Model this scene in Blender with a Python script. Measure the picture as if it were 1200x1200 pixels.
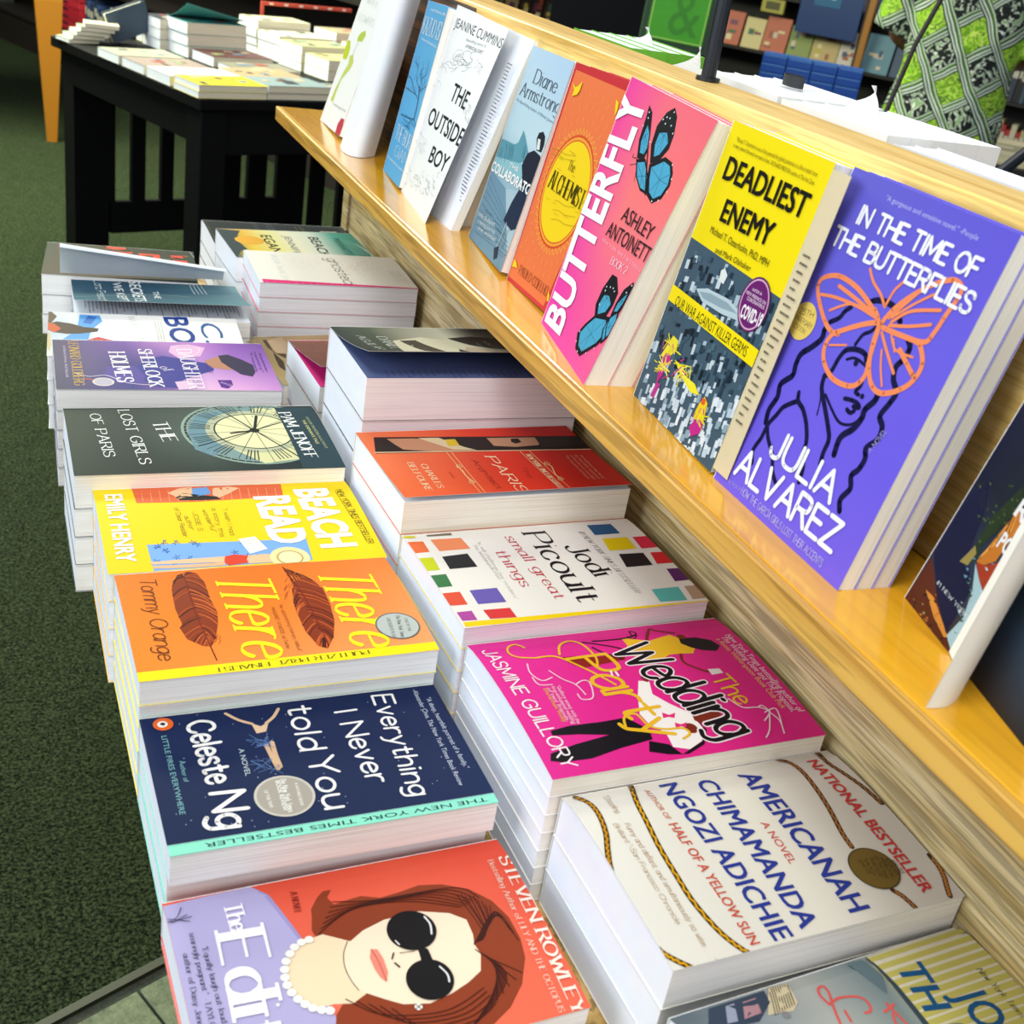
import bpy, bmesh, math, random
from math import sin, cos, pi, hypot, radians
from mathutils import Matrix, Vector
from mathutils.geometry import tessellate_polygon
for o in list(bpy.data.objects): bpy.data.objects.remove(o, do_unlink=True)
SC = bpy.context.scene; COL = SC.collection
# ---------------------------------------------------------------- camera, sky, lights, exposure
cam = bpy.data.cameras.new('camera'); camo = bpy.data.objects.new('camera', cam); COL.objects.link(camo)
camo.location = (-0.49610, -0.53487, 0.49796)
camo.rotation_euler = (1.097292, -0.152380, -0.383703)
cam.sensor_width = 36; cam.lens = 36 * 1395.11 / 1200; cam.clip_start = .02; cam.clip_end = 60
cam.dof.use_dof = True; cam.dof.focus_distance = 1.0; cam.dof.aperture_fstop = 16.0
SC.camera = camo
w = bpy.data.worlds.new('shop_air'); SC.world = w; w.use_nodes = True
w.node_tree.nodes['Background'].inputs[0].default_value = (.86, .93, 1, 1)
w.node_tree.nodes['Background'].inputs[1].default_value = .38
def area(name, loc, target, sx, sy, power, col):
    l = bpy.data.lights.new(name, 'AREA'); l.shape = 'RECTANGLE'; l.size = sx; l.size_y = sy; l.energy = power; l.color = col
    o = bpy.data.objects.new(name, l); COL.objects.link(o); o.location = loc
    o.rotation_euler = (Vector(target) - Vector(loc)).to_track_quat('-Z', 'Y').to_euler(); return o
area('shop_window_light', (-3.4, .2, 1.5), (0, .4, .1), 3.2, 1.8, 118, (.84, .91, 1))
area('ceiling_light', (-.9, -.4, 2.3), (-.15, .3, 0), 1.2, .6, 42, (1, .98, .93))
area('ceiling_light', (.7, 1.6, 2.3), (.3, 1.5, 0), 1.2, .6, 22, (1, .96, .88))
area('ceiling_light', (-1.0, 4.4, 1.9), (-.4, 4.6, -.8), 2.2, 1.6, 340, (.95, 1, .74))
area('front_fill_light', (-.9, -2.6, 1.5), (-.15, .3, .1), 2.0, 1.2, 38, (.93, .96, 1))  # unseen fill behind the camera, added to brighten the fore edges
area('ceiling_light', (2.6, 3.2, 2.2), (3.4, 5, 0), 1.2, .6, 60, (1, .95, .86))
SC.view_settings.view_transform = 'Standard'; SC.view_settings.look = 'None'
SC.view_settings.exposure = -0.27; SC.view_settings.gamma = 1; SC.view_settings.use_curve_mapping = False
# ---------------------------------------------------------------- helpers
def lin(h):
    return tuple((c / 12.92 if c <= .04045 else ((c + .055) / 1.055) ** 2.4) for c in (int(h[i:i + 2], 16) / 255 for i in (0, 2, 4)))
MC = {}
def nodes(name):
    m = bpy.data.materials.new(name); m.use_nodes = True; nt = m.node_tree; return m, nt, nt.nodes['Principled BSDF']
def mat(hexc, rough=.5, metal=0, name='plain', emit=0, spec=.5):
    k = (hexc, rough, metal, name, emit, spec)
    if k in MC: return MC[k]
    m, nt, b = nodes(name); c = lin(hexc)
    b.inputs['Base Color'].default_value = (*c, 1); b.inputs['Roughness'].default_value = rough; b.inputs['Metallic'].default_value = metal; b.inputs['Specular IOR Level'].default_value = spec
    n = nt.nodes.new('ShaderNodeTexNoise'); n.inputs['Scale'].default_value = 60; t = nt.nodes.new('ShaderNodeTexCoord'); nt.links.new(t.outputs['Object'], n.inputs['Vector'])
    mx = nt.nodes.new('ShaderNodeMixRGB'); mx.blend_type = 'MULTIPLY'; mx.inputs[0].default_value = .12; mx.inputs[1].default_value = (*c, 1); nt.links.new(n.outputs['Color'], mx.inputs[2]); nt.links.new(mx.outputs[0], b.inputs['Base Color'])
    if emit: b.inputs['Emission Color'].default_value = (*c, 1); b.inputs['Emission Strength'].default_value = emit
    MC[k] = m; return m
def ink_mat():
    m, nt, b = nodes('printed_cover'); a = nt.nodes.new('ShaderNodeAttribute'); a.attribute_name = 'Col'
    h = nt.nodes.new('ShaderNodeHueSaturation'); h.inputs['Saturation'].default_value = 1.0; h.inputs['Value'].default_value = .80
    nt.links.new(a.outputs['Color'], h.inputs['Color']); nt.links.new(h.outputs[0], b.inputs['Base Color']); b.inputs['Roughness'].default_value = .45
    b.inputs['Specular IOR Level'].default_value = .1; return m
INK = ink_mat()
def page_mat(hexc, hex2, name='page_edges', amt=.35):
    k = (hexc, hex2, name)
    if k in MC: return MC[k]
    m, nt, b = nodes(name); t = nt.nodes.new('ShaderNodeTexCoord'); mp = nt.nodes.new('ShaderNodeMapping'); mp.inputs['Scale'].default_value = (3, 3, 620)
    n = nt.nodes.new('ShaderNodeTexNoise'); n.inputs['Scale'].default_value = 2.2; n.inputs['Detail'].default_value = 3
    nt.links.new(t.outputs['Object'], mp.inputs[0]); nt.links.new(mp.outputs[0], n.inputs['Vector'])
    cr = nt.nodes.new('ShaderNodeValToRGB'); cr.color_ramp.elements[0].position = .30; cr.color_ramp.elements[1].position = .5
    cr.color_ramp.elements[0].color = (*lin(hex2), 1); cr.color_ramp.elements[1].color = (*lin(hexc), 1)
    nt.links.new(n.outputs['Fac'], cr.inputs[0]); nt.links.new(cr.outputs[0], b.inputs['Base Color']); b.inputs['Roughness'].default_value = .85; b.inputs['Specular IOR Level'].default_value = .1
    MC[k] = m; return m
def wood(name, light, dark, scale=(26, 1.2, 26), rough=.4, thr=(.42, .62), pore=.5, coat=0, bump=.15, pf=9, th2=(.40, .5)):
    m, nt, b = nodes(name); t = nt.nodes.new('ShaderNodeTexCoord'); mp = nt.nodes.new('ShaderNodeMapping'); mp.inputs['Scale'].default_value = scale
    nt.links.new(t.outputs['Object'], mp.inputs[0])
    n = nt.nodes.new('ShaderNodeTexNoise'); n.inputs['Scale'].default_value = 1.3; n.inputs['Detail'].default_value = 6; n.inputs['Roughness'].default_value = .62; n.inputs['Distortion'].default_value = .6
    nt.links.new(mp.outputs[0], n.inputs['Vector'])
    cr = nt.nodes.new('ShaderNodeValToRGB'); cr.color_ramp.elements[0].position = thr[0]; cr.color_ramp.elements[1].position = thr[1]
    cr.color_ramp.elements[0].color = (*lin(dark), 1); cr.color_ramp.elements[1].color = (*lin(light), 1); nt.links.new(n.outputs['Fac'], cr.inputs[0])
    mp2 = nt.nodes.new('ShaderNodeMapping'); mp2.inputs['Scale'].default_value = (scale[0] * pf, scale[1] * pf, scale[2] * pf); nt.links.new(t.outputs['Object'], mp2.inputs[0])
    n2 = nt.nodes.new('ShaderNodeTexNoise'); n2.inputs['Scale'].default_value = 1; n2.inputs['Detail'].default_value = 2; nt.links.new(mp2.outputs[0], n2.inputs['Vector'])
    c2 = nt.nodes.new('ShaderNodeValToRGB'); c2.color_ramp.elements[0].position = th2[0]; c2.color_ramp.elements[1].position = th2[1]
    c2.color_ramp.elements[0].color = (1 - pore, 1 - pore, 1 - pore, 1); c2.color_ramp.elements[1].color = (1, 1, 1, 1); nt.links.new(n2.outputs['Fac'], c2.inputs[0])
    mx = nt.nodes.new('ShaderNodeMixRGB'); mx.blend_type = 'MULTIPLY'; mx.inputs[0].default_value = 1
    nt.links.new(cr.outputs[0], mx.inputs[1]); nt.links.new(c2.outputs[0], mx.inputs[2]); nt.links.new(mx.outputs[0], b.inputs['Base Color'])
    b.inputs['Roughness'].default_value = rough; b.inputs['Coat Weight'].default_value = coat; b.inputs['Coat Roughness'].default_value = .12
    bp = nt.nodes.new('ShaderNodeBump'); bp.inputs['Strength'].default_value = bump; bp.inputs['Distance'].default_value = .0008; nt.links.new(n2.outputs['Fac'], bp.inputs['Height']); nt.links.new(bp.outputs[0], b.inputs['Normal'])
    return m
def carpet_mat(name, a, bcol, scale, thr=(.4, .7), rough=1.0):
    m, nt, b = nodes(name); t = nt.nodes.new('ShaderNodeTexCoord')
    n = nt.nodes.new('ShaderNodeTexNoise'); n.inputs['Scale'].default_value = scale; n.inputs['Detail'].default_value = 4; n.inputs['Roughness'].default_value = .8
    nt.links.new(t.outputs['Object'], n.inputs['Vector'])
    cr = nt.nodes.new('ShaderNodeValToRGB'); cr.color_ramp.elements[0].position = thr[0]; cr.color_ramp.elements[1].position = thr[1]
    cr.color_ramp.elements[0].color = (*lin(a), 1); cr.color_ramp.elements[1].color = (*lin(bcol), 1); nt.links.new(n.outputs['Fac'], cr.inputs[0])
    nt.links.new(cr.outputs[0], b.inputs['Base Color']); b.inputs['Roughness'].default_value = rough; b.inputs['Specular IOR Level'].default_value = .05
    bp = nt.nodes.new('ShaderNodeBump'); bp.inputs['Strength'].default_value = .9; bp.inputs['Distance'].default_value = .004; nt.links.new(n.outputs['Fac'], bp.inputs['Height']); nt.links.new(bp.outputs[0], b.inputs['Normal'])
    return m
def mesh(name, vs, fs, mats, cols=None, mi=None, smooth=False):
    me = bpy.data.meshes.new(name); me.from_pydata([tuple(v) for v in vs], [], fs)
    for m in (mats if isinstance(mats, (list, tuple)) else [mats]): me.materials.append(m)
    if mi: me.polygons.foreach_set('material_index', mi)
    if cols is not None:
        ca = me.color_attributes.new('Col', 'FLOAT_COLOR', 'CORNER'); buf = []
        for f, c in zip(fs, cols):
            if isinstance(c, str): c = [lin(c)] * len(f)
            for q in c: buf += [q[0], q[1], q[2], 1.0]
        ca.data.foreach_set('color', buf)
    if smooth: me.polygons.foreach_set('use_smooth', [True] * len(fs))
    me.update(); return me
def put(name, me, parent=None, M=None, **kw):
    o = bpy.data.objects.new(name, me); COL.objects.link(o)
    if parent: o.parent = parent
    if M is not None: o.matrix_local = M if isinstance(M, Matrix) else Matrix.Translation(M)
    for k, v in kw.items(): o[k] = v
    return o
def thing(name, label, cat, M=None, group=None):
    o = bpy.data.objects.new(name, None); COL.objects.link(o); o.empty_display_size = .02
    o['label'] = label; o['category'] = cat
    if group: o['group'] = group
    if M is not None: o.matrix_world = M if isinstance(M, Matrix) else Matrix.Translation(M)
    return o
def tag(o, label, cat, group=None):
    o['label'] = label; o['category'] = cat
    if group: o['group'] = group
    return o
class MB:
    def __init__(s): s.v = []; s.f = []; s.mi = []
    def add(s, vs, fs, m=0):
        n = len(s.v); s.v += [tuple(q) for q in vs]; s.f += [tuple(i + n for i in f) for f in fs]; s.mi += [m] * len(fs); return s
    def box(s, x0, x1, y0, y1, z0, z1, m=0):
        return s.add([(x, y, z) for x in (x0, x1) for y in (y0, y1) for z in (z0, z1)], [(0, 1, 3, 2), (4, 6, 7, 5), (0, 4, 5, 1), (2, 3, 7, 6), (0, 2, 6, 4), (1, 5, 7, 3)], m)
    def bbox(s, x0, x1, y0, y1, z0, z1, b=.002, m=0):   # box with chamfered edges
        bm = bmesh.new(); bmesh.ops.create_cube(bm, size=1)
        for v in bm.verts: v.co = Vector((x0 + (v.co.x + .5) * (x1 - x0), y0 + (v.co.y + .5) * (y1 - y0), z0 + (v.co.z + .5) * (z1 - z0)))
        bmesh.ops.bevel(bm, geom=bm.edges[:], offset=b, segments=1, affect='EDGES'); bm.verts.index_update()
        s.add([v.co[:] for v in bm.verts], [[v.index for v in f.verts] for f in bm.faces], m); bm.free(); return s
    def tube(s, pts, r, n=10, m=0):
        pts = [Vector(p) for p in pts]; rs = r if isinstance(r, (list, tuple)) else [r] * len(pts); rings = []
        for i, p in enumerate(pts):
            d = (pts[min(i + 1, len(pts) - 1)] - pts[max(i - 1, 0)]).normalized(); a = d.orthogonal().normalized() if i == 0 else (a0 - d * a0.dot(d)).normalized(); a0 = a; b = d.cross(a)
            rings.append([p + (a * cos(k * 2 * pi / n) + b * sin(k * 2 * pi / n)) * rs[i] for k in range(n)])
        vs = [q for r_ in rings for q in r_]; fs = []
        for i in range(len(pts) - 1):
            for k in range(n): fs.append((i * n + k, i * n + (k + 1) % n, (i + 1) * n + (k + 1) % n, (i + 1) * n + k))
        fs += [tuple(range(n))[::-1], tuple((len(pts) - 1) * n + k for k in range(n))]; return s.add(vs, fs, m)
    def me(s, name, mats, smooth=False): return mesh(name, s.v, s.f, mats, mi=s.mi, smooth=smooth)
    def obj(s, name, mats, parent=None, M=None, smooth=False, **kw): return put(name, s.me(name, mats, smooth), parent, M, **kw)
def copy_tree(o, parent=None):
    c = o.copy(); COL.objects.link(c); c.parent = parent
    for ch in list(KIDS.get(o.name, [])): copy_tree(ch, c)
    return c
KIDS = {}
GL={}
def _g(c,w,*st):
    o=[]
    for s in st:
        sm=s[0]=='~'
        o.append((sm,[tuple(float(k) for k in q.split(',')) for q in s.lstrip('~').split()]))
    GL[c]=(w,o)
_g('A',.72,'0,0 .36,1','.36,1 .72,0','.14,.36 .58,.36')
_g('B',.62,'0,0 0,1','~0,1 .3,1 .5,.95 .54,.76 .48,.57 .3,.53 0,.53','~0,.53 .3,.53 .56,.48 .61,.27 .54,.05 .3,0 0,0')
_g('C',.68,'~.66,.78 .56,.95 .36,1 .14,.9 0,.62 0,.38 .14,.1 .36,0 .56,.05 .67,.22')
_g('D',.68,'0,0 0,1','~0,1 .3,1 .56,.9 .68,.62 .68,.38 .56,.1 .3,0 0,0')
_g('E',.54,'0,0 0,1','0,1 .54,1','0,.53 .46,.53','0,0 .54,0')
_g('F',.52,'0,0 0,1','0,1 .52,1','0,.52 .44,.52')
_g('G',.7,'~.66,.78 .56,.95 .36,1 .14,.9 0,.62 0,.38 .14,.1 .36,0 .56,.05 .68,.2','.68,.2 .68,.46 .42,.46')
_g('H',.66,'0,0 0,1','.66,0 .66,1','0,.52 .66,.52')
_g('I',.06,'.03,0 .03,1')
_g('J',.46,'~.44,1 .44,.4 .42,.12 .26,0 .08,.05 0,.24')
_g('K',.62,'0,0 0,1','.58,1 0,.42','.2,.6 .62,0')
_g('L',.5,'0,1 0,0','0,0 .5,0')
_g('M',.82,'0,0 .03,1','.03,1 .41,.2','.41,.2 .79,1','.79,1 .82,0')
_g('N',.68,'0,0 0,1','0,1 .68,0','.68,0 .68,1')
_g('O',.74,'~.37,1 .14,.9 0,.62 0,.38 .14,.1 .37,0 .6,.1 .74,.38 .74,.62 .6,.9 .37,1')
_g('P',.58,'0,0 0,1','~0,1 .3,1 .52,.94 .58,.74 .52,.52 .3,.46 0,.46')
_g('Q',.74,'~.37,1 .14,.9 0,.62 0,.38 .14,.1 .37,0 .6,.1 .74,.38 .74,.62 .6,.9 .37,1','.45,.25 .74,-.06')
_g('R',.62,'0,0 0,1','~0,1 .3,1 .52,.94 .57,.75 .52,.55 .3,.49 0,.49','.3,.49 .62,0')
_g('S',.58,'~.54,.8 .46,.95 .28,1 .1,.94 .03,.77 .1,.6 .3,.52 .5,.42 .57,.25 .5,.06 .28,0 .08,.05 0,.22')
_g('T',.62,'.31,0 .31,1','0,1 .62,1')
_g('U',.66,'~0,1 0,.35 .1,.07 .33,0 .56,.07 .66,.35 .66,1')
_g('V',.68,'0,1 .34,0','.34,0 .68,1')
_g('W',.96,'0,1 .24,0','.24,0 .48,.8','.48,.8 .72,0','.72,0 .96,1')
_g('X',.64,'0,0 .62,1','.02,1 .64,0')
_g('Y',.64,'0,1 .32,.48','.64,1 .32,.48','.32,.48 .32,0')
_g('Z',.6,'.02,1 .58,1','.58,1 0,0','0,0 .6,0')
_g('a',.48,'~.44,.5 .36,.64 .2,.66 .05,.52 0,.32 .06,.1 .2,0 .36,.08 .44,.24','.45,.66 .45,.12','~.45,.12 .47,.02 .54,.02')
_g('b',.5,'0,1 0,0','~0,.4 .1,.6 .27,.66 .44,.56 .5,.33 .44,.08 .27,0 .1,.06 0,.24')
_g('c',.44,'~.43,.52 .34,.64 .2,.66 .06,.54 0,.33 .06,.1 .2,0 .36,.04 .44,.16')
_g('d',.5,'.48,1 .48,0','~.48,.44 .38,.62 .22,.66 .06,.54 0,.33 .06,.08 .22,0 .38,.06 .48,.24')
_g('e',.46,'~.02,.36 .44,.38 .4,.56 .24,.66 .08,.58 0,.34 .06,.1 .22,0 .38,.04 .46,.16')
_g('f',.34,'~.36,.94 .26,1 .16,.94 .13,.78 .13,0','0,.63 .32,.63')
_g('g',.48,'~.44,.5 .36,.64 .2,.66 .05,.54 0,.36 .06,.14 .2,.05 .36,.12 .44,.28','~.46,.66 .46,0 .42,-.22 .24,-.32 .04,-.24')
_g('h',.46,'0,1 0,0','~0,.4 .1,.58 .26,.66 .4,.6 .45,.42 .45,0')
_g('i',.1,'.04,.66 .04,0','.02,.92 .07,.92')
_g('j',.16,'~.12,.66 .12,-.1 .05,-.3 -.1,-.3','.1,.92 .15,.92')
_g('k',.44,'0,1 0,0','.4,.66 0,.26','.14,.38 .44,0')
_g('l',.08,'.03,1 .03,0')
_g('m',.74,'0,.66 0,0','~0,.42 .1,.6 .22,.66 .33,.6 .37,.42 .37,0','~.37,.42 .47,.6 .59,.66 .7,.6 .74,.42 .74,0')
_g('n',.45,'0,.66 0,0','~0,.4 .1,.58 .25,.66 .4,.6 .45,.42 .45,0')
_g('o',.5,'~.25,.66 .07,.56 0,.33 .07,.1 .25,0 .43,.1 .5,.33 .43,.56 .25,.66')
_g('p',.5,'0,.66 0,-.32','~0,.4 .1,.6 .27,.66 .44,.56 .5,.33 .44,.08 .27,0 .1,.06 0,.24')
_g('q',.5,'.48,.66 .48,-.32','~.48,.44 .38,.62 .22,.66 .06,.54 0,.33 .06,.08 .22,0 .38,.06 .48,.24')
_g('r',.32,'0,.66 0,0','~0,.38 .08,.56 .2,.65 .34,.62')
_g('s',.4,'~.37,.54 .3,.64 .18,.66 .05,.6 .02,.48 .1,.38 .28,.3 .38,.18 .34,.04 .18,0 .06,.03 0,.14')
_g('t',.34,'~.14,.9 .14,.14 .2,.02 .34,.05','0,.63 .32,.63')
_g('u',.46,'~0,.66 0,.24 .06,.06 .2,0 .36,.08 .45,.26','.45,.66 .45,0')
_g('v',.44,'0,.66 .22,0','.22,0 .44,.66')
_g('w',.66,'0,.66 .17,0','.17,0 .33,.56','.33,.56 .49,0','.49,0 .66,.66')
_g('x',.42,'0,0 .42,.66','0,.66 .42,0')
_g('y',.46,'0,.66 .23,.04','~.46,.66 .23,.04 .12,-.24 -.02,-.3')
_g('z',.42,'.02,.66 .4,.66','.4,.66 0,0','0,0 .42,0')
_g('1',.3,'.02,.78 .2,1','.2,1 .2,0')
_g('2',.52,'~.02,.76 .1,.94 .27,1 .45,.92 .49,.72 .4,.5 .15,.22 0,0','0,0 .52,0')
_g('5',.52,'.48,1 .08,1','.08,1 .04,.56','~.04,.56 .25,.64 .45,.56 .52,.34 .44,.08 .22,0 .0,.12')
_g('9',.52,'~.5,.62 .4,.44 .24,.4 .06,.5 0,.7 .06,.92 .25,1 .44,.92 .52,.66 .46,.3 .3,.05 .1,0')
_g('#',.6,'.2,0 .32,1','.4,0 .52,1','.05,.35 .58,.35','.08,.68 .62,.68')
_g('.',.08,'.02,0 .06,0'); _g(',',.08,'.06,.04 .02,-.12'); _g("'",.08,'.05,1 .03,.8'); _g('"',.2,'.05,1 .03,.8','.17,1 .15,.8')
_g('-',.3,'.03,.38 .27,.38'); _g('_',.5,'0,.38 .5,.38'); _g('&',.66,'~.64,.4 .5,.1 .25,0 .03,.12 .05,.35 .3,.55 .44,.75 .38,.95 .24,1 .12,.9 .14,.7 .64,0')
_g(' ',.3)
_g('í',.1,'.04,.66 .04,0','.0,.82 .12,1'); _g('Í',.06,'.03,0 .03,.85','.0,.95 .1,1.15')
def catmull(P,n=5):
    if len(P)<3:return P
    cl=P[0]==P[-1];o=[]
    for i in range(len(P)-1):
        p1,p2=P[i],P[i+1]
        p0=P[i-1] if i else (P[-2] if cl else p1)
        p3=P[i+2] if i+2<len(P) else (P[1] if cl else p2)
        for k in range(n):
            t=k/n
            o.append(tuple(.5*(2*b+(c-a)*t+(2*a-5*b+4*c-d)*t*t+(3*b-a-3*c+d)*t**3) for a,b,c,d in zip(p0,p1,p2,p3)))
    return o+[P[-1]]

ART={}
ART['never']=r'''D|979,1073 1272,1277 1229,1197 432,208 985,1632 261,1804 294,986 747,1001 97,235 1057,492 278,1538 260,1604 178,1288 910,89 162,559 1263,1603 1111,497 873,960 1058,375 1260,1106 518,1702 145,829 -72,492 698,604 686,127 334,745 730,1492 551,660 108,1473 155,1988 1145,1240 820,128 690,714 -144,266 1066,337 844,404 1321,1490 396,743 983,907 805,271 1179,1310 1006,127 291,334 1177,997 1087,582 410,1093 146,750 25,357 1293,1093 -91,523 859,1756 259,882 1067,1000 523,906 979,160 469,208 263,1682 1256,1175 1036,1070 419,337 931,313 507,634 1246,1638 753,1775 916,863 358,988 132,908 1171,621 965,1669 429,1006|b9c6dc|0.35
P|176,672 220,725 182,785 278,747 285,684|e0c09c
S|47,534 128,600 184,677|dfbd98|2.2|1
S|63,875 139,826 195,765|dfbd98|2.2|1
S|409,718 528,728 645,741|d9b590|3|1
S|391,759 518,754 630,757|d9b590|3|1
S|289,635 425,732 394,662|5f7fb4|0.4|1
S|392,738 400,716 379,665|5f7fb4|0.4|1
S|336,660 392,737 421,644|5f7fb4|0.4|1
S|367,720 337,610 369,647|5f7fb4|0.4|1
S|403,678 407,711 367,665|5f7fb4|0.4|1
S|416,726 404,658 395,754|5f7fb4|0.4|1
S|448,762 352,699 396,626|5f7fb4|0.4|1
S|358,775 394,722 293,751|5f7fb4|0.4|1
S|372,743 338,730 402,708|5f7fb4|0.4|1
S|649,701 539,592 630,663|5f7fb4|0.35|1
S|625,616 549,722 569,683|5f7fb4|0.35|1
S|537,599 555,652 528,631|5f7fb4|0.35|1
S|591,676 629,700 657,613|5f7fb4|0.35|1
S|574,579 587,637 641,590|5f7fb4|0.35|1
S|536,668 556,717 589,694|5f7fb4|0.35|1
S|681,682 613,749 645,740|5f7fb4|0.35|1
S|552,664 624,698 699,759|5f7fb4|0.35|1
T|Everything|50 1520 1013 -61 8 141|f4f4f2|brush|0.125
T|I Never|171 1227 725 17 -3 148|f4f4f2|brush|0.125
T|told|64 934 450 -20 7 162|f4f4f2|brush|0.125
T|You|594 934 470 -5 2 164|f4f4f2|brush|0.125
T|Celeste|102 276 596 29 -8 162|f4f4f2|brush|0.15
T|Ng|785 305 299 -18 12 194|f4f4f2|brush|0.15
T|LITTLE FIRES EVERYWHERE|197 108 726 -2 0 35|7fb6bb|sans|
T|Author of|455 176 196 -3 0 31|7fb6bb|sans|
T|A NOVEL|416 542 257 -7 1 35|c6d7e0|sans|
T|"A deep, heartfelt portrait of a family,"|142 1878 752 4 0 36|c3ccdd|sans|
T|-Alexander Chee, The New York Times Book Review|37 1815 1005 -26 1 37|c3ccdd|sans|
E|896 722 181|c9c5bb
E|896 722 165|a8a297
T|The New York Times|742 727 299 -16 2 35|f1f1ec|serif|
T|BOOK REVIEW|756 696 266 -11 1 28|f1f1ec|sans|0.01
T|A NOTABLE BOOK|798 804 206 -11 1 20|f1f1ec|sans|
T|OF THE YEAR|825 611 155 4 -1 23|f1f1ec|sans|
E|83 136 63|e0662a
E|83 132 32|f3efe6
P|82,113 63,131 77,153 100,138|20242c'''
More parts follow.
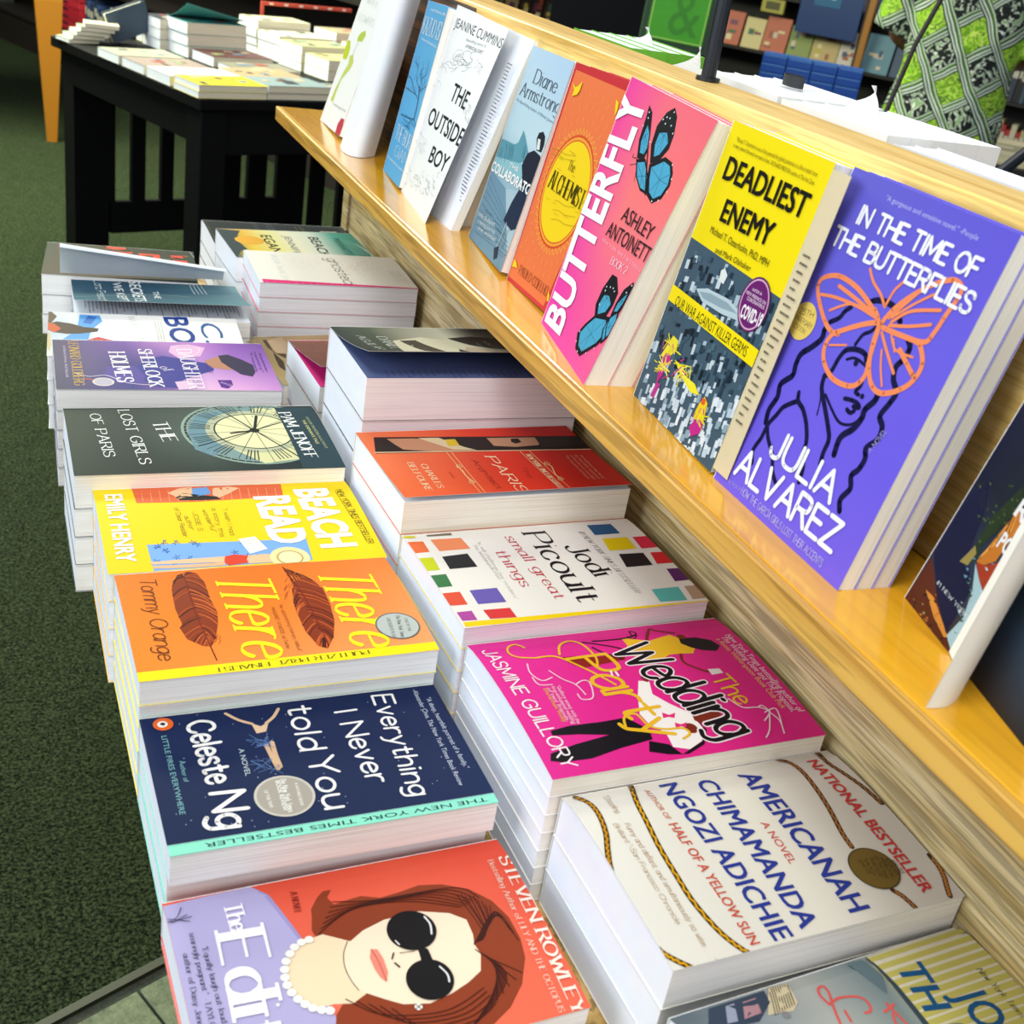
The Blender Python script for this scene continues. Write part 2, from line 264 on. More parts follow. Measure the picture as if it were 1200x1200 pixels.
ART['there']=r'''P|1198,-1 1198,2009 1283,2013 1342,-2|fbee12
T|PULITZER PRIZE FINALIST|1213 1507 22 -1028 40 1|6a5410|serif|0.22
P|66,431 25,508 65,565 212,596 452,592 612,609 744,589 921,541 1000,496 992,448 955,414 900,359 770,334 722,355 531,340 276,355 157,383|8a3312
S|98,472 45,487 41,478|4a150a|0.400663|1
S|98,472 43,504 38,527|2f0d08|0.627808|1
S|98,472 83,523 121,577|b34a1a|0.604046|1
S|139,472 200,546 305,594|c85a22|0.817067|1
S|417,478 472,541 571,605|c85a22|0.41377|1
S|530,481 583,543 677,599|2f0d08|0.48532|1
S|788,489 831,511 914,542|d9692a|0.495508|1
S|796,489 839,514 922,540|4a150a|1.05468|1
S|886,493 923,486 998,485|c85a22|1.09218|1
S|869,492 903,465 974,431|b34a1a|1.00444|1
S|810,490 838,423 906,365|b34a1a|0.597643|1
S|761,488 790,423 857,351|c85a22|0.725036|1
S|636,484 666,412 738,348|2f0d08|0.401985|1
S|530,481 564,424 637,348|4a150a|0.781915|1
S|307,475 344,416 424,346|b34a1a|0.882312|1
S|98,472 125,433 199,373|b34a1a|0.733004|1
S|98,472 63,448 79,424|4a150a|0.981016|1
S|98,472 51,473 53,454|b34a1a|0.807479|1
S|98,472 51,509 56,553|2f0d08|0.734889|1
S|98,472 122,537 196,593|2f0d08|0.697893|1
S|248,474 305,532 408,593|4a150a|0.973716|1
S|405,477 461,549 559,603|d9692a|1.08508|1
S|559,482 613,548 705,595|b34a1a|0.553462|1
S|762,488 808,529 891,549|b34a1a|1.09584|1
S|878,492 918,502 994,500|5d1c0c|0.689755|1
S|886,493 925,497 1000,493|b34a1a|0.862148|1
S|883,493 918,474 989,446|2f0d08|0.919636|1
S|846,491 878,449 947,407|d9692a|0.820152|1
S|759,488 789,429 855,350|c85a22|0.496763|1
S|665,485 694,414 763,337|2f0d08|1.0373|1
S|512,480 543,408 619,347|c85a22|0.564943|1
S|283,475 319,409 402,347|b34a1a|0.65985|1
S|98,472 139,413 230,366|2f0d08|0.639123|1
S|98,472 71,440 96,415|5d1c0c|0.815782|1
S|98,472 50,480 50,461|2f0d08|0.475302|1
S|98,472 35,486 26,510|d9692a|0.505561|1
S|98,472 106,526 166,586|b34a1a|1.08089|1
S|168,473 227,541 332,594|5d1c0c|0.663109|1
S|343,476 400,545 499,597|d9692a|0.957229|1
S|479,479 534,550 630,606|d9692a|0.963152|1
S|788,489 831,511 914,542|5d1c0c|1.09515|1
S|862,492 901,496 980,508|5d1c0c|0.423216|1
S|886,493 925,501 999,487|c85a22|0.862873|1
S|886,493 922,481 992,448|d9692a|0.833626|1
S|837,491 868,441 937,396|4a150a|0.857353|1
S|756,488 786,428 852,350|c85a22|0.50648|1
S|667,485 697,418 765,336|4a150a|0.87039|1
S|525,481 559,425 632,348|4a150a|0.658278|1
S|236,474 274,415 358,350|4a150a|1.06178|1
S|98,472 116,427 183,377|5d1c0c|0.567964|1
S|98,472 101,433 154,385|2f0d08|0.859528|1
S|98,472 48,468 49,462|d9692a|0.618288|1
S|98,472 45,514 39,529|5d1c0c|0.727627|1
S|98,472 68,517 91,571|b34a1a|0.826077|1
S|288,475 343,529 446,592|d9692a|0.945484|1
S|323,476 380,546 480,595|2f0d08|0.986087|1
S|510,480 562,537 659,602|d9692a|1.02915|1
S|619,483 670,541 760,584|d9692a|0.850972|1
S|831,491 873,506 953,523|c85a22|0.68523|1
S|886,493 923,490 995,466|b34a1a|0.536148|1
S|98,472 617,466 1156,505|7a1d10|0.9|1
P|301,1212 244,1286 300,1365 423,1403 638,1398 843,1373 1033,1316 1151,1244 1109,1188 938,1145 698,1140 542,1154 450,1193|8a3312
S|118,1194 171,1229 273,1250|c85a22|0.459052|1
S|118,1194 180,1288 288,1349|4a150a|0.513355|1
S|234,1199 294,1295 405,1398|d9692a|0.777743|1
S|350,1204 410,1309 516,1401|4a150a|0.492916|1
S|681,1223 733,1304 826,1375|5d1c0c|0.978491|1
S|816,1233 864,1292 950,1341|c85a22|0.945934|1
S|1020,1249 1055,1251 1130,1257|5d1c0c|0.457389|1
S|1021,1249 1054,1241 1122,1205|c85a22|0.866409|1
S|1000,1247 1030,1212 1099,1186|c85a22|0.539898|1
S|616,1219 649,1176 727,1141|d9692a|0.93862|1
S|461,1210 501,1193 581,1150|5d1c0c|0.857869|1
S|360,1205 403,1202 490,1176|4a150a|0.858821|1
S|199,1197 246,1203 343,1207|d9692a|0.968453|1
S|114,1194 167,1226 270,1253|d9692a|0.496131|1
S|113,1194 171,1264 282,1340|2f0d08|0.934651|1
S|131,1195 194,1297 303,1366|d9692a|0.978532|1
S|448,1209 507,1312 609,1398|d9692a|0.561768|1
S|508,1212 564,1307 665,1394|2f0d08|0.514307|1
S|873,1237 916,1279 1001,1325|5d1c0c|0.771219|1
S|994,1247 1033,1269 1108,1270|d9692a|0.704192|1
S|1040,1251 1076,1257 1146,1238|d9692a|0.722698|1
S|981,1246 1013,1221 1081,1181|d9692a|0.512411|1
S|593,1218 627,1176 705,1140|d9692a|0.969981|1
S|472,1210 509,1175 592,1149|5d1c0c|1.03628|1
S|369,1205 411,1192 498,1172|c85a22|0.550934|1
S|184,1197 232,1209 328,1209|5d1c0c|0.935197|1
S|128,1194 181,1229 281,1239|4a150a|0.864197|1
S|110,1194 169,1264 279,1335|d9692a|0.982175|1
S|175,1196 237,1292 347,1380|c85a22|0.927526|1
S|457,1210 517,1316 618,1398|b34a1a|0.626842|1
S|585,1217 638,1299 737,1386|b34a1a|0.539287|1
S|701,1225 753,1306 845,1372|d9692a|0.529318|1
S|911,1240 954,1284 1035,1314|2f0d08|0.759514|1
S|1028,1250 1061,1236 1131,1218|2f0d08|1.08767|1
S|851,1235 882,1200 951,1148|d9692a|0.775703|1
S|748,1228 781,1194 853,1143|c85a22|0.765546|1
S|539,1214 576,1190 654,1144|b34a1a|0.827479|1
S|376,1205 416,1183 504,1170|5d1c0c|1.05044|1
S|304,1202 349,1207 440,1194|c85a22|1.06984|1
S|105,1194 160,1239 262,1263|5d1c0c|0.827687|1
S|104,1194 162,1258 271,1324|2f0d08|0.639371|1
S|180,1196 243,1299 352,1381|b34a1a|0.664586|1
S|374,1205 434,1312 539,1400|c85a22|0.624986|1
S|504,1212 561,1311 661,1395|c85a22|0.900683|1
S|752,1228 801,1295 892,1358|2f0d08|0.958179|1
S|919,1241 960,1272 1042,1310|5d1c0c|0.689126|1
S|1036,1250 1071,1247 1141,1232|2f0d08|0.981189|1
S|885,1238 916,1201 985,1157|5d1c0c|0.770139|1
S|763,1229 796,1193 867,1143|5d1c0c|1.0766|1
S|516,1213 553,1180 633,1146|2f0d08|0.78851|1
S|400,1207 441,1191 525,1161|b34a1a|0.852451|1
S|263,1200 310,1214 402,1199|2f0d08|0.496396|1
S|85,1193 142,1251 247,1283|5d1c0c|0.851627|1
S|123,1194 185,1288 294,1357|4a150a|0.987937|1
S|152,1195 212,1282 324,1373|2f0d08|0.50637|1
S|426,1208 485,1308 588,1399|5d1c0c|0.62593|1
S|638,1220 693,1315 786,1380|4a150a|0.83757|1
S|777,1230 825,1290 914,1352|5d1c0c|0.626923|1
S|971,1245 1011,1273 1087,1282|d9692a|0.458647|1
S|1012,1248 1042,1215 1112,1191|c85a22|1.08625|1
S|61,1192 517,1242 1127,1258|7a1d10|0.9|1
S|834,514 791,537|a8481c|0.35|0
S|359,1157 306,1187|a8481c|0.35|0
S|920,544 878,567|a8481c|0.35|0
S|466,1168 414,1197|a8481c|0.35|0
S|961,482 920,505|a8481c|0.35|0
S|476,1170 425,1199|a8481c|0.35|0
S|890,509 847,531|a8481c|0.35|0
S|509,1105 458,1134|a8481c|0.35|0
S|962,529 920,551|a8481c|0.35|0
S|291,1154 236,1184|a8481c|0.35|0
S|987,507 945,529|a8481c|0.35|0
S|381,1131 328,1160|a8481c|0.35|0
S|991,492 950,514|a8481c|0.35|0
S|461,1125 409,1154|a8481c|0.35|0
S|987,487 946,510|a8481c|0.35|0
S|386,1162 333,1192|a8481c|0.35|0
S|968,493 927,516|a8481c|0.35|0
S|337,1194 283,1224|a8481c|0.35|0
S|858,534 815,556|a8481c|0.35|0
S|485,1107 434,1136|a8481c|0.35|0
S|963,491 921,514|a8481c|0.35|0
S|416,1120 363,1149|a8481c|0.35|0
S|982,549 940,571|a8481c|0.35|0
S|525,1097 475,1126|a8481c|0.35|0
S|962,495 921,518|a8481c|0.35|0
S|404,1122 351,1151|a8481c|0.35|0
S|939,556 897,579|a8481c|0.35|0
S|399,1178 346,1207|a8481c|0.35|0
T|There|177 1419 965 6 94 385|fbf01c|serif|0.085
T|There|131 675 1014 12 90 378|fbf01c|serif|0.085
T|Tommy Orange|91 158 1004 -9 23 110|5a1c10|script|0.07
T|"An astonishing literary debut"|577 1039 578 5 0 27|5a1c10|script|0.08
T|-MARGARET ATWOOD, via Twitter|605 977 507 -3 0 26|5a1c10|script|0.08
E|975 1797 159|5d6866
E|975 1797 148|b9c2bd
T|The New York Times|854 1819 261 -42 5 30|2c2f33|serif|
T|ONE OF THE|898 1869 154 -21 4 26|3c4043|sans|
T|10 BEST BOOKS OF THE YEAR|878 1743 227 -25 3 27|3c4043|sans|'''
ART['beach']=r'''P|-11,296 21,1500 248,1472 282,1218 305,755 286,306|e36a3f
S|-6,368 260,358|f3b59a|0.35|0
S|0,438 266,425|f3b59a|0.35|0
S|15,506 272,493|f3b59a|0.35|0
S|24,575 278,561|f3b59a|0.35|0
S|31,645 284,629|f3b59a|0.35|0
S|39,715 290,698|f3b59a|0.35|0
S|46,785 297,767|f3b59a|0.35|0
S|53,856 303,836|f3b59a|0.35|0
S|60,927 309,906|f3b59a|0.35|0
S|66,998 315,976|f3b59a|0.35|0
S|73,1070 322,1046|f3b59a|0.35|0
S|80,1142 328,1117|f3b59a|0.35|0
S|87,1214 334,1188|f3b59a|0.35|0
S|93,1287 341,1259|f3b59a|0.35|0
S|100,1360 347,1331|f3b59a|0.35|0
S|106,1434 353,1403|f3b59a|0.35|0
P|129,561 45,663 19,768 204,751 239,625 181,604|f0c59a
P|219,612 140,680 179,795 231,949 278,958 280,779 267,641|15171a
P|55,763 33,890 169,902 207,791 165,746|6fa6e0
P|61,937 39,1065 80,1142 182,1040 249,946 189,907|f0c59a
P|64,978 47,1033 93,1056 119,999|d84a30
P|934,307 969,1498 1274,1479 1282,1112 1294,314|7eb0ee
S|966,388 983,400|2d5fa8|0.7|0
S|967,381 990,375|2d5fa8|0.7|0
S|956,377 948,358|2d5fa8|0.7|0
S|950,385 926,388|2d5fa8|0.7|0
S|954,390 943,408|2d5fa8|0.7|0
S|1169,1016 1176,1036|2d5fa8|0.7|0
S|1175,1007 1198,1000|2d5fa8|0.7|0
S|1165,1002 1160,982|2d5fa8|0.7|0
S|1158,1010 1135,1012|2d5fa8|0.7|0
S|1164,1017 1156,1037|2d5fa8|0.7|0
S|1168,356 1174,375|2d5fa8|0.7|0
S|1174,348 1196,345|2d5fa8|0.7|0
S|1167,343 1172,323|2d5fa8|0.7|0
S|1159,346 1141,334|2d5fa8|0.7|0
S|1163,356 1156,375|2d5fa8|0.7|0
S|1037,439 1047,456|2d5fa8|0.7|0
S|1041,433 1064,432|2d5fa8|0.7|0
S|1036,426 1045,407|2d5fa8|0.7|0
S|1025,430 1004,421|2d5fa8|0.7|0
S|1024,436 1003,445|2d5fa8|0.7|0
S|1233,1020 1250,1031|2d5fa8|0.7|0
S|1235,1015 1257,1016|2d5fa8|0.7|0
S|1225,1008 1221,988|2d5fa8|0.7|0
S|1220,1010 1204,997|2d5fa8|0.7|0
S|1220,1021 1205,1038|2d5fa8|0.7|0
S|1136,503 1153,515|2d5fa8|0.7|0
S|1138,496 1160,489|2d5fa8|0.7|0
S|1131,491 1136,472|2d5fa8|0.7|0
S|1121,496 1100,490|2d5fa8|0.7|0
S|1124,504 1109,521|2d5fa8|0.7|0
S|1037,439 1052,453|2d5fa8|0.7|0
S|1040,435 1062,438|2d5fa8|0.7|0
S|1029,427 1022,408|2d5fa8|0.7|0
S|1025,429 1008,416|2d5fa8|0.7|0
S|1023,438 1003,449|2d5fa8|0.7|0
S|1092,1071 1100,1091|2d5fa8|0.7|0
S|1099,1063 1122,1059|2d5fa8|0.7|0
S|1086,1058 1078,1039|2d5fa8|0.7|0
S|1081,1066 1057,1069|2d5fa8|0.7|0
S|1084,1071 1071,1090|2d5fa8|0.7|0
S|976,675 987,692|2d5fa8|0.7|0
S|980,667 1004,664|2d5fa8|0.7|0
S|968,662 959,643|2d5fa8|0.7|0
S|963,667 940,662|2d5fa8|0.7|0
S|965,674 949,691|2d5fa8|0.7|0
S|927,524 929,544|2d5fa8|0.7|0
S|935,515 958,510|2d5fa8|0.7|0
S|928,509 936,490|2d5fa8|0.7|0
S|917,516 893,513|2d5fa8|0.7|0
S|917,521 896,531|2d5fa8|0.7|0
S|977,380 985,399|2d5fa8|0.7|0
S|982,370 1003,359|2d5fa8|0.7|0
S|977,367 984,347|2d5fa8|0.7|0
S|967,370 947,361|2d5fa8|0.7|0
S|971,381 963,400|2d5fa8|0.7|0
S|1161,595 1180,605|2d5fa8|0.7|0
S|1161,587 1180,575|2d5fa8|0.7|0
S|1154,584 1153,564|2d5fa8|0.7|0
S|1146,589 1125,582|2d5fa8|0.7|0
S|1146,596 1126,607|2d5fa8|0.7|0
S|1212,465 1225,480|2d5fa8|0.7|0
S|1215,459 1237,457|2d5fa8|0.7|0
S|1206,453 1205,433|2d5fa8|0.7|0
S|1198,459 1176,455|2d5fa8|0.7|0
S|1200,465 1185,480|2d5fa8|0.7|0
S|1224,739 1239,753|2d5fa8|0.7|0
S|1227,729 1247,719|2d5fa8|0.7|0
S|1218,726 1215,706|2d5fa8|0.7|0
S|1213,729 1197,715|2d5fa8|0.7|0
S|1212,738 1193,751|2d5fa8|0.7|0
S|1014,1046 1027,1062|2d5fa8|0.7|0
S|1016,1035 1036,1021|2d5fa8|0.7|0
S|1010,1033 1014,1011|2d5fa8|0.7|0
S|1000,1038 978,1031|2d5fa8|0.7|0
S|1002,1047 987,1065|2d5fa8|0.7|0
S|918,439 932,455|2d5fa8|0.7|0
S|921,431 943,423|2d5fa8|0.7|0
S|917,427 928,409|2d5fa8|0.7|0
S|903,433 879,432|2d5fa8|0.7|0
S|904,438 884,449|2d5fa8|0.7|0
S|1135,1329 1145,1347|2d5fa8|0.7|0
S|1138,1317 1158,1302|2d5fa8|0.7|0
S|1131,1314 1132,1293|2d5fa8|0.7|0
S|1124,1318 1106,1306|2d5fa8|0.7|0
S|1123,1327 1103,1341|2d5fa8|0.7|0
S|944,644 952,663|2d5fa8|0.7|0
S|950,637 974,636|2d5fa8|0.7|0
S|939,630 933,610|2d5fa8|0.7|0
S|932,637 908,635|2d5fa8|0.7|0
S|936,644 923,662|2d5fa8|0.7|0
S|1201,1257 1215,1272|2d5fa8|0.7|0
S|1203,1246 1220,1230|2d5fa8|0.7|0
S|1197,1244 1201,1223|2d5fa8|0.7|0
S|1189,1248 1172,1236|2d5fa8|0.7|0
S|1190,1258 1175,1277|2d5fa8|0.7|0
S|1190,1096 1206,1110|2d5fa8|0.7|0
S|1192,1087 1212,1076|2d5fa8|0.7|0
S|1188,1084 1199,1065|2d5fa8|0.7|0
S|1175,1089 1154,1083|2d5fa8|0.7|0
S|1177,1098 1162,1115|2d5fa8|0.7|0
S|1115,927 1130,942|2d5fa8|0.7|0
S|1118,919 1140,910|2d5fa8|0.7|0
S|1108,915 1105,894|2d5fa8|0.7|0
S|1101,922 1078,921|2d5fa8|0.7|0
S|1106,929 1096,949|2d5fa8|0.7|0
S|993,1018 1011,1030|2d5fa8|0.7|0
S|996,1011 1020,1007|2d5fa8|0.7|0
S|987,1005 987,984|2d5fa8|0.7|0
S|978,1012 955,1007|2d5fa8|0.7|0
S|984,1021 976,1042|2d5fa8|0.7|0
P|1176,300 1164,570 1159,841 1236,827 1224,598 1211,307|f0c59a
P|1229,312 1240,559 1236,827 1278,826 1283,571 1267,318|ecba8c
P|1159,841 1138,910 1165,1020 1263,1001 1287,847 1235,824|e0452f
P|1164,1012 1156,1137 1169,1192 1275,1171 1276,999 1219,991|f0c59a
E|1227 1316 151|f1e3a8
E|1227 1316 101|c8a968
E|1227 1316 87|f4e8b8
P|923,980 899,1113 1086,1174 1144,1031|f3f3f0
S|964,1003 945,1116|888888|0.3|0
S|1002,1012 984,1124|888888|0.3|0
S|1040,1020 1022,1132|888888|0.3|0
S|1078,1028 1061,1140|888888|0.3|0
T|BEACH|151 1588 974 10 -3 279|fbf7ee|sans|0.045
T|READ|256 1238 769 -6 2 282|fbf7ee|sans|0.045
T|EMILY HENRY|124 84 1027 -5 1 135|fbf7ee|sans|0.024
T|NEW YORK TIMES BESTSELLER|191 1933 904 30 -2 51|4b3d10|script|0.1
S|220,1921 690,1942|4b3d10|0.4|0
T|"I wish I had|436 945 425 -11 1 37|6a5a18|script|0.09
T|a story this|428 860 452 -4 0 37|6a5a18|script|0.09
T|wonderful"|447 783 351 21 -2 37|6a5a18|script|0.09
T|-JOSIE S.|456 703 332 4 0 36|6a5a18|script|0.09
T|author|533 633 218 16 -3 36|6a5a18|script|0.09
T|of Dear Reader|393 575 459 10 -1 36|6a5a18|script|0.09'''
ART['lost']=r'''E|593 1554 630|8ea79a
E|593 1554 605|23312f
E|593 1554 584|7f9b9a
P|256,1093 120,1416 716,1310 1064,1128 927,990 607,977|6a8f9c
P|94,1641 108,2089 1147,1829 1206,1526 944,1310|d9d9a4
E|593 1554 425|b9bfa0
E|593 1554 353|26332f
E|593 1554 339|e6e4b4
S|613,1556 1195,1614|1e2a28|0.55|0
S|971,1635 1142,1671|27312c|1|0
S|966,1657 1134,1704|27312c|1|0
S|958,1683 1122,1741|27312c|1|0
S|949,1705 1110,1773|27312c|1|0
S|609,1566 1084,1907|1e2a28|0.55|0
S|880,1813 1010,1930|27312c|1|0
S|864,1830 987,1954|27312c|1|0
S|844,1848 958,1981|27312c|1|0
S|826,1863 932,2002|27312c|1|0
S|601,1572 842,2106|1e2a28|0.55|0
S|712,1922 766,2088|27312c|1|0
S|690,1929 734,2098|27312c|1|0
S|664,1934 696,2106|27312c|1|0
S|641,1938 662,2111|27312c|1|0
S|591,1574 533,2156|1e2a28|0.55|0
S|512,1932 476,2103|27312c|1|0
S|490,1927 443,2095|27312c|1|0
S|464,1919 406,2083|27312c|1|0
S|442,1910 374,2071|27312c|1|0
S|581,1570 240,2045|1e2a28|0.55|0
S|334,1841 217,1971|27312c|1|0
S|317,1825 193,1948|27312c|1|0
S|299,1805 166,1919|27312c|1|0
S|284,1787 145,1893|27312c|1|0
S|575,1562 41,1803|1e2a28|0.55|0
S|225,1673 59,1727|27312c|1|0
S|218,1651 49,1695|27312c|1|0
S|213,1625 41,1657|27312c|1|0
S|209,1602 36,1623|27312c|1|0
S|573,1552 -9,1494|1e2a28|0.55|0
S|215,1473 44,1437|27312c|1|0
S|220,1451 52,1404|27312c|1|0
S|228,1425 64,1367|27312c|1|0
S|237,1403 76,1335|27312c|1|0
S|577,1542 102,1201|1e2a28|0.55|0
S|306,1295 176,1178|27312c|1|0
S|322,1278 199,1154|27312c|1|0
S|342,1260 228,1127|27312c|1|0
S|360,1245 254,1106|27312c|1|0
S|585,1536 344,1002|1e2a28|0.55|0
S|474,1186 420,1020|27312c|1|0
S|496,1179 452,1010|27312c|1|0
S|522,1174 490,1002|27312c|1|0
S|545,1170 524,997|27312c|1|0
S|595,1534 653,952|1e2a28|0.55|0
S|674,1176 710,1005|27312c|1|0
S|696,1181 743,1013|27312c|1|0
S|722,1189 780,1025|27312c|1|0
S|744,1198 812,1037|27312c|1|0
S|605,1538 946,1063|1e2a28|0.55|0
S|852,1267 969,1137|27312c|1|0
S|869,1283 993,1160|27312c|1|0
S|887,1303 1020,1189|27312c|1|0
S|902,1321 1041,1215|27312c|1|0
S|611,1546 1145,1305|1e2a28|0.55|0
S|961,1435 1127,1381|27312c|1|0
S|968,1457 1137,1413|27312c|1|0
S|973,1483 1145,1451|27312c|1|0
S|977,1506 1150,1485|27312c|1|0
S|1167,1554 1198,1554|cfd6c0|0.35|0
S|1164,1614 1195,1617|cfd6c0|0.35|0
S|1155,1673 1185,1680|cfd6c0|0.35|0
S|1139,1731 1169,1741|cfd6c0|0.35|0
S|1117,1787 1146,1800|cfd6c0|0.35|0
S|1090,1841 1117,1857|cfd6c0|0.35|0
S|1057,1891 1083,1910|cfd6c0|0.35|0
S|1020,1938 1043,1959|cfd6c0|0.35|0
S|977,1981 998,2004|cfd6c0|0.35|0
S|930,2018 949,2044|cfd6c0|0.35|0
S|880,2051 896,2078|cfd6c0|0.35|0
S|826,2078 839,2107|cfd6c0|0.35|0
S|770,2100 780,2130|cfd6c0|0.35|0
S|712,2116 719,2146|cfd6c0|0.35|0
S|653,2125 656,2156|cfd6c0|0.35|0
S|593,2128 593,2159|cfd6c0|0.35|0
S|533,2125 530,2156|cfd6c0|0.35|0
S|474,2116 467,2146|cfd6c0|0.35|0
S|416,2100 406,2130|cfd6c0|0.35|0
S|360,2078 347,2107|cfd6c0|0.35|0
S|306,2051 290,2078|cfd6c0|0.35|0
S|256,2018 237,2044|cfd6c0|0.35|0
S|209,1981 188,2004|cfd6c0|0.35|0
S|166,1938 143,1959|cfd6c0|0.35|0
S|129,1891 103,1910|cfd6c0|0.35|0
S|96,1841 69,1857|cfd6c0|0.35|0
S|69,1787 40,1800|cfd6c0|0.35|0
S|47,1731 17,1741|cfd6c0|0.35|0
S|31,1673 1,1680|cfd6c0|0.35|0
S|22,1614 -9,1617|cfd6c0|0.35|0
S|19,1554 -12,1554|cfd6c0|0.35|0
S|22,1494 -9,1491|cfd6c0|0.35|0
S|31,1435 1,1428|cfd6c0|0.35|0
S|47,1377 17,1367|cfd6c0|0.35|0
S|69,1321 40,1308|cfd6c0|0.35|0
S|96,1267 69,1251|cfd6c0|0.35|0
S|129,1217 103,1198|cfd6c0|0.35|0
S|166,1170 143,1149|cfd6c0|0.35|0
S|209,1127 188,1104|cfd6c0|0.35|0
S|256,1090 237,1064|cfd6c0|0.35|0
S|306,1057 290,1030|cfd6c0|0.35|0
S|360,1030 347,1001|cfd6c0|0.35|0
S|416,1008 406,978|cfd6c0|0.35|0
S|474,992 467,962|cfd6c0|0.35|0
S|533,983 530,952|cfd6c0|0.35|0
S|593,980 593,949|cfd6c0|0.35|0
S|653,983 656,952|cfd6c0|0.35|0
S|712,992 719,962|cfd6c0|0.35|0
S|770,1008 780,978|cfd6c0|0.35|0
S|826,1030 839,1001|cfd6c0|0.35|0
S|880,1057 896,1030|cfd6c0|0.35|0
S|930,1090 949,1064|cfd6c0|0.35|0
S|977,1127 998,1104|cfd6c0|0.35|0
S|1020,1170 1043,1149|cfd6c0|0.35|0
S|1057,1217 1083,1198|cfd6c0|0.35|0
S|1090,1267 1117,1251|cfd6c0|0.35|0
S|1117,1321 1146,1308|cfd6c0|0.35|0
S|1139,1377 1169,1367|cfd6c0|0.35|0
S|1155,1435 1185,1428|cfd6c0|0.35|0
S|1164,1494 1195,1491|cfd6c0|0.35|0
S|593,1554 1113,1838|1a2422|1.3|0
S|593,1554 294,2066|1a2422|1.3|0
S|593,1554 61,1292|1a2422|1.3|0
S|593,1554 871,1030|1a2422|1.3|0
S|593,1554 290,1629|1a2422|2.6|0
S|593,1554 641,1341|1a2422|2.4|0
E|593 1554 43|161e1c
P|86,1833 97,2184 1366,2198 1372,1819 1139,1831|27404a
T|THE|400 702 382 50 -16 123|eef0ec|serif|0.15
T|LOST GIRLS|119 448 1043 70 -6 93|eef0ec|serif|0.15
T|OF PARIS|204 204 819 52 -5 86|eef0ec|serif|0.15
T|PAM JENOFF|225 1846 909 49 -6 106|eef0ec|serif|0.15
T|NEW YORK TIMES BESTSELLING AUTHOR OF|333 2070 634 32 -1 27|b7bb84|sans|
T|THE ORPHAN'S TALE|397 2022 484 22 -1 29|c6c37e|sans|0.02'''
ART['sher']=r'''P|527,846 419,1020 482,1179 563,1337 615,1477 784,1486 898,1337 1034,1158 1235,1096 1214,902 1044,781 784,724|3f3d92
P|739,471 702,731 940,810 1144,773 1124,543 951,439|57489a
P|542,1413 415,1568 459,1669 776,1696 764,1582 712,1464|b9866a
P|390,1575 348,1674 483,1794 627,1890 825,1885 941,1839 885,1732 722,1651 570,1584|38314e
P|112,1135 68,1312 156,1473 412,1398 482,1179 305,1094|e4b6dc
P|1087,1073 1042,1238 1232,1255 1274,1092|e0c0dc
E|1103 420 98|d8cfc8
E|1103 420 80|b8b4c4
S|908,174 981,303 951,458 1122,639 1166,868|e8d8e8|1|1
S|1032,263 1065,337|e07030|1.4|0
P|1035,1482 1032,1616 1150,1615 1236,1556 1208,1495|5b2c8c
T|BOOK CLUB|1102 1498 74 87 -27 23|e8d0f0|sans|
T|DAUGHTER|225 1183 1008 12 -2 142|f1e9f1|serif|0.14
T|THE|647 1399 254 -5 1 67|5a3a94|serif|0.1
T|of|732 959 107 50 -40 86|f1e9f1|serif|
T|SHERLOCK|247 800 954 35 -5 128|f4f0f4|serif|0.16
T|HOLMES|349 515 751 33 -7 149|f4f0f4|serif|0.16
T|LEONARD GOLDBERG|47 148 1139 14 -1 90|d9b35a|serif|0.12
T|INTERNATIONAL BESTSELLER|178 92 834 2 0 24|cfc4dc|sans|
S|189,1149 92,1244 148,1388 288,1403 405,1293 361,1193|f1e9f1|0.7|1
T|"A masterly|260 1913 565 -23 1 28|4a3580|sans|
T|mystery"|257 1957 567 -16 1 29|4a3580|sans|
T|-Reviewer|255 2002 567 -9 0 29|4a3580|sans|'''
ART['wolf']=r'''P|57,325 59,534 250,560 533,437 829,404 847,150 549,292|5a9fe0
P|83,414 119,503 355,440 320,352|2e6cc0
P|12,-43 -7,30 147,90 358,34 374,-26|5b4632
P|410,-34 306,91 356,236 453,365 480,518 578,501 657,335 681,192 640,51 541,-28|4a342a
P|388,-37 356,48 523,135 660,65 540,-21|c8552c
P|585,-34 665,23 998,40 1202,22 1004,-14|cdbb8a
P|848,382 742,505 838,661 908,544|c8403a
T|WOLF PACK|40 829 999 100 -8 78|7d8c92|serif|0.05
T|BOX|29 1220 1320 82 -17 270|1e3f94|sans|0.02
T|C.J.|182 1583 1003 67 -16 237|2b5a9a|sans|
T|#1 new york times bestselling author|195 1172 662 8 0 21|b8b8b4|sans|
T|#1 new york times bestselling author|199 1141 661 9 0 21|b8b8b4|sans|
T|#1 new york times bestselling author|203 1111 660 10 0 20|b8b8b4|sans|'''
ART['secrets']=r'''T|SECRETS|-50 664 1276 -10 1 138|eef3f3|sans|0.01
T|WE KEPT|47 466 1228 21 -2 109|eef3f3|sans|
T|THE|428 903 496 -5 1 75|eef3f3|sans|
T|Lara Prescott|-4 262 1348 4 0 99|d3dfe2|script|0.1
S|36,1386 515,1399|d6dfdf|0.8|0
S|29,1431 506,1447|d6dfdf|0.8|0
S|23,1477 496,1496|d6dfdf|0.8|0
S|16,1523 486,1544|d6dfdf|0.8|0
S|1065,-43 759,510 646,1001 718,1322|8fb6bd|1.2|1'''
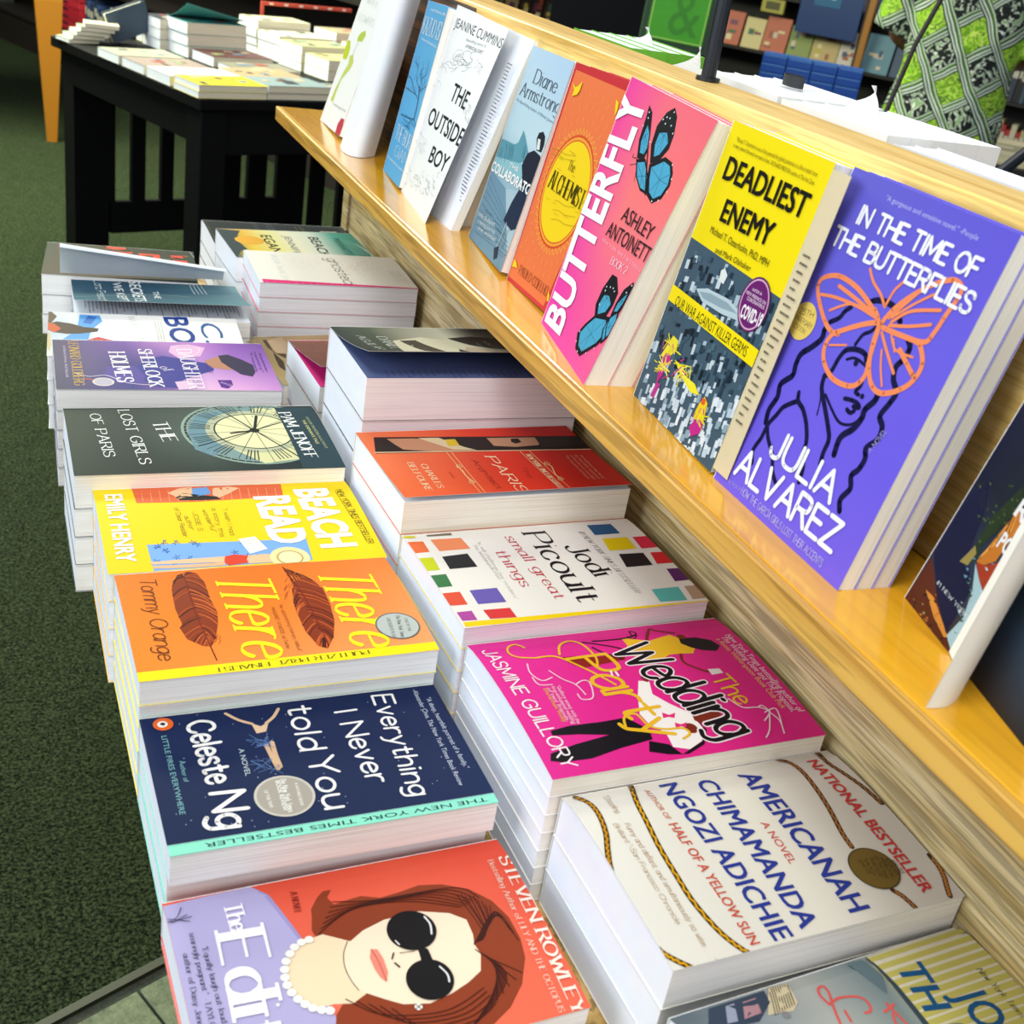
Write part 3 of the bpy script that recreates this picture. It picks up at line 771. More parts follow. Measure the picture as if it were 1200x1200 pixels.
ART['red']=r'''P|13,720 16,960 114,978 134,748|e2503a
P|217,749 186,1050 262,1050 309,760|e2503a
P|217,1130 229,1389 433,1403 445,1225 343,1129|e2503a
P|214,1525 208,1679 306,1697 338,1539|e2503a
P|418,1546 416,1735 556,1748 563,1560|e2503a
P|294,1227 302,1298 364,1301 368,1235|4a3c2c
T|NINTH|67 118 511 55 -8 70|a84a38|sans|
P|259,624 257,708 321,730|84503a
P|103,659 88,792 166,766|84503a
P|143,916 143,993 206,1023|3a3428
P|333,688 327,788 394,793|b8704a
P|127,743 121,841 189,849|84503a
P|170,472 162,576 231,579|84503a
P|163,1651 168,1707 226,1758|84503a
P|293,616 285,725 355,722|b8704a
P|326,1055 321,1153 388,1161|3a3428
P|155,1494 158,1560 218,1601|3a3428
P|409,857 401,963 470,962|84503a
P|310,1169 291,1325 372,1275|6a5a38
P|100,1265 104,1330 164,1372|3a3428
P|265,1504 270,1564 328,1611|84503a
P|244,471 229,602 305,576|6a5a38
P|216,829 219,892 278,935|6a5a38
P|232,653 211,810 293,759|84503a
P|243,306 244,377 304,412|6a5a38
P|390,1418 383,1526 452,1523|6a5a38
P|112,910 106,1009 174,1017|3a3428
P|324,1203 321,1291 386,1309|3a3428
P|209,1666 212,1732 272,1773|b8704a
P|326,387 329,448 387,492|84503a
P|191,873 182,985 253,980|84503a
P|461,280 442,431 521,384|b8704a
P|334,790 316,939 395,895|3a3428
P|310,1562 314,1623 373,1668|3a3428
P|480,302 474,400 540,406|84503a
P|378,1051 367,1172 439,1157|3a3428
P|385,643 384,722 446,748|84503a
S|-11,1779 665,1913|c8c8b8|0.8|0'''
ART['paris']=r'''P|108,128 233,2106 522,2061 428,41|241c1a
P|147,231 158,461 197,667 321,773 439,898 433,578 370,303 278,269|c08a68
P|154,512 161,697 367,858 444,947 410,739|d8c49c
P|203,741 203,836 333,828 340,723|d9b82a
P|204,1134 225,1594 315,1626 389,1555 408,1330 368,1136|b98a6c
P|237,1352 235,1425 314,1426 340,1360 306,1331|2a1c18
P|225,1594 251,2030 427,1997 437,1568|2e2a26
P|399,43 515,2074 530,2070 416,37|e8c8a0
T|PARIS|576 965 715 -5 15 93|f4e4bc|serif|0.15
T|Architect|629 812 587 -7 1 54|8c1c1c|script|0.11
T|The|810 1171 227 -5 1 56|8c1c1c|script|0.08
T|CHARLES|675 346 459 -16 2 52|f2ddb0|serif|0.16
T|BELFOURE|631 245 546 -30 3 53|f2ddb0|serif|0.16
S|463,659 1355,634|f0cf94|0.5|0
S|467,703 1354,674|f0cf94|0.5|0
S|498,1326 1348,1338|f0cf94|0.5|0
S|494,1416 1345,1432|f0cf94|0.5|0
S|737,690 766,670 777,649 767,637 744,638 721,649 708,664 709,674 721,677 735,672 744,664 745,658|f0cf94|0.5|1
S|1053,676 1082,656 1092,636 1082,624 1060,625 1037,636 1025,651 1026,661 1038,663 1052,658 1060,651 1061,645|f0cf94|0.5|1
S|767,1489 797,1465 808,1442 797,1430 774,1432 750,1446 737,1462 739,1473 751,1475 765,1469 774,1460 775,1454|f0cf94|0.5|1
S|1080,1467 1109,1444 1120,1421 1109,1409 1086,1412 1063,1426 1051,1442 1052,1453 1064,1454 1078,1448 1087,1439 1087,1433|f0cf94|0.5|1
S|743,642 837,654 940,645 1059,661|f0cf94|1|1
S|769,1438 831,1470 1007,1429 1097,1445|f0cf94|1|1
T|NEW YORK TIMES BESTSELLER|574 1348 734 -16 1 44|f2ddb0|serif|0.16
T|A NOVEL|845 523 124 -3 0 20|b02418|sans|
T|"The suspense and beauty|619 1698 505 -23 1 30|e8a48c|sans|
T|of the plot are matched|624 1747 505 -26 2 29|e8a48c|sans|
T|by heartfelt moments|629 1795 506 -27 2 29|e8a48c|sans|
T|throughout the story"|633 1844 508 -30 2 29|e8a48c|sans|'''
ART['pic']=r'''P|1239,19 1297,2032 1353,2037 1297,16|f1cf12
P|122,-3 132,127 302,117 307,-16|e8703c
P|114,193 120,446 303,454 304,196|e98a5c
P|18,-18 25,92 63,94 56,-19|d9d21e
P|29,188 21,403 64,394 54,189|7a6a5c
P|383,-12 387,112 569,101 569,-20|c8d21e
P|389,185 372,399 570,402 572,178|25262a
P|635,-11 633,123 798,111 799,-16|3e7a4c
P|872,215 872,431 1057,430 1050,210|6a5cb0
P|876,0 877,137 1041,133 1034,-5|e0553c
P|1119,17 1119,132 1231,131 1224,20|b04aa0
P|1125,217 1132,424 1250,428 1236,227|d83a3c
P|70,1593 79,1815 250,1812 249,1576|265a8c
P|316,1607 322,1837 511,1821 510,1573|efd60c
P|570,1624 582,1842 767,1827 765,1590|241c24
P|1089,1631 1091,1871 1267,1849 1254,1615|5ebcb8
P|329,1885 332,2056 515,2028 518,1866|e02a4c
P|587,1906 592,2045 762,2022 759,1871|dc2430
P|839,1912 847,2063 1014,2023 1016,1886|5e2468
P|1091,1925 1097,2048 1264,2019 1266,1899|b89a80
T|Jodi|394 1219 454 48 -18 173|1e1c20|serif|0.13
T|Picoult|135 979 1022 -3 1 198|1e1c20|serif|0.13
T|small great|165 801 922 12 -1 92|c83a48|serif|0.12
T|things|376 624 515 3 -1 94|c83a48|serif|0.12
T|#1 NEW YORK TIMES BESTSELLER|167 1458 942 18 9 50|55505a|serif|0.06
T|"It will challenge her readers"|209 540 827 -35 1 30|b8b4b0|serif|
T|-The Washington Post|229 493 541 -5 0 30|b8b4b0|serif|'''
ART['wed']=r'''P|315,571 321,685 365,819 347,1042 431,1023 458,772 470,663 390,599|8c2420
P|155,1137 235,1325 184,1524 279,1595 388,1622 457,1563 440,1470 439,1373 514,1231 470,1137 414,1113 343,1044 267,1127|e8b82a
S|173,1573 105,1457 73,1419 222,1310|7c2c20|2.4|1
S|447,1465 548,1433 658,1519 681,1560|7c2c20|2.2|1
P|244,1568 262,1706 320,1800 404,1825 460,1761 431,1658 382,1589 317,1543|221a22
E|230 1596 35|7c2c20
P|654,1563 663,1655 715,1657 720,1559|e8e0e0
P|1039,161 1019,300 1024,538 1018,713 1151,818 1239,795 1269,560 1317,323 1311,119 1286,51 1228,77 1183,270 1147,525 1104,331 1081,154|15141c
P|1249,765 1302,884 1400,929 1318,1127 1238,1194 1158,1194 1225,1212 1348,1124 1403,977 1383,840 1336,719|15141c
P|682,988 704,1061 835,1014 947,1082 1056,1176 1206,1192 1317,1122 1369,1001 1329,899 1201,915 1107,841 1006,825 848,894|f2eeec
P|1049,1193 1022,1301 1050,1377 1114,1394 1201,1304 1177,1209 1131,1171|7c2c20
E|1196 1108 47|7c2c20
P|1020,985 1051,1024 1040,1076 1087,1044 1068,1009 1073,966|e0307c
P|1126,1023 1149,1058 1139,1108 1184,1077 1166,1048 1177,1004|e0307c
S|653,1036 693,1045|7c2c20|3|0
S|156,901 164,1033 162,1171 131,1272|17151b|1.6|1
S|154,822 271,1029 395,1151|17151b|1.6|1
S|423,1001 314,899 236,859|17151b|1.6|1
T|Wedding|304 963 1025 316 -50 329|f4ecf0|script|0.17
T|Wedding|304 963 1025 316 -50 329|17151b|script|0.105
S|154,1231 70,1251 111,1283 185,1230 146,1194|17151b|1|1
T|Party|347 599 884 166 -11 310|e8b82a|script|0.1
S|288,392 256,280 190,234 108,265 82,333 143,376|e8b82a|1.6|1
S|288,392 300,539 462,666 599,752 693,806|e8b82a|1.8|1
S|281,579 165,636 119,733 186,805 365,819 483,772|e8b82a|1.8|1
S|1106,668 1016,704 1001,797 1122,833 1172,931 1185,1050 1240,1075 1276,1004|e8b82a|1.8|1
T|The|752 1523 299 44 -22 151|e8b82a|brush|0.11
T|JASMINE GUILLORY|122 58 1237 48 -4 98|f6ecf0|brush|0.12
S|348,301 459,277 554,320 531,405|f4c8dc|1|1
S|454,416 563,465 640,529 753,548|f4c8dc|1|1
S|505,268 591,279 609,369|f4c8dc|1|1
S|640,529 607,595 638,635 789,585 795,503 736,495|f4c8dc|1|1
S|981,1529 1082,1585 1102,1695 1148,1761|f6dbe6|1|1
S|1157,1715 1142,1820 1327,1752|f6dbe6|1|1
S|1148,1761 1309,1656 1375,1587|f6dbe6|1|1
S|1163,1751 1251,1776 1365,1738|f6dbe6|1|1
S|1102,1695 1093,1737 1163,1751 1230,1667|f6dbe6|1|1
T|New York Times bestselling author of|280 1946 923 22 -1 54|f6dbe6|sans|
T|The Wedding Date and The Proposal,|299 1893 891 23 -1 53|f6dbe6|sans|
T|a Reese Witherspoon Book Club Pick|318 1839 829 23 -1 48|f2c27a|sans|
T|"Guillory wows with the|623 387 392 -26 2 32|f4c8dc|sans|
T|long-anticipated wedding|631 349 378 -18 2 32|f4c8dc|sans|
T|of two friends."|638 311 365 -11 1 32|f4c8dc|sans|
T|Entertainment Weekly|641 286 341 -12 1 31|e8b82a|sans|
S|563,874 606,872|f6ecf0|1.6|0
S|546,844 598,830|f6ecf0|1.4|0'''
ART['amer']=r'''S|-15,1580 67,1636 180,1657 368,1636 554,1600 731,1554 847,1540|4a3020|3.6|1
S|-25,1589 -6,1587|a8703c|1.3|0
S|7,1574 -5,1606|a8703c|1.3|0
S|-11,1612 25,1601|a8703c|1.3|0
S|35,1592 32,1620|a8703c|1.3|0
S|23,1630 55,1624|a8703c|1.3|0
S|62,1616 64,1640|a8703c|1.3|0
S|57,1648 86,1639|a8703c|1.3|0
S|92,1631 96,1651|a8703c|1.3|0
S|90,1659 119,1649|a8703c|1.3|0
S|124,1641 132,1659|a8703c|1.3|0
S|128,1667 158,1654|a8703c|1.3|0
S|162,1646 178,1661|a8703c|1.3|0
S|174,1668 209,1653|a8703c|1.3|0
S|212,1646 236,1657|a8703c|1.3|0
S|233,1664 272,1647|a8703c|1.3|0
S|275,1639 302,1649|a8703c|1.3|0
S|299,1656 338,1638|a8703c|1.3|0
S|341,1631 367,1639|a8703c|1.3|0
S|365,1646 401,1628|a8703c|1.3|0
S|403,1621 430,1629|a8703c|1.3|0
S|427,1636 463,1617|a8703c|1.3|0
S|465,1610 492,1617|a8703c|1.3|0
S|490,1623 525,1604|a8703c|1.3|0
S|527,1597 553,1603|a8703c|1.3|0
S|552,1610 586,1590|a8703c|1.3|0
S|587,1583 616,1587|a8703c|1.3|0
S|614,1594 648,1573|a8703c|1.3|0
S|649,1566 677,1570|a8703c|1.3|0
S|675,1576 706,1557|a8703c|1.3|0
S|708,1550 730,1557|a8703c|1.3|0
S|728,1563 756,1547|a8703c|1.3|0
S|758,1540 778,1549|a8703c|1.3|0
S|775,1556 801,1541|a8703c|1.3|0
S|803,1534 818,1545|a8703c|1.3|0
S|816,1552 836,1538|a8703c|1.3|0
S|838,1532 846,1543|a8703c|1.3|0
S|1194,1576 1243,1607 1331,1630|4a3020|3.6|1
S|1188,1585 1200,1577|a8703c|1.3|0
S|1204,1571 1203,1587|a8703c|1.3|0
S|1200,1593 1214,1588|a8703c|1.3|0
S|1218,1582 1220,1599|a8703c|1.3|0
S|1217,1605 1233,1599|a8703c|1.3|0
S|1237,1593 1242,1609|a8703c|1.3|0
S|1239,1616 1258,1609|a8703c|1.3|0
S|1261,1602 1272,1618|a8703c|1.3|0
S|1269,1625 1292,1618|a8703c|1.3|0
S|1294,1611 1306,1627|a8703c|1.3|0
S|1303,1633 1322,1625|a8703c|1.3|0
S|1325,1619 1330,1632|a8703c|1.3|0
S|-10,1918 133,1893 267,1928 411,1968 574,1990|3c2a1c|3.6|1
S|-16,1929 15,1903|9a6a3c|1.3|0
S|22,1892 34,1904|9a6a3c|1.3|0
S|28,1914 63,1892|9a6a3c|1.3|0
S|69,1883 84,1896|9a6a3c|1.3|0
S|78,1905 112,1888|9a6a3c|1.3|0
S|118,1880 131,1897|9a6a3c|1.3|0
S|125,1905 157,1893|9a6a3c|1.3|0
S|163,1885 175,1905|9a6a3c|1.3|0
S|169,1913 201,1904|9a6a3c|1.3|0
S|207,1896 219,1917|9a6a3c|1.3|0
S|214,1925 246,1918|9a6a3c|1.3|0
S|251,1910 265,1931|9a6a3c|1.3|0
S|260,1939 292,1931|9a6a3c|1.3|0
S|297,1923 311,1945|9a6a3c|1.3|0
S|306,1952 339,1945|9a6a3c|1.3|0
S|344,1938 359,1959|9a6a3c|1.3|0
S|354,1967 387,1959|9a6a3c|1.3|0
S|392,1952 409,1971|9a6a3c|1.3|0
S|405,1979 441,1970|9a6a3c|1.3|0
S|445,1962 469,1981|9a6a3c|1.3|0
S|465,1988 504,1978|9a6a3c|1.3|0
S|507,1971 530,1988|9a6a3c|1.3|0
S|526,1996 558,1985|9a6a3c|1.3|0
S|562,1977 572,1993|9a6a3c|1.3|0
S|1025,1999 1108,1996 1185,1974 1254,1937 1317,1906|4a3020|3.6|1
S|1021,2009 1035,1996|b87a3a|1.3|0
S|1037,1989 1046,2002|b87a3a|1.3|0
S|1043,2009 1063,1996|b87a3a|1.3|0
S|1065,1989 1077,2001|b87a3a|1.3|0
S|1074,2008 1095,1995|b87a3a|1.3|0
S|1097,1988 1107,1999|b87a3a|1.3|0
S|1106,2006 1122,1991|b87a3a|1.3|0
S|1124,1984 1134,1993|b87a3a|1.3|0
S|1133,2000 1148,1984|b87a3a|1.3|0
S|1149,1977 1160,1986|b87a3a|1.3|0
S|1159,1992 1173,1976|b87a3a|1.3|0
S|1174,1969 1185,1976|b87a3a|1.3|0
S|1184,1983 1197,1966|b87a3a|1.3|0
S|1198,1959 1209,1965|b87a3a|1.3|0
S|1209,1971 1220,1953|b87a3a|1.3|0
S|1220,1947 1232,1952|b87a3a|1.3|0
S|1232,1958 1243,1940|b87a3a|1.3|0
S|1243,1934 1254,1940|b87a3a|1.3|0
S|1254,1946 1266,1929|b87a3a|1.3|0
S|1266,1922 1278,1928|b87a3a|1.3|0
S|1277,1934 1290,1916|b87a3a|1.3|0
S|1290,1910 1301,1916|b87a3a|1.3|0
S|1300,1922 1310,1906|b87a3a|1.3|0
S|1310,1900 1317,1908|b87a3a|1.3|0
S|-2,477 174,417 343,387 558,354 776,342 968,340 1172,376 1298,430 1376,488|4c3612|3.6|1
S|-4,486 30,458|d9a018|1.3|0
S|32,452 55,454|d9a018|1.3|0
S|54,460 86,439|d9a018|1.3|0
S|88,433 115,435|d9a018|1.3|0
S|113,441 146,421|d9a018|1.3|0
S|148,415 173,420|d9a018|1.3|0
S|172,426 202,409|d9a018|1.3|0
S|204,403 227,409|d9a018|1.3|0
S|225,415 255,399|d9a018|1.3|0
S|257,393 282,399|d9a018|1.3|0
S|280,405 312,389|d9a018|1.3|0
S|314,383 342,389|d9a018|1.3|0
S|340,395 377,379|d9a018|1.3|0
S|378,373 411,378|d9a018|1.3|0
S|409,383 448,367|d9a018|1.3|0
S|450,361 484,366|d9a018|1.3|0
S|482,372 522,356|d9a018|1.3|0
S|524,350 557,357|d9a018|1.3|0
S|556,362 595,349|d9a018|1.3|0
S|597,343 631,351|d9a018|1.3|0
S|629,356 669,344|d9a018|1.3|0
S|671,338 704,347|d9a018|1.3|0
S|703,353 742,341|d9a018|1.3|0
S|744,335 775,344|d9a018|1.3|0
S|773,350 810,339|d9a018|1.3|0
S|811,333 840,342|d9a018|1.3|0
S|839,347 873,336|d9a018|1.3|0
S|875,331 903,340|d9a018|1.3|0
S|901,346 936,336|d9a018|1.3|0
S|938,331 967,343|d9a018|1.3|0
S|965,348 1003,342|d9a018|1.3|0
S|1005,336 1037,351|d9a018|1.3|0
S|1035,356 1075,352|d9a018|1.3|0
S|1078,347 1109,363|d9a018|1.3|0
S|1106,369 1144,366|d9a018|1.3|0
S|1146,361 1171,378|d9a018|1.3|0
S|1168,383 1199,381|d9a018|1.3|0
S|1202,376 1220,394|d9a018|1.3|0
S|1217,399 1244,399|d9a018|1.3|0
S|1247,394 1261,413|d9a018|1.3|0
S|1258,418 1282,418|d9a018|1.3|0
S|1285,414 1297,432|d9a018|1.3|0
S|1293,437 1316,438|d9a018|1.3|0
S|1319,434 1328,454|d9a018|1.3|0
S|1325,458 1346,461|d9a018|1.3|0
S|1349,456 1356,475|d9a018|1.3|0
S|1352,480 1370,480|d9a018|1.3|0
S|1373,475 1375,490|d9a018|1.3|0
S|25,76 114,125 226,130 375,97 510,39 618,-3 730,-32|4c3612|3.6|1
S|11,86 39,78|c88c18|1.3|0
S|46,72 46,92|c88c18|1.3|0
S|38,97 67,97|c88c18|1.3|0
S|74,91 78,112|c88c18|1.3|0
S|72,118 100,116|c88c18|1.3|0
S|105,110 112,128|c88c18|1.3|0
S|107,134 133,127|c88c18|1.3|0
S|137,121 146,134|c88c18|1.3|0
S|143,140 168,130|c88c18|1.3|0
S|170,124 183,135|c88c18|1.3|0
S|181,141 206,129|c88c18|1.3|0
S|208,124 225,132|c88c18|1.3|0
S|223,138 250,124|c88c18|1.3|0
S|251,119 273,125|c88c18|1.3|0
S|272,130 300,115|c88c18|1.3|0
S|301,109 325,113|c88c18|1.3|0
S|324,119 351,102|c88c18|1.3|0
S|351,97 375,99|c88c18|1.3|0
S|375,104 399,86|c88c18|1.3|0
S|398,81 422,81|c88c18|1.3|0
S|423,86 445,66|c88c18|1.3|0
S|444,61 468,60|c88c18|1.3|0
S|469,65 489,46|c88c18|1.3|0
S|488,41 510,41|c88c18|1.3|0
S|511,46 529,29|c88c18|1.3|0
S|529,24 548,25|c88c18|1.3|0
S|548,30 565,14|c88c18|1.3|0
S|565,9 583,12|c88c18|1.3|0
S|583,17 600,1|c88c18|1.3|0
S|600,-4 618,-1|c88c18|1.3|0
S|618,4 638,-11|c88c18|1.3|0
S|638,-16 659,-13|c88c18|1.3|0
S|659,-8 681,-22|c88c18|1.3|0
S|682,-28 701,-23|c88c18|1.3|0
S|700,-18 718,-32|c88c18|1.3|0
S|718,-37 730,-30|c88c18|1.3|0
S|1138,-26 1217,-5 1287,47 1367,127|4c3612|3.6|1
S|1135,-19 1148,-26|d9a018|1.3|0
S|1150,-31 1158,-20|d9a018|1.3|0
S|1156,-15 1174,-21|d9a018|1.3|0
S|1176,-26 1187,-13|d9a018|1.3|0
S|1185,-8 1204,-12|d9a018|1.3|0
S|1207,-17 1215,-3|d9a018|1.3|0
S|1212,2 1230,0|d9a018|1.3|0
S|1233,-5 1239,11|d9a018|1.3|0
S|1236,15 1253,15|d9a018|1.3|0
S|1257,11 1262,28|d9a018|1.3|0
S|1259,32 1277,35|d9a018|1.3|0
S|1280,30 1286,49|d9a018|1.3|0
S|1283,53 1302,58|d9a018|1.3|0
S|1306,54 1314,77|d9a018|1.3|0
S|1311,81 1332,89|d9a018|1.3|0
S|1336,85 1344,108|d9a018|1.3|0
S|1340,112 1359,117|d9a018|1.3|0
S|1363,112 1365,129|d9a018|1.3|0
T|AMERICANAH|102 1203 1164 6 -1 151|2c3c94|sans|0.016
T|CHIMAMANDA|94 890 1194 -38 4 134|2c3c94|sans|0.016
T|NGOZI ADICHIE|65 640 1254 15 -2 133|2c3c94|sans|0.016
T|A NOVEL|533 1079 338 -13 2 55|cf4038|sans|
T|NATIONAL BESTSELLER|92 1758 1165 -4 0 87|cf3c3c|sans|0.02
T|AUTHOR OF|87 518 281 -5 1 39|cf6a50|sans|
T|HALF OF A YELLOW SUN|408 503 901 0 0 66|d0533c|sans|0.01
T|"Dazzling. . . . Funny and defiant, and simultaneously so wise. . . ."|69 240 1267 -8 5 35|c0a07c|script|0.09
T|Brilliant."-San Francisco Chronicle|322 173 760 -8 5 33|c0a07c|script|0.09
E|1026 1569 157|4e4022
E|1026 1569 148|75602e
T|ONE OF|951 1505 105 -2 1 28|3c3018|sans|
T|The New York Times|949 1547 125 -16 3 26|3c3018|sans|
T|TEN BEST BOOKS|947 1588 146 -29 5 27|3c3018|sans|
T|OF THE YEAR|945 1630 166 -44 7 26|3c3018|sans|
T|WINNER OF THE|963 1656 147 -26 5 27|3c3018|sans|
T|NATIONAL BOOK|982 1682 127 -9 2 28|3c3018|sans|
T|CRITICS CIRCLE|1000 1708 108 9 -2 28|3c3018|sans|'''
ART['edit']=r'''P|28,-8 11,249 1,496 106,577 300,628 496,679 765,666 1122,731 1560,716 1615,622 1391,-89|b3add8
P|1,496 106,577 300,628 496,679 515,665 315,609 123,555|9f98cc
P|330,767 281,776 203,832 161,878 162,928 219,889 279,912 268,984 257,1080 301,1182 288,1305 265,1433 295,1568 373,1710 495,1809 639,1859 800,1862 931,1835 1091,1745 1209,1625 1289,1479 1349,1280 1369,959 1298,719 1149,666 1001,717 924,789 912,919 599,929 551,833 518,755 434,739|8e3c20
P|500,652 476,789 574,937 912,919 958,821 935,723 936,640 894,580 776,528 676,533 569,575|f3dcb8
P|572,911 510,1012 467,1151 459,1363 520,1531 592,1610 702,1607 767,1588 839,1599 948,1555 1000,1461 1043,1343 1068,1212 1034,1072 975,985 903,890 815,846 712,847 626,877|f7e4c8
S|560,908 636,863 724,844 817,852 889,873|3a2418|0.5|1
S|760,1591 714,1669 399,1626|3f1710|0.6|1
S|760,1591 693,1683 403,1650|3f1710|0.6|1
S|761,1590 698,1685 424,1668|3f1710|0.6|1
S|762,1590 702,1688 424,1695|3f1710|0.6|1
S|763,1590 671,1706 436,1716|3f1710|0.6|1
S|764,1589 678,1708 469,1729|3f1710|0.6|1
S|765,1589 653,1723 484,1749|3f1710|0.6|1
S|766,1589 661,1725 519,1761|3f1710|0.6|1
S|766,1588 644,1737 534,1781|3f1710|0.6|1
S|767,1588 651,1738 574,1790|3f1710|0.6|1
S|768,1588 634,1751 606,1803|3f1710|0.6|1
S|769,1587 619,1762 633,1818|3f1710|0.6|1
S|770,1587 586,1780 681,1823|3f1710|0.6|1
S|771,1587 596,1781 729,1829|3f1710|0.6|1
S|771,1586 604,1783 764,1839|3f1710|0.6|1
S|772,1586 582,1797 812,1844|3f1710|0.6|1
S|806,1579 874,1627 1022,1776|3f1710|0.6|1
S|806,1579 890,1631 1055,1723|3f1710|0.6|1
S|806,1579 906,1635 1087,1671|3f1710|0.6|1
S|806,1579 922,1639 1119,1620|3f1710|0.6|1
S|806,1579 937,1643 1151,1569|3f1710|0.6|1
S|806,1579 953,1648 1181,1519|3f1710|0.6|1
S|806,1579 968,1652 1212,1470|3f1710|0.6|1
S|806,1579 984,1656 1242,1422|3f1710|0.6|1
S|806,1579 999,1660 1272,1374|3f1710|0.6|1
S|806,1579 1015,1664 1301,1327|3f1710|0.6|1
S|806,1579 1030,1668 1329,1280|3f1710|0.6|1
S|806,1579 1045,1672 1359,1234|3f1710|0.6|1
S|471,768 346,1006 372,1323 497,1612|3f1710|0.55|1
S|437,791 340,1031 367,1372 491,1634|3f1710|0.55|1
S|402,814 335,1055 361,1422 484,1656|3f1710|0.55|1
S|368,837 329,1080 356,1472 478,1678|3f1710|0.55|1
S|332,861 324,1105 351,1522 472,1700|3f1710|0.55|1
S|296,884 318,1130 346,1573 465,1722|3f1710|0.55|1
S|260,909 313,1155 340,1624 459,1745|3f1710|0.55|1
S|924,789 1068,954 1135,1275 1057,1529|3f1710|0.55|1
S|954,843 1107,1005 1159,1310 1084,1536|3f1710|0.55|1
S|984,897 1145,1056 1184,1344 1111,1543|3f1710|0.55|1
S|1014,951 1183,1107 1208,1379 1138,1550|3f1710|0.55|1
S|1044,1005 1221,1157 1232,1414 1165,1557|3f1710|0.55|1
P|650,1013 660,1047 731,1060 822,1056 879,1029 840,1007 779,994 704,991|e88a78
S|651,1015 736,1029 873,1033|c04a40|0.5|1
E|583 1277 142|111013
E|927 1263 132|111013
P|678,1262 735,1321 817,1321 825,1255 734,1265|111013
S|509,1380 571,1393 639,1377|e8e8ea|1.1|1
S|863,1343 922,1366 971,1359|e8e8ea|1|1
S|631,1164 662,1176|e8e8ea|0.8|1
S|709,1127 744,1106|2a1a14|0.9|1
S|775,1112 806,1128|2a1a14|1|1
S|718,1158 728,1244|2a1a14|0.4|1
D|496,707 503,662 526,617 563,583 607,550 657,530 708,519 758,519 809,530 857,551 897,579 930,611 954,652 970,692|f6f3ea|2.6
E|1074 1145 21|f1efe6
S|1054,1135 1094,1155|2a1a14|0.5|1
S|1063,1166 1085,1124|2a1a14|0.5|1
T|STEVEN ROWLEY|178 1990 1170 -45 3 77|f6e2d4|serif|0.2
T|Bestselling Author of LILY AND THE OCTOPUS|186 1914 1128 -46 1 36|f2cdb8|serif|0.12
T|The|127 317 199 -1 0 96|f7f4fb|serif|0.19
T|Editor|354 235 1103 -49 11 250|f7f4fb|serif|0.2
T|A NOVEL|122 698 169 -17 4 36|8c2a20|serif|0.14
T|"Equally laugh-out-loud funny and|395 145 737 7 0 29|3a3350|serif|0.12
T|searingly poignant." -TAYLOR JENKINS|280 97 876 -11 0 29|3a3350|serif|0.12
T|author of Daisy Jones & The Six|414 40 725 -10 0 29|3a3350|serif|0.12
S|165,2 144,55 73,92|34305a|0.45|1
S|177,24 137,114|34305a|0.45|1
S|173,9 158,135|34305a|0.45|1
S|142,6 193,119|34305a|0.45|1'''
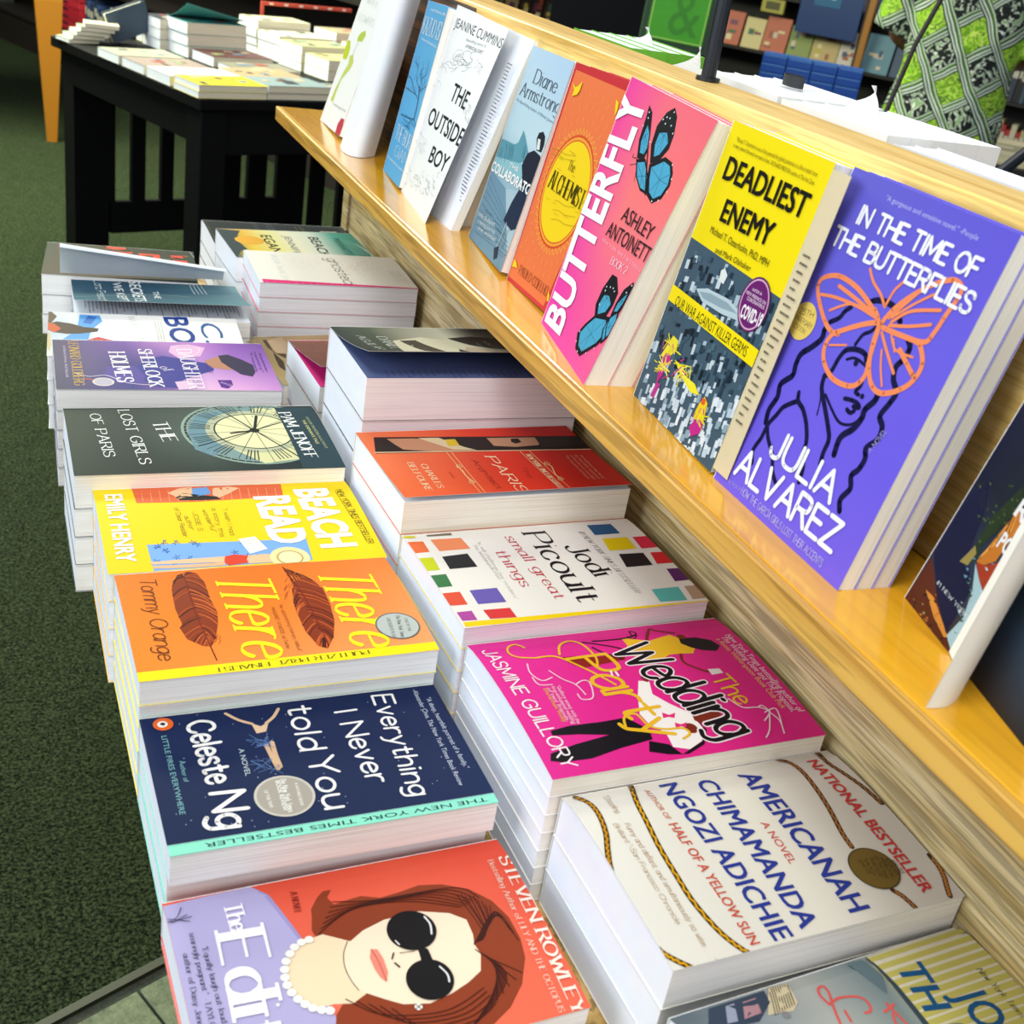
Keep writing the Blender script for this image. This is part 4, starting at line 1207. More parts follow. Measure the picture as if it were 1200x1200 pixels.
ART['ghost']=r'''D|425,880 393,600 666,486 521,693 368,796 419,637 311,947 747,613 300,598 230,970 671,566 357,762 297,535 371,552 462,566 404,747 279,1062 487,782 425,478 457,668 633,395 68,562 523,758 511,1104 602,543 475,744 340,546 25,929 -35,775 391,735 520,545 502,769 715,858 225,945 470,715 64,846 272,618 237,597 115,1103 647,770 505,528 280,1045 608,772 296,851 429,703 418,851 222,906 291,780 491,642 652,954 733,952 629,669 657,777 242,852 451,845 605,421 -44,1011 308,453 59,785 623,771 -6,748 440,1059 350,861 188,597 587,413 314,683 354,486 232,1064 184,727 -39,1020 -29,774 436,569 316,1053 722,434 644,677 250,898 319,945 576,534 381,782 418,657 416,436 413,669 262,685 452,875 539,795 332,766 172,575 135,1144 -37,866 320,730 488,366 548,748 552,498 234,352 413,378 128,919 449,893 467,642 264,639 295,1134 473,680 735,530 401,697 274,1047 235,1000 258,894 555,357 390,536 491,906 224,919 668,788 335,844 433,886 420,1050 669,328 405,764 506,820 320,543 335,741 288,902 598,658 593,729 686,611 380,159 342,592 471,538 408,911 320,1115 474,895 818,606|c8a878|0.45
D|763,1221 621,1490 571,1266 765,1510 471,1264 994,1470 478,1646 633,1327 843,1510 502,1320 608,1300 690,1410 90,1378 459,1391 649,1516 592,1494 850,1146 493,1506 520,1571 922,1398 466,1550 693,1295 494,1646 395,1429 401,1395 282,1635 8,1564 302,1137 666,1277 727,1119 703,1298 1008,1303 147,1629 547,1276 578,1628 -51,1545 791,1377 614,1521 483,1398 747,1496 391,1550 782,1345 472,1652 441,1801 497,1255 647,1353 231,1578 630,1142 436,1327 317,1617 566,1482 727,1180 873,1372 740,1513 730,1449 260,1228 428,1324 587,1255 778,1329 331,1199 255,1317 303,1314 180,1948 498,1426 599,1423 283,1486 92,1663 397,1311 734,1412 264,1277 269,1219 414,1506 475,1305 331,1413 335,1497 369,1343 587,1468 231,1160 288,1504 420,1440 897,970 784,1063 391,1803 666,1797 695,1186 823,1404 745,1332 685,1431 169,1565 662,1442 75,1647 337,1622 169,1530 1058,1181 644,1211 380,1486 252,1527 554,1166 652,1372 355,1406 578,1430 606,1209 475,1391 470,1395 194,1394 571,1432 561,1642 284,1545 592,1410 502,1677 810,900 499,1138 636,1308 698,1450 70,1700 832,1204 487,1385 471,1513 470,1292 453,1524 306,1362 572,1552 406,1524 591,1284 592,1253 338,1468 653,1337 265,1691 482,1478 459,1297 477,1188 547,1615 416,1468 616,1345 417,1521 626,1324 660,1157 579,1324 248,1558 565,1332 585,1492 469,1327 199,1428 932,1041 353,1520 763,972 480,1586 -194,1527 623,1526 721,1784|b89468|0.55
D|768,406 559,1218 236,913 511,1275 212,1114 -76,1468 452,1206 431,1728 1009,1001 177,1709 635,597 366,686 1070,1065 1104,962 794,861 31,1074 346,574 989,942 495,513 852,1217 265,966 1005,1561 634,1209 427,1582 505,530 639,436 642,375 373,1300 1086,1050 662,617 389,1282 652,709 367,1414 912,1349 508,845 464,1183 146,1609 892,483 283,1700 987,276 393,1660 1006,950 51,1379 296,1821 682,830 393,864 237,674 994,678 426,759 1071,520 787,1539 117,846 1092,892 263,467 845,702 94,1511 533,574 171,1832 997,1123 1014,246|d8c8a4|0.5
T|ghosted|190 1022 1044 30 10 148|5a5450|script|0.09
T|ROSIE WALSH|174 307 1014 -6 0 79|c4ccd4|serif|0.07
P|1179,43 1277,1986 1434,1947 1319,44|e22a7c
T|"I absolutely loved this"|615 1742 485 32 -2 28|c4c4c0|sans|
T|"I absolutely loved this"|606 1803 486 30 -2 28|c4c4c0|sans|
T|"I absolutely loved this"|596 1864 488 29 -2 28|c4c4c0|sans|
D|1242,100 1247,185 1251,270 1256,356 1260,442 1265,529 1269,615 1274,702 1278,790 1283,878 1287,966 1292,1054 1297,1143 1301,1232 1306,1322 1311,1412 1316,1502 1321,1592 1327,1683 1332,1774|f8e8f0|0.5'''
ART['beachm']=r'''P|31,19 67,316 267,239 641,188 922,224 1020,118 1409,-40|38464a
E|513 345 197|eab03c
S|165,294 213,662|c88a2a|0.4|0
S|289,282 337,648|c88a2a|0.4|0
S|412,271 460,634|c88a2a|0.4|0
S|532,260 582,621|c88a2a|0.4|0
S|652,249 701,607|c88a2a|0.4|0
S|770,238 820,594|c88a2a|0.4|0
S|886,227 937,581|c88a2a|0.4|0
T|EGAN|246 549 801 -17 3 154|1c1c1e|sans|0.01
T|JENNIFER|243 871 968 -61 6 103|7a8488|sans|
T|BEACH|258 1217 884 -52 9 148|1c1c1e|sans|0.01
T|MANHATTAN|273 1557 958 -33 4 120|3c5c5c|sans|
S|375,1666 499,1831 997,1932|d8f0e8|0.5|1
S|451,1666 564,1840 1025,1923|d8f0e8|0.5|1
S|527,1666 628,1849 1053,1914|d8f0e8|0.5|1
S|602,1666 693,1857 1080,1905|d8f0e8|0.5|1
S|676,1667 757,1866 1108,1896|d8f0e8|0.5|1
S|750,1667 820,1874 1136,1887|d8f0e8|0.5|1
S|823,1667 884,1883 1163,1878|d8f0e8|0.5|1
S|896,1667 946,1891 1191,1869|d8f0e8|0.5|1
S|969,1667 1009,1899 1218,1860|d8f0e8|0.5|1'''
ART['dotted']=r'''D|149,40|d8c87c|0.6
D|254,37|d8c87c|0.6
D|349,35|d8c87c|0.6
D|440,33|d8c87c|0.6
D|528,33|d8c87c|0.6
D|613,32|d8c87c|0.6
D|696,32|d8c87c|0.6
D|778,32|d8c87c|0.6
D|858,31|d8c87c|0.6
D|937,32|d8c87c|0.6
D|1014,32|d8c87c|0.6
D|1091,32|d8c87c|0.6
D|1167,32|d8c87c|0.6
D|1242,33|d8c87c|0.6
D|210,1334|d8c87c|0.6
D|253,1333|d8c87c|0.6
D|295,1333|d8c87c|0.6
D|336,1333|d8c87c|0.6
D|376,1334|d8c87c|0.6
D|415,1334|d8c87c|0.6
D|453,1335|d8c87c|0.6
D|491,1336|d8c87c|0.6
D|528,1336|d8c87c|0.6
D|565,1337|d8c87c|0.6
D|602,1338|d8c87c|0.6
D|638,1339|d8c87c|0.6
D|673,1340|d8c87c|0.6
D|709,1342|d8c87c|0.6
T|LE|424 1686 323 19 -14 234|e8e8e0|serif|0.1
T|FOR|162 875 428 31 -8 104|7c8488|serif|
T|GRAHAM|150 700 433 16 -2 59|6c7478|serif|
S|219,1407 672,1460|c8b87c|0.6|0
S|95,1163 262,2133|6a7074|0.4|0'''
ART['brown']=r'''P|112,199 105,253 469,211 713,283 583,334 537,214 363,181|4c3c2c
P|502,200 806,225 1091,152 959,122 700,159|3c2e24
P|123,247 33,464 247,457 549,339 538,226|c8ac8c
D|128,95|e8c84c|1.1
D|212,85|e8c84c|1.1
D|294,76|e8c84c|1.1
D|376,66|e8c84c|1.1
D|458,56|e8c84c|1.1
D|538,47|e8c84c|1.1
D|618,37|e8c84c|1.1
D|697,28|e8c84c|1.1
D|775,19|e8c84c|1.1
D|853,9|e8c84c|1.1
D|930,0|e8c84c|1.1
D|1006,-9|e8c84c|1.1
D|1082,-18|e8c84c|1.1
D|1156,-27|e8c84c|1.1
S|-74,22 1316,-73|d8c090|0.6|0'''
ART['magenta']=r'''S|112,326 150,340 120,378 179,391|c07c60|0.5|1
S|613,146 657,157 624,195 690,205|5c3028|0.5|1
S|668,216 712,227 680,265 746,274|b06850|0.5|1
S|485,346 528,357 496,396 561,406|a0584a|0.5|1
S|774,180 818,190 785,228 852,238|b06850|0.5|1
S|200,351 241,363 210,402 271,414|c07c60|0.5|1
S|856,158 900,168 867,206 934,215|5c3028|0.5|1
S|771,-1 815,10 783,47 849,57|a0584a|0.5|1
S|136,373 175,386 145,425 205,438|a0584a|0.5|1
S|536,63 579,75 547,112 612,123|a0584a|0.5|1
S|239,160 280,173 249,211 311,223|5c3028|0.5|1
S|256,21 297,33 266,71 328,83|a0584a|0.5|1
S|488,162 531,173 498,211 563,222|c07c60|0.5|1
S|91,172 129,185 99,223 157,237|b06850|0.5|1
S|113,81 152,95 122,132 180,146|a0584a|0.5|1
S|538,384 582,394 549,433 615,443|5c3028|0.5|1
S|431,420 474,431 441,470 506,480|a0584a|0.5|1
S|522,-48 565,-36 532,1 597,12|5c3028|0.5|1
S|499,293 542,304 510,343 575,353|b06850|0.5|1
S|863,227 908,237 875,275 942,284|c07c60|0.5|1
S|500,213 543,224 510,262 575,273|b06850|0.5|1
S|786,90 830,100 797,138 863,147|b06850|0.5|1
S|131,202 170,216 140,254 199,267|c07c60|0.5|1
S|338,341 380,353 349,392 412,403|c07c60|0.5|1
S|91,260 129,273 100,311 158,325|a0584a|0.5|1
S|244,336 285,348 254,387 316,399|b06850|0.5|1
S|451,0 494,11 462,49 526,60|c07c60|0.5|1
S|857,112 901,122 868,159 935,169|c07c60|0.5|1
S|776,132 820,142 787,180 854,189|a0584a|0.5|1
S|211,158 252,171 221,209 282,222|a0584a|0.5|1
S|791,139 835,149 802,187 869,196|a0584a|0.5|1
S|140,43 179,56 150,94 209,108|a0584a|0.5|1
S|133,336 172,349 142,387 202,400|b06850|0.5|1
S|61,239 98,253 70,291 126,305|c07c60|0.5|1
S|511,397 555,407 522,447 588,456|a0584a|0.5|1
S|426,265 469,277 436,315 501,326|c07c60|0.5|1
S|310,143 351,155 320,193 382,205|a0584a|0.5|1
S|626,-37 669,-26 637,11 702,22|b06850|0.5|1
S|700,-24 743,-13 711,24 777,34|a0584a|0.5|1
S|289,437 330,449 299,488 362,499|a0584a|0.5|1'''
ART['agilar']=r'''P|528,438 351,759 492,1020 1153,936 1459,777 1513,474 1363,283|c8c4ac
P|524,503 492,666 1019,692 1383,681 1179,508 825,508|3c3a34
P|386,1015 291,1279 355,1533 973,1449 984,1267 723,1109|2a2828
P|860,1010 993,1131 1453,1262 1547,1245 1483,934 1354,815|b8a890
P|1007,887 1459,736 1530,833 1498,928|26262a
T|DANIEL|346 340 670 -62 8 91|e8ece4|serif|0.09
T|AGUILAR|319 160 764 -34 3 74|e8ece4|serif|0.09
T|SALEM|497 1313 487 -46 4 41|c8ccd4|serif|
T|NIGHTS|571 1214 572 -102 6 33|c8ccd4|serif|'''
ART['light']=r'''P|23,1296 19,1984 225,2004 656,1938 954,1874 783,1272 543,1289 263,1300|e2dec6
P|32,1298 70,1298 70,2100 32,2100|c9c268
P|99,1288 137,1288 137,2100 99,2100|c9c268
P|160,1286 198,1286 198,2100 160,2100|c9c268
P|218,1285 256,1285 256,2100 218,2100|c9c268
P|275,1287 313,1287 313,2100 275,2100|c9c268
P|330,1289 368,1289 368,2100 330,2100|c9c268
P|385,1291 423,1291 423,2100 385,2100|c9c268
P|438,1294 476,1294 476,2100 438,2100|c9c268
P|490,1298 528,1298 528,2100 490,2100|c9c268
P|542,1302 580,1302 580,2100 542,2100|c9c268
P|593,1306 631,1306 631,2100 593,2100|c9c268
P|643,1310 681,1310 681,2100 643,2100|c9c268
P|23,1296 24,1307 258,1321 543,1311 787,1283 784,1256 551,1273 259,1289|3c4c58
T|TH|133 1408 303 -58 34 176|1d5a8c|sans|0.02
T|O|543 1350 95 -14 28 188|1d5a8c|sans|0.02
T|JOJO|400 1584 477 -24 11 217|1d5a8c|sans|0.01
T|New York Times Bestseller|313 1855 548 9 8 41|2c3034|serif|0.08
S|235,859 179,847 137,860 119,885 124,910 169,907 227,880 290,854 353,833|e0605c|1.5|1
S|232,861 216,934 230,1011 258,1061 306,1072 341,1049 342,1011|e0605c|1.5|1
S|295,911 361,899|e0605c|1.5|1
S|331,1170 427,1183 513,1195|e0605c|1.5|1
S|371,1120 350,1207|e0605c|1.5|1
S|392,1161 451,1131 498,1149|e0605c|1.5|1
P|23,614 32,736 165,699 204,639 181,489|d8cca8
S|18,618 195,528|5a5040|0.6|0
S|21,632 192,546|5a5040|0.6|0
S|23,645 189,563|5a5040|0.6|0
S|26,659 187,581|5a5040|0.6|0
S|28,673 184,599|5a5040|0.6|0
S|30,687 181,616|5a5040|0.6|0
S|33,701 179,634|5a5040|0.6|0
S|35,715 176,652|5a5040|0.6|0
S|37,729 173,670|5a5040|0.6|0
P|32,217 29,580 114,554 200,419 167,121|3c4a5c
P|61,414 60,498 158,465 162,352|b88c94
P|54,309 51,367 162,311 155,249|a0a8bc
E|213 583 23|8c8c90
P|28,1159 32,1264 180,1283 282,1222 180,1190|667c84'''
ART['butt']=r'''P|781,1599 683,1715 650,1854 705,1969 786,2024 867,1973 932,1856 951,1754 893,1652|14161e
P|792,1654 734,1735 728,1820 828,1846 902,1788 859,1690|4aa4c8
S|806,1822 792,1659|1c3c54|0.3|0
S|806,1822 736,1737|1c3c54|0.3|0
S|806,1822 730,1820|1c3c54|0.3|0
S|806,1822 828,1845|1c3c54|0.3|0
S|806,1822 899,1789|1c3c54|0.3|0
S|806,1822 857,1693|1c3c54|0.3|0
D|698,1913 737,1940 782,1943 753,1895 840,1902 802,1993 909,1861|e8f0f4|0.7
P|779,1592 953,1697 1077,1688 1150,1628 1190,1543 1160,1436 1056,1369 932,1400 840,1495|14161e
P|827,1581 966,1665 1065,1659 1124,1610 1156,1542 1131,1456 1048,1403 950,1428 876,1504|4aa4c8
S|1017,1539 832,1580|1c3c54|0.3|0
S|1017,1539 967,1662|1c3c54|0.3|0
S|1017,1539 1122,1608|1c3c54|0.3|0
S|1017,1539 1152,1542|1c3c54|0.3|0
S|1017,1539 1047,1407|1c3c54|0.3|0
S|1017,1539 951,1431|1c3c54|0.3|0
D|1094,1676 1171,1591 1189,1499 1132,1416 1049,1385|e8f0f4|0.7
P|426,1955 507,1920 606,1782 674,1669 671,1591 562,1583 481,1706 452,1852|14161e
P|517,1827 594,1777 648,1686 639,1631 568,1626 522,1705|4aa4c8
S|547,1757 518,1825|1c3c54|0.3|0
S|547,1757 593,1776|1c3c54|0.3|0
S|547,1757 646,1688|1c3c54|0.3|0
S|547,1757 636,1634|1c3c54|0.3|0
S|547,1757 567,1629|1c3c54|0.3|0
S|547,1757 522,1707|1c3c54|0.3|0
D|467,1910 485,1871 457,1805 654,1729|e8f0f4|0.7
P|562,1572 691,1612 842,1517 928,1399 812,1398 662,1466|14161e
P|600,1556 703,1588 824,1513 892,1418 799,1417 680,1472|4aa4c8
S|750,1493 604,1555|1c3c54|0.3|0
S|750,1493 704,1586|1c3c54|0.3|0
S|750,1493 822,1512|1c3c54|0.3|0
S|750,1493 889,1419|1c3c54|0.3|0
S|750,1493 798,1419|1c3c54|0.3|0
S|750,1493 682,1472|1c3c54|0.3|0
D||e8f0f4|0.7
S|647,1705 782,1544 920,1397|1a1c24|1.4|1
S|564,1581 493,1571 497,1594|1a1c24|0.5|1
S|598,1548 500,1510|1a1c24|0.4|1
S|625,1522 673,1425|1a1c24|0.4|1
P|982,781 1073,790 1200,709 1213,609 1189,507 1028,421 935,517 929,645|14161e
P|1090,642 1174,608 1149,533 1043,474 987,538 1010,622|4aa4c8
S|1070,623 1089,642|1c3c54|0.3|0
S|1070,623 1171,608|1c3c54|0.3|0
S|1070,623 1147,535|1c3c54|0.3|0
S|1070,623 1044,478|1c3c54|0.3|0
S|1070,623 989,540|1c3c54|0.3|0
S|1070,623 1011,622|1c3c54|0.3|0
D|983,681 1045,699 1097,708 1138,698 990,651 1001,542|e8f0f4|0.7
P|913,345 1022,466 1255,532 1363,458 1275,304 1068,130 933,141 845,241|14161e
P|949,342 1035,439 1223,493 1310,433 1239,309 1072,170 966,180 896,260|4aa4c8
S|1090,330 952,342|1c3c54|0.3|0
S|1090,330 1036,436|1c3c54|0.3|0
S|1090,330 1220,489|1c3c54|0.3|0
S|1090,330 1235,310|1c3c54|0.3|0
S|1090,330 1073,174|1c3c54|0.3|0
S|1090,330 969,184|1c3c54|0.3|0
D|875,265 895,187 998,143 1161,193 1253,271|e8f0f4|0.7
P|1352,851 1419,790 1390,688 1351,581 1257,545 1247,646 1267,757|14161e
P|1352,762 1353,689 1331,607 1278,585 1282,657|4aa4c8
S|1327,695 1352,761|1c3c54|0.3|0
S|1327,695 1352,761|1c3c54|0.3|0
S|1327,695 1353,689|1c3c54|0.3|0
S|1327,695 1331,609|1c3c54|0.3|0
S|1327,695 1280,588|1c3c54|0.3|0
S|1327,695 1283,658|1c3c54|0.3|0
D|1354,823 1398,794 1381,749 1328,756|e8f0f4|0.7
P|1255,532 1346,621 1411,536 1394,435 1318,334 1243,422|14161e
P|1270,522 1343,593 1396,525 1381,444 1320,363 1260,434|4aa4c8
S|1329,480 1271,521|1c3c54|0.3|0
S|1329,480 1342,590|1c3c54|0.3|0
S|1329,480 1394,524|1c3c54|0.3|0
S|1329,480 1380,445|1c3c54|0.3|0
S|1329,480 1320,366|1c3c54|0.3|0
S|1329,480 1262,435|1c3c54|0.3|0
D||e8f0f4|0.7
S|1274,551 1287,463 1353,395|1a1c24|1.4|1
S|1362,481 1430,485 1421,446|1a1c24|0.5|1
T|BUTTERFLY|520 90 -155 1919 -453 -37|f6fafc|sans|0.03
T|ASHLEY|724 1141 556 8 -2 117|2c1824|sans|
T|ANTOINETTE|585 972 872 43 -6 120|2c1824|sans|
T|NEW YORK TIMES BESTSELLER|582 920 838 19 -1 23|f8c8dc|serif|0.12
T|BOOK 2|870 828 312 21 -4 58|f8d8e4|serif|0.1'''
ART['alch']=r'''P|48,1918 1288,1895 931,36 16,39|ec7a48
E|620 965 485|d8502c
E|620 965 464|f0a83c
E|620 965 442|e05a30
E|620 965 430|f5d422
S|1107,965 1158,1000 1102,1029 1149,1070 1090,1091 1131,1138 1070,1151 1104,1204 1041,1208 1069,1265 1006,1261 1026,1321 964,1309 976,1371 916,1351 920,1414 863,1386 859,1449 806,1415 793,1476 746,1435 725,1494 684,1447 655,1503 620,1452 585,1503 556,1447 515,1494 494,1435 447,1476 434,1415 381,1449 377,1386 320,1414 324,1351 264,1371 276,1309 214,1321 234,1261 171,1265 199,1208 136,1204 170,1151 109,1138 150,1091 91,1070 138,1029 82,1000 133,965 82,930 138,901 91,860 150,839 109,792 170,779 136,726 199,722 171,665 234,669 214,609 276,621 264,559 324,579 320,516 377,544 381,481 434,515 447,454 494,495 515,436 556,483 585,427 620,478 655,427 684,483 725,436 746,495 793,454 806,515 859,481 863,544 920,516 916,579 976,559 964,621 1026,609 1006,669 1069,665 1041,722 1104,726 1070,779 1131,792 1090,839 1149,860 1102,901 1158,930 1107,965|f6c83c|0.5|0
S|1169,1165 1216,1182|f6c070|0.4|0
S|1126,1257 1169,1282|f6c070|0.4|0
S|1067,1340 1106,1372|f6c070|0.4|0
S|1149,1409 1187,1441|f6c070|0.4|0
S|995,1412 1027,1451|f6c070|0.4|0
S|1064,1494 1096,1532|f6c070|0.4|0
S|1132,1575 1164,1613|f6c070|0.4|0
S|912,1471 937,1514|f6c070|0.4|0
S|965,1563 990,1606|f6c070|0.4|0
S|1018,1655 1043,1698|f6c070|0.4|0
S|1071,1746 1096,1790|f6c070|0.4|0
S|820,1514 837,1561|f6c070|0.4|0
S|856,1613 873,1660|f6c070|0.4|0
S|892,1713 909,1760|f6c070|0.4|0
S|721,1540 730,1589|f6c070|0.4|0
S|740,1645 749,1694|f6c070|0.4|0
S|758,1749 767,1798|f6c070|0.4|0
S|620,1549 620,1599|f6c070|0.4|0
S|620,1655 620,1705|f6c070|0.4|0
S|620,1761 620,1811|f6c070|0.4|0
S|519,1540 510,1589|f6c070|0.4|0
S|500,1645 491,1694|f6c070|0.4|0
S|482,1749 473,1798|f6c070|0.4|0
S|420,1514 403,1561|f6c070|0.4|0
S|384,1613 367,1660|f6c070|0.4|0
S|348,1713 331,1760|f6c070|0.4|0
S|328,1471 303,1514|f6c070|0.4|0
S|275,1563 250,1606|f6c070|0.4|0
S|222,1655 197,1698|f6c070|0.4|0
S|169,1746 144,1790|f6c070|0.4|0
S|245,1412 213,1451|f6c070|0.4|0
S|176,1494 144,1532|f6c070|0.4|0
S|108,1575 76,1613|f6c070|0.4|0
S|173,1340 134,1372|f6c070|0.4|0
S|114,1257 71,1282|f6c070|0.4|0
S|114,673 71,648|f6c070|0.4|0
S|173,590 134,558|f6c070|0.4|0
S|245,518 213,479|f6c070|0.4|0
S|176,436 144,398|f6c070|0.4|0
S|108,355 76,317|f6c070|0.4|0
S|328,459 303,416|f6c070|0.4|0
S|275,367 250,324|f6c070|0.4|0
S|222,275 197,232|f6c070|0.4|0
S|420,416 403,369|f6c070|0.4|0
S|384,317 367,270|f6c070|0.4|0
S|348,217 331,170|f6c070|0.4|0
S|519,390 510,341|f6c070|0.4|0
S|500,285 491,236|f6c070|0.4|0
S|620,381 620,331|f6c070|0.4|0
S|620,275 620,225|f6c070|0.4|0
S|721,390 730,341|f6c070|0.4|0
S|740,285 749,236|f6c070|0.4|0
S|820,416 837,369|f6c070|0.4|0
S|856,317 873,270|f6c070|0.4|0
S|892,217 909,170|f6c070|0.4|0
S|912,459 937,416|f6c070|0.4|0
S|965,367 990,324|f6c070|0.4|0
S|1018,275 1043,232|f6c070|0.4|0
S|995,518 1027,479|f6c070|0.4|0
S|1064,436 1096,398|f6c070|0.4|0
S|1132,355 1164,317|f6c070|0.4|0
S|1067,590 1106,558|f6c070|0.4|0
S|1149,521 1187,489|f6c070|0.4|0
S|1126,673 1169,648|f6c070|0.4|0
S|1169,765 1216,748|f6c070|0.4|0
T|The|527 1146 141 -2 1 80|5c4a10|serif|0.08
T|ALCHEMIST|254 933 774 -23 5 154|33300c|serif|0.09
S|480,860 553,873 719,871 928,906|a8941c|0.35|1
S|504,782 613,804 778,804 986,839|a8941c|0.35|1
S|528,704 673,736 837,737 1043,774|a8941c|0.35|1
S|80,1232 215,1255 388,1248 606,1276|a8941c|0.35|1
S|92,1193 246,1219 418,1213 636,1242|a8941c|0.35|1
S|296,1195 337,1200 386,1195|b8a020|0.3|1
S|511,1282 550,1286 597,1281|b8a020|0.3|1
S|758,794 796,800 842,797|b8a020|0.3|1
S|329,1107 370,1112 419,1108|b8a020|0.3|1
S|1017,916 1054,921 1097,918|b8a020|0.3|1
S|553,763 593,769 640,766|b8a020|0.3|1
S|985,977 1022,982 1065,978|b8a020|0.3|1
S|443,834 484,840 532,837|b8a020|0.3|1
S|1023,988 1060,992 1103,989|b8a020|0.3|1
S|135,1099 177,1103 227,1099|b8a020|0.3|1
S|453,1288 493,1292 540,1287|b8a020|0.3|1
S|405,920 446,926 494,922|b8a020|0.3|1
S|287,839 329,844 378,841|b8a020|0.3|1
S|648,1116 686,1121 732,1116|b8a020|0.3|1
S|693,960 732,965 778,961|b8a020|0.3|1
S|886,966 924,971 968,968|b8a020|0.3|1
S|760,947 798,951 843,948|b8a020|0.3|1
S|986,965 1022,969 1066,966|b8a020|0.3|1
S|1008,898 1045,903 1088,900|b8a020|0.3|1
S|278,1200 319,1205 368,1200|b8a020|0.3|1
S|942,875 980,880 1024,877|b8a020|0.3|1
T|PAULO COELHO|227 119 706 3 0 85|7c3018|serif|0.08
P|72,1815 166,1783 213,1802 277,1851 278,1776 252,1733 156,1707 160,1758|f6d422
P|1015,1815 1077,1797 1098,1744 1083,1695 1043,1754|f6d422
P|52,212 129,184 168,156 43,137|f6d422
P|945,179 996,152 1011,104 980,94|f6d422'''
ART['coll']=r'''P|-52,891 -43,971 28,1023 219,1034 464,1045 560,1081 584,1160 592,1207 716,1165 832,1113 946,1062 922,966 568,858 24,808|5c9aac
P|-51,833 1040,953 1056,811 5,706|8cc0cc
P|5,706 663,651 1207,330 1172,-20 62,14|6e94ac
P|663,651 1221,738 1506,316 1395,138|a8c4d0
S|6,646 937,450|34505f|0.4|0
S|20,578 1001,413|34505f|0.4|0
S|35,509 1066,376|34505f|0.4|0
S|49,441 1129,340|34505f|0.4|0
S|63,372 1193,304|34505f|0.4|0
S|77,303 1255,268|34505f|0.4|0
S|92,233 1318,232|34505f|0.4|0
S|106,164 1380,197|34505f|0.4|0
S|120,95 1441,162|34505f|0.4|0
S|351,1023 437,892|3c7084|0.5|0
S|768,1085 821,982|3c7084|0.5|0
S|849,1063 859,992|3c7084|0.5|0
S|141,949 193,842|3c7084|0.5|0
S|388,998 431,900|3c7084|0.5|0
S|455,1047 532,924|3c7084|0.5|0
S|431,1026 557,866|3c7084|0.5|0
S|107,928 131,842|3c7084|0.5|0
S|223,1012 319,874|3c7084|0.5|0
S|797,1098 917,944|3c7084|0.5|0
S|819,1078 852,990|3c7084|0.5|0
S|308,1023 391,894|3c7084|0.5|0
S|221,1007 349,845|3c7084|0.5|0
S|399,1030 473,910|3c7084|0.5|0
S|42,259 355,275|40606f|0.4|0
S|263,331 566,345|40606f|0.4|0
S|420,283 716,298|40606f|0.4|0
S|618,326 905,340|40606f|0.4|0
S|1001,111 1273,129|40606f|0.4|0
S|717,369 1000,381|40606f|0.4|0
S|832,285 1111,299|40606f|0.4|0
S|796,279 1076,293|40606f|0.4|0
S|436,285 731,300|40606f|0.4|0
S|655,288 941,303|40606f|0.4|0
S|910,196 1186,212|40606f|0.4|0
S|233,345 537,358|40606f|0.4|0
S|300,176 602,193|40606f|0.4|0
S|463,138 759,156|40606f|0.4|0
P|1069,1263 1175,1291 1266,1263 1312,1201 1306,1127 1156,1119 1061,1209|16222e
P|1098,1215 1175,1220 1244,1136 1154,1126|e0e4e4
P|956,1054 1107,1107 1313,1096 1410,1045 1416,941 1370,851 1306,775 1087,777 1011,856 905,926 927,1004|1a2036
P|1079,752 1306,775 1367,626 1371,427 1230,377 924,399 984,592|1c2c48
S|1041,400 997,161|c8d0d4|1.4|0
S|1178,378 1090,148|a8b4bc|1|0
P|933,125 1052,176 1112,78 1033,37|28384c
T|Diane|390 1628 730 3 -1 127|4a5c68|serif|0.12
T|Armstrong|100 1473 1278 13 -1 121|4a5c68|serif|0.12
T|The Best-Selling Author of Winter Journey|52 1409 1350 -15 0 27|7890a0|sans|
T|THE|537 848 312 4 0 39|f2f6f6|sans|0.02
T|COLLABORATOR|-3 700 1526 48 -3 95|f2f6f6|sans|0.03
T|1940s Budapest,|79 242 666 46 -3 43|d8e4e8|sans|
T|a daring journey,|154 190 666 44 -3 42|d8e4e8|sans|
T|one woman|229 138 666 42 -3 42|d8e4e8|sans|'''
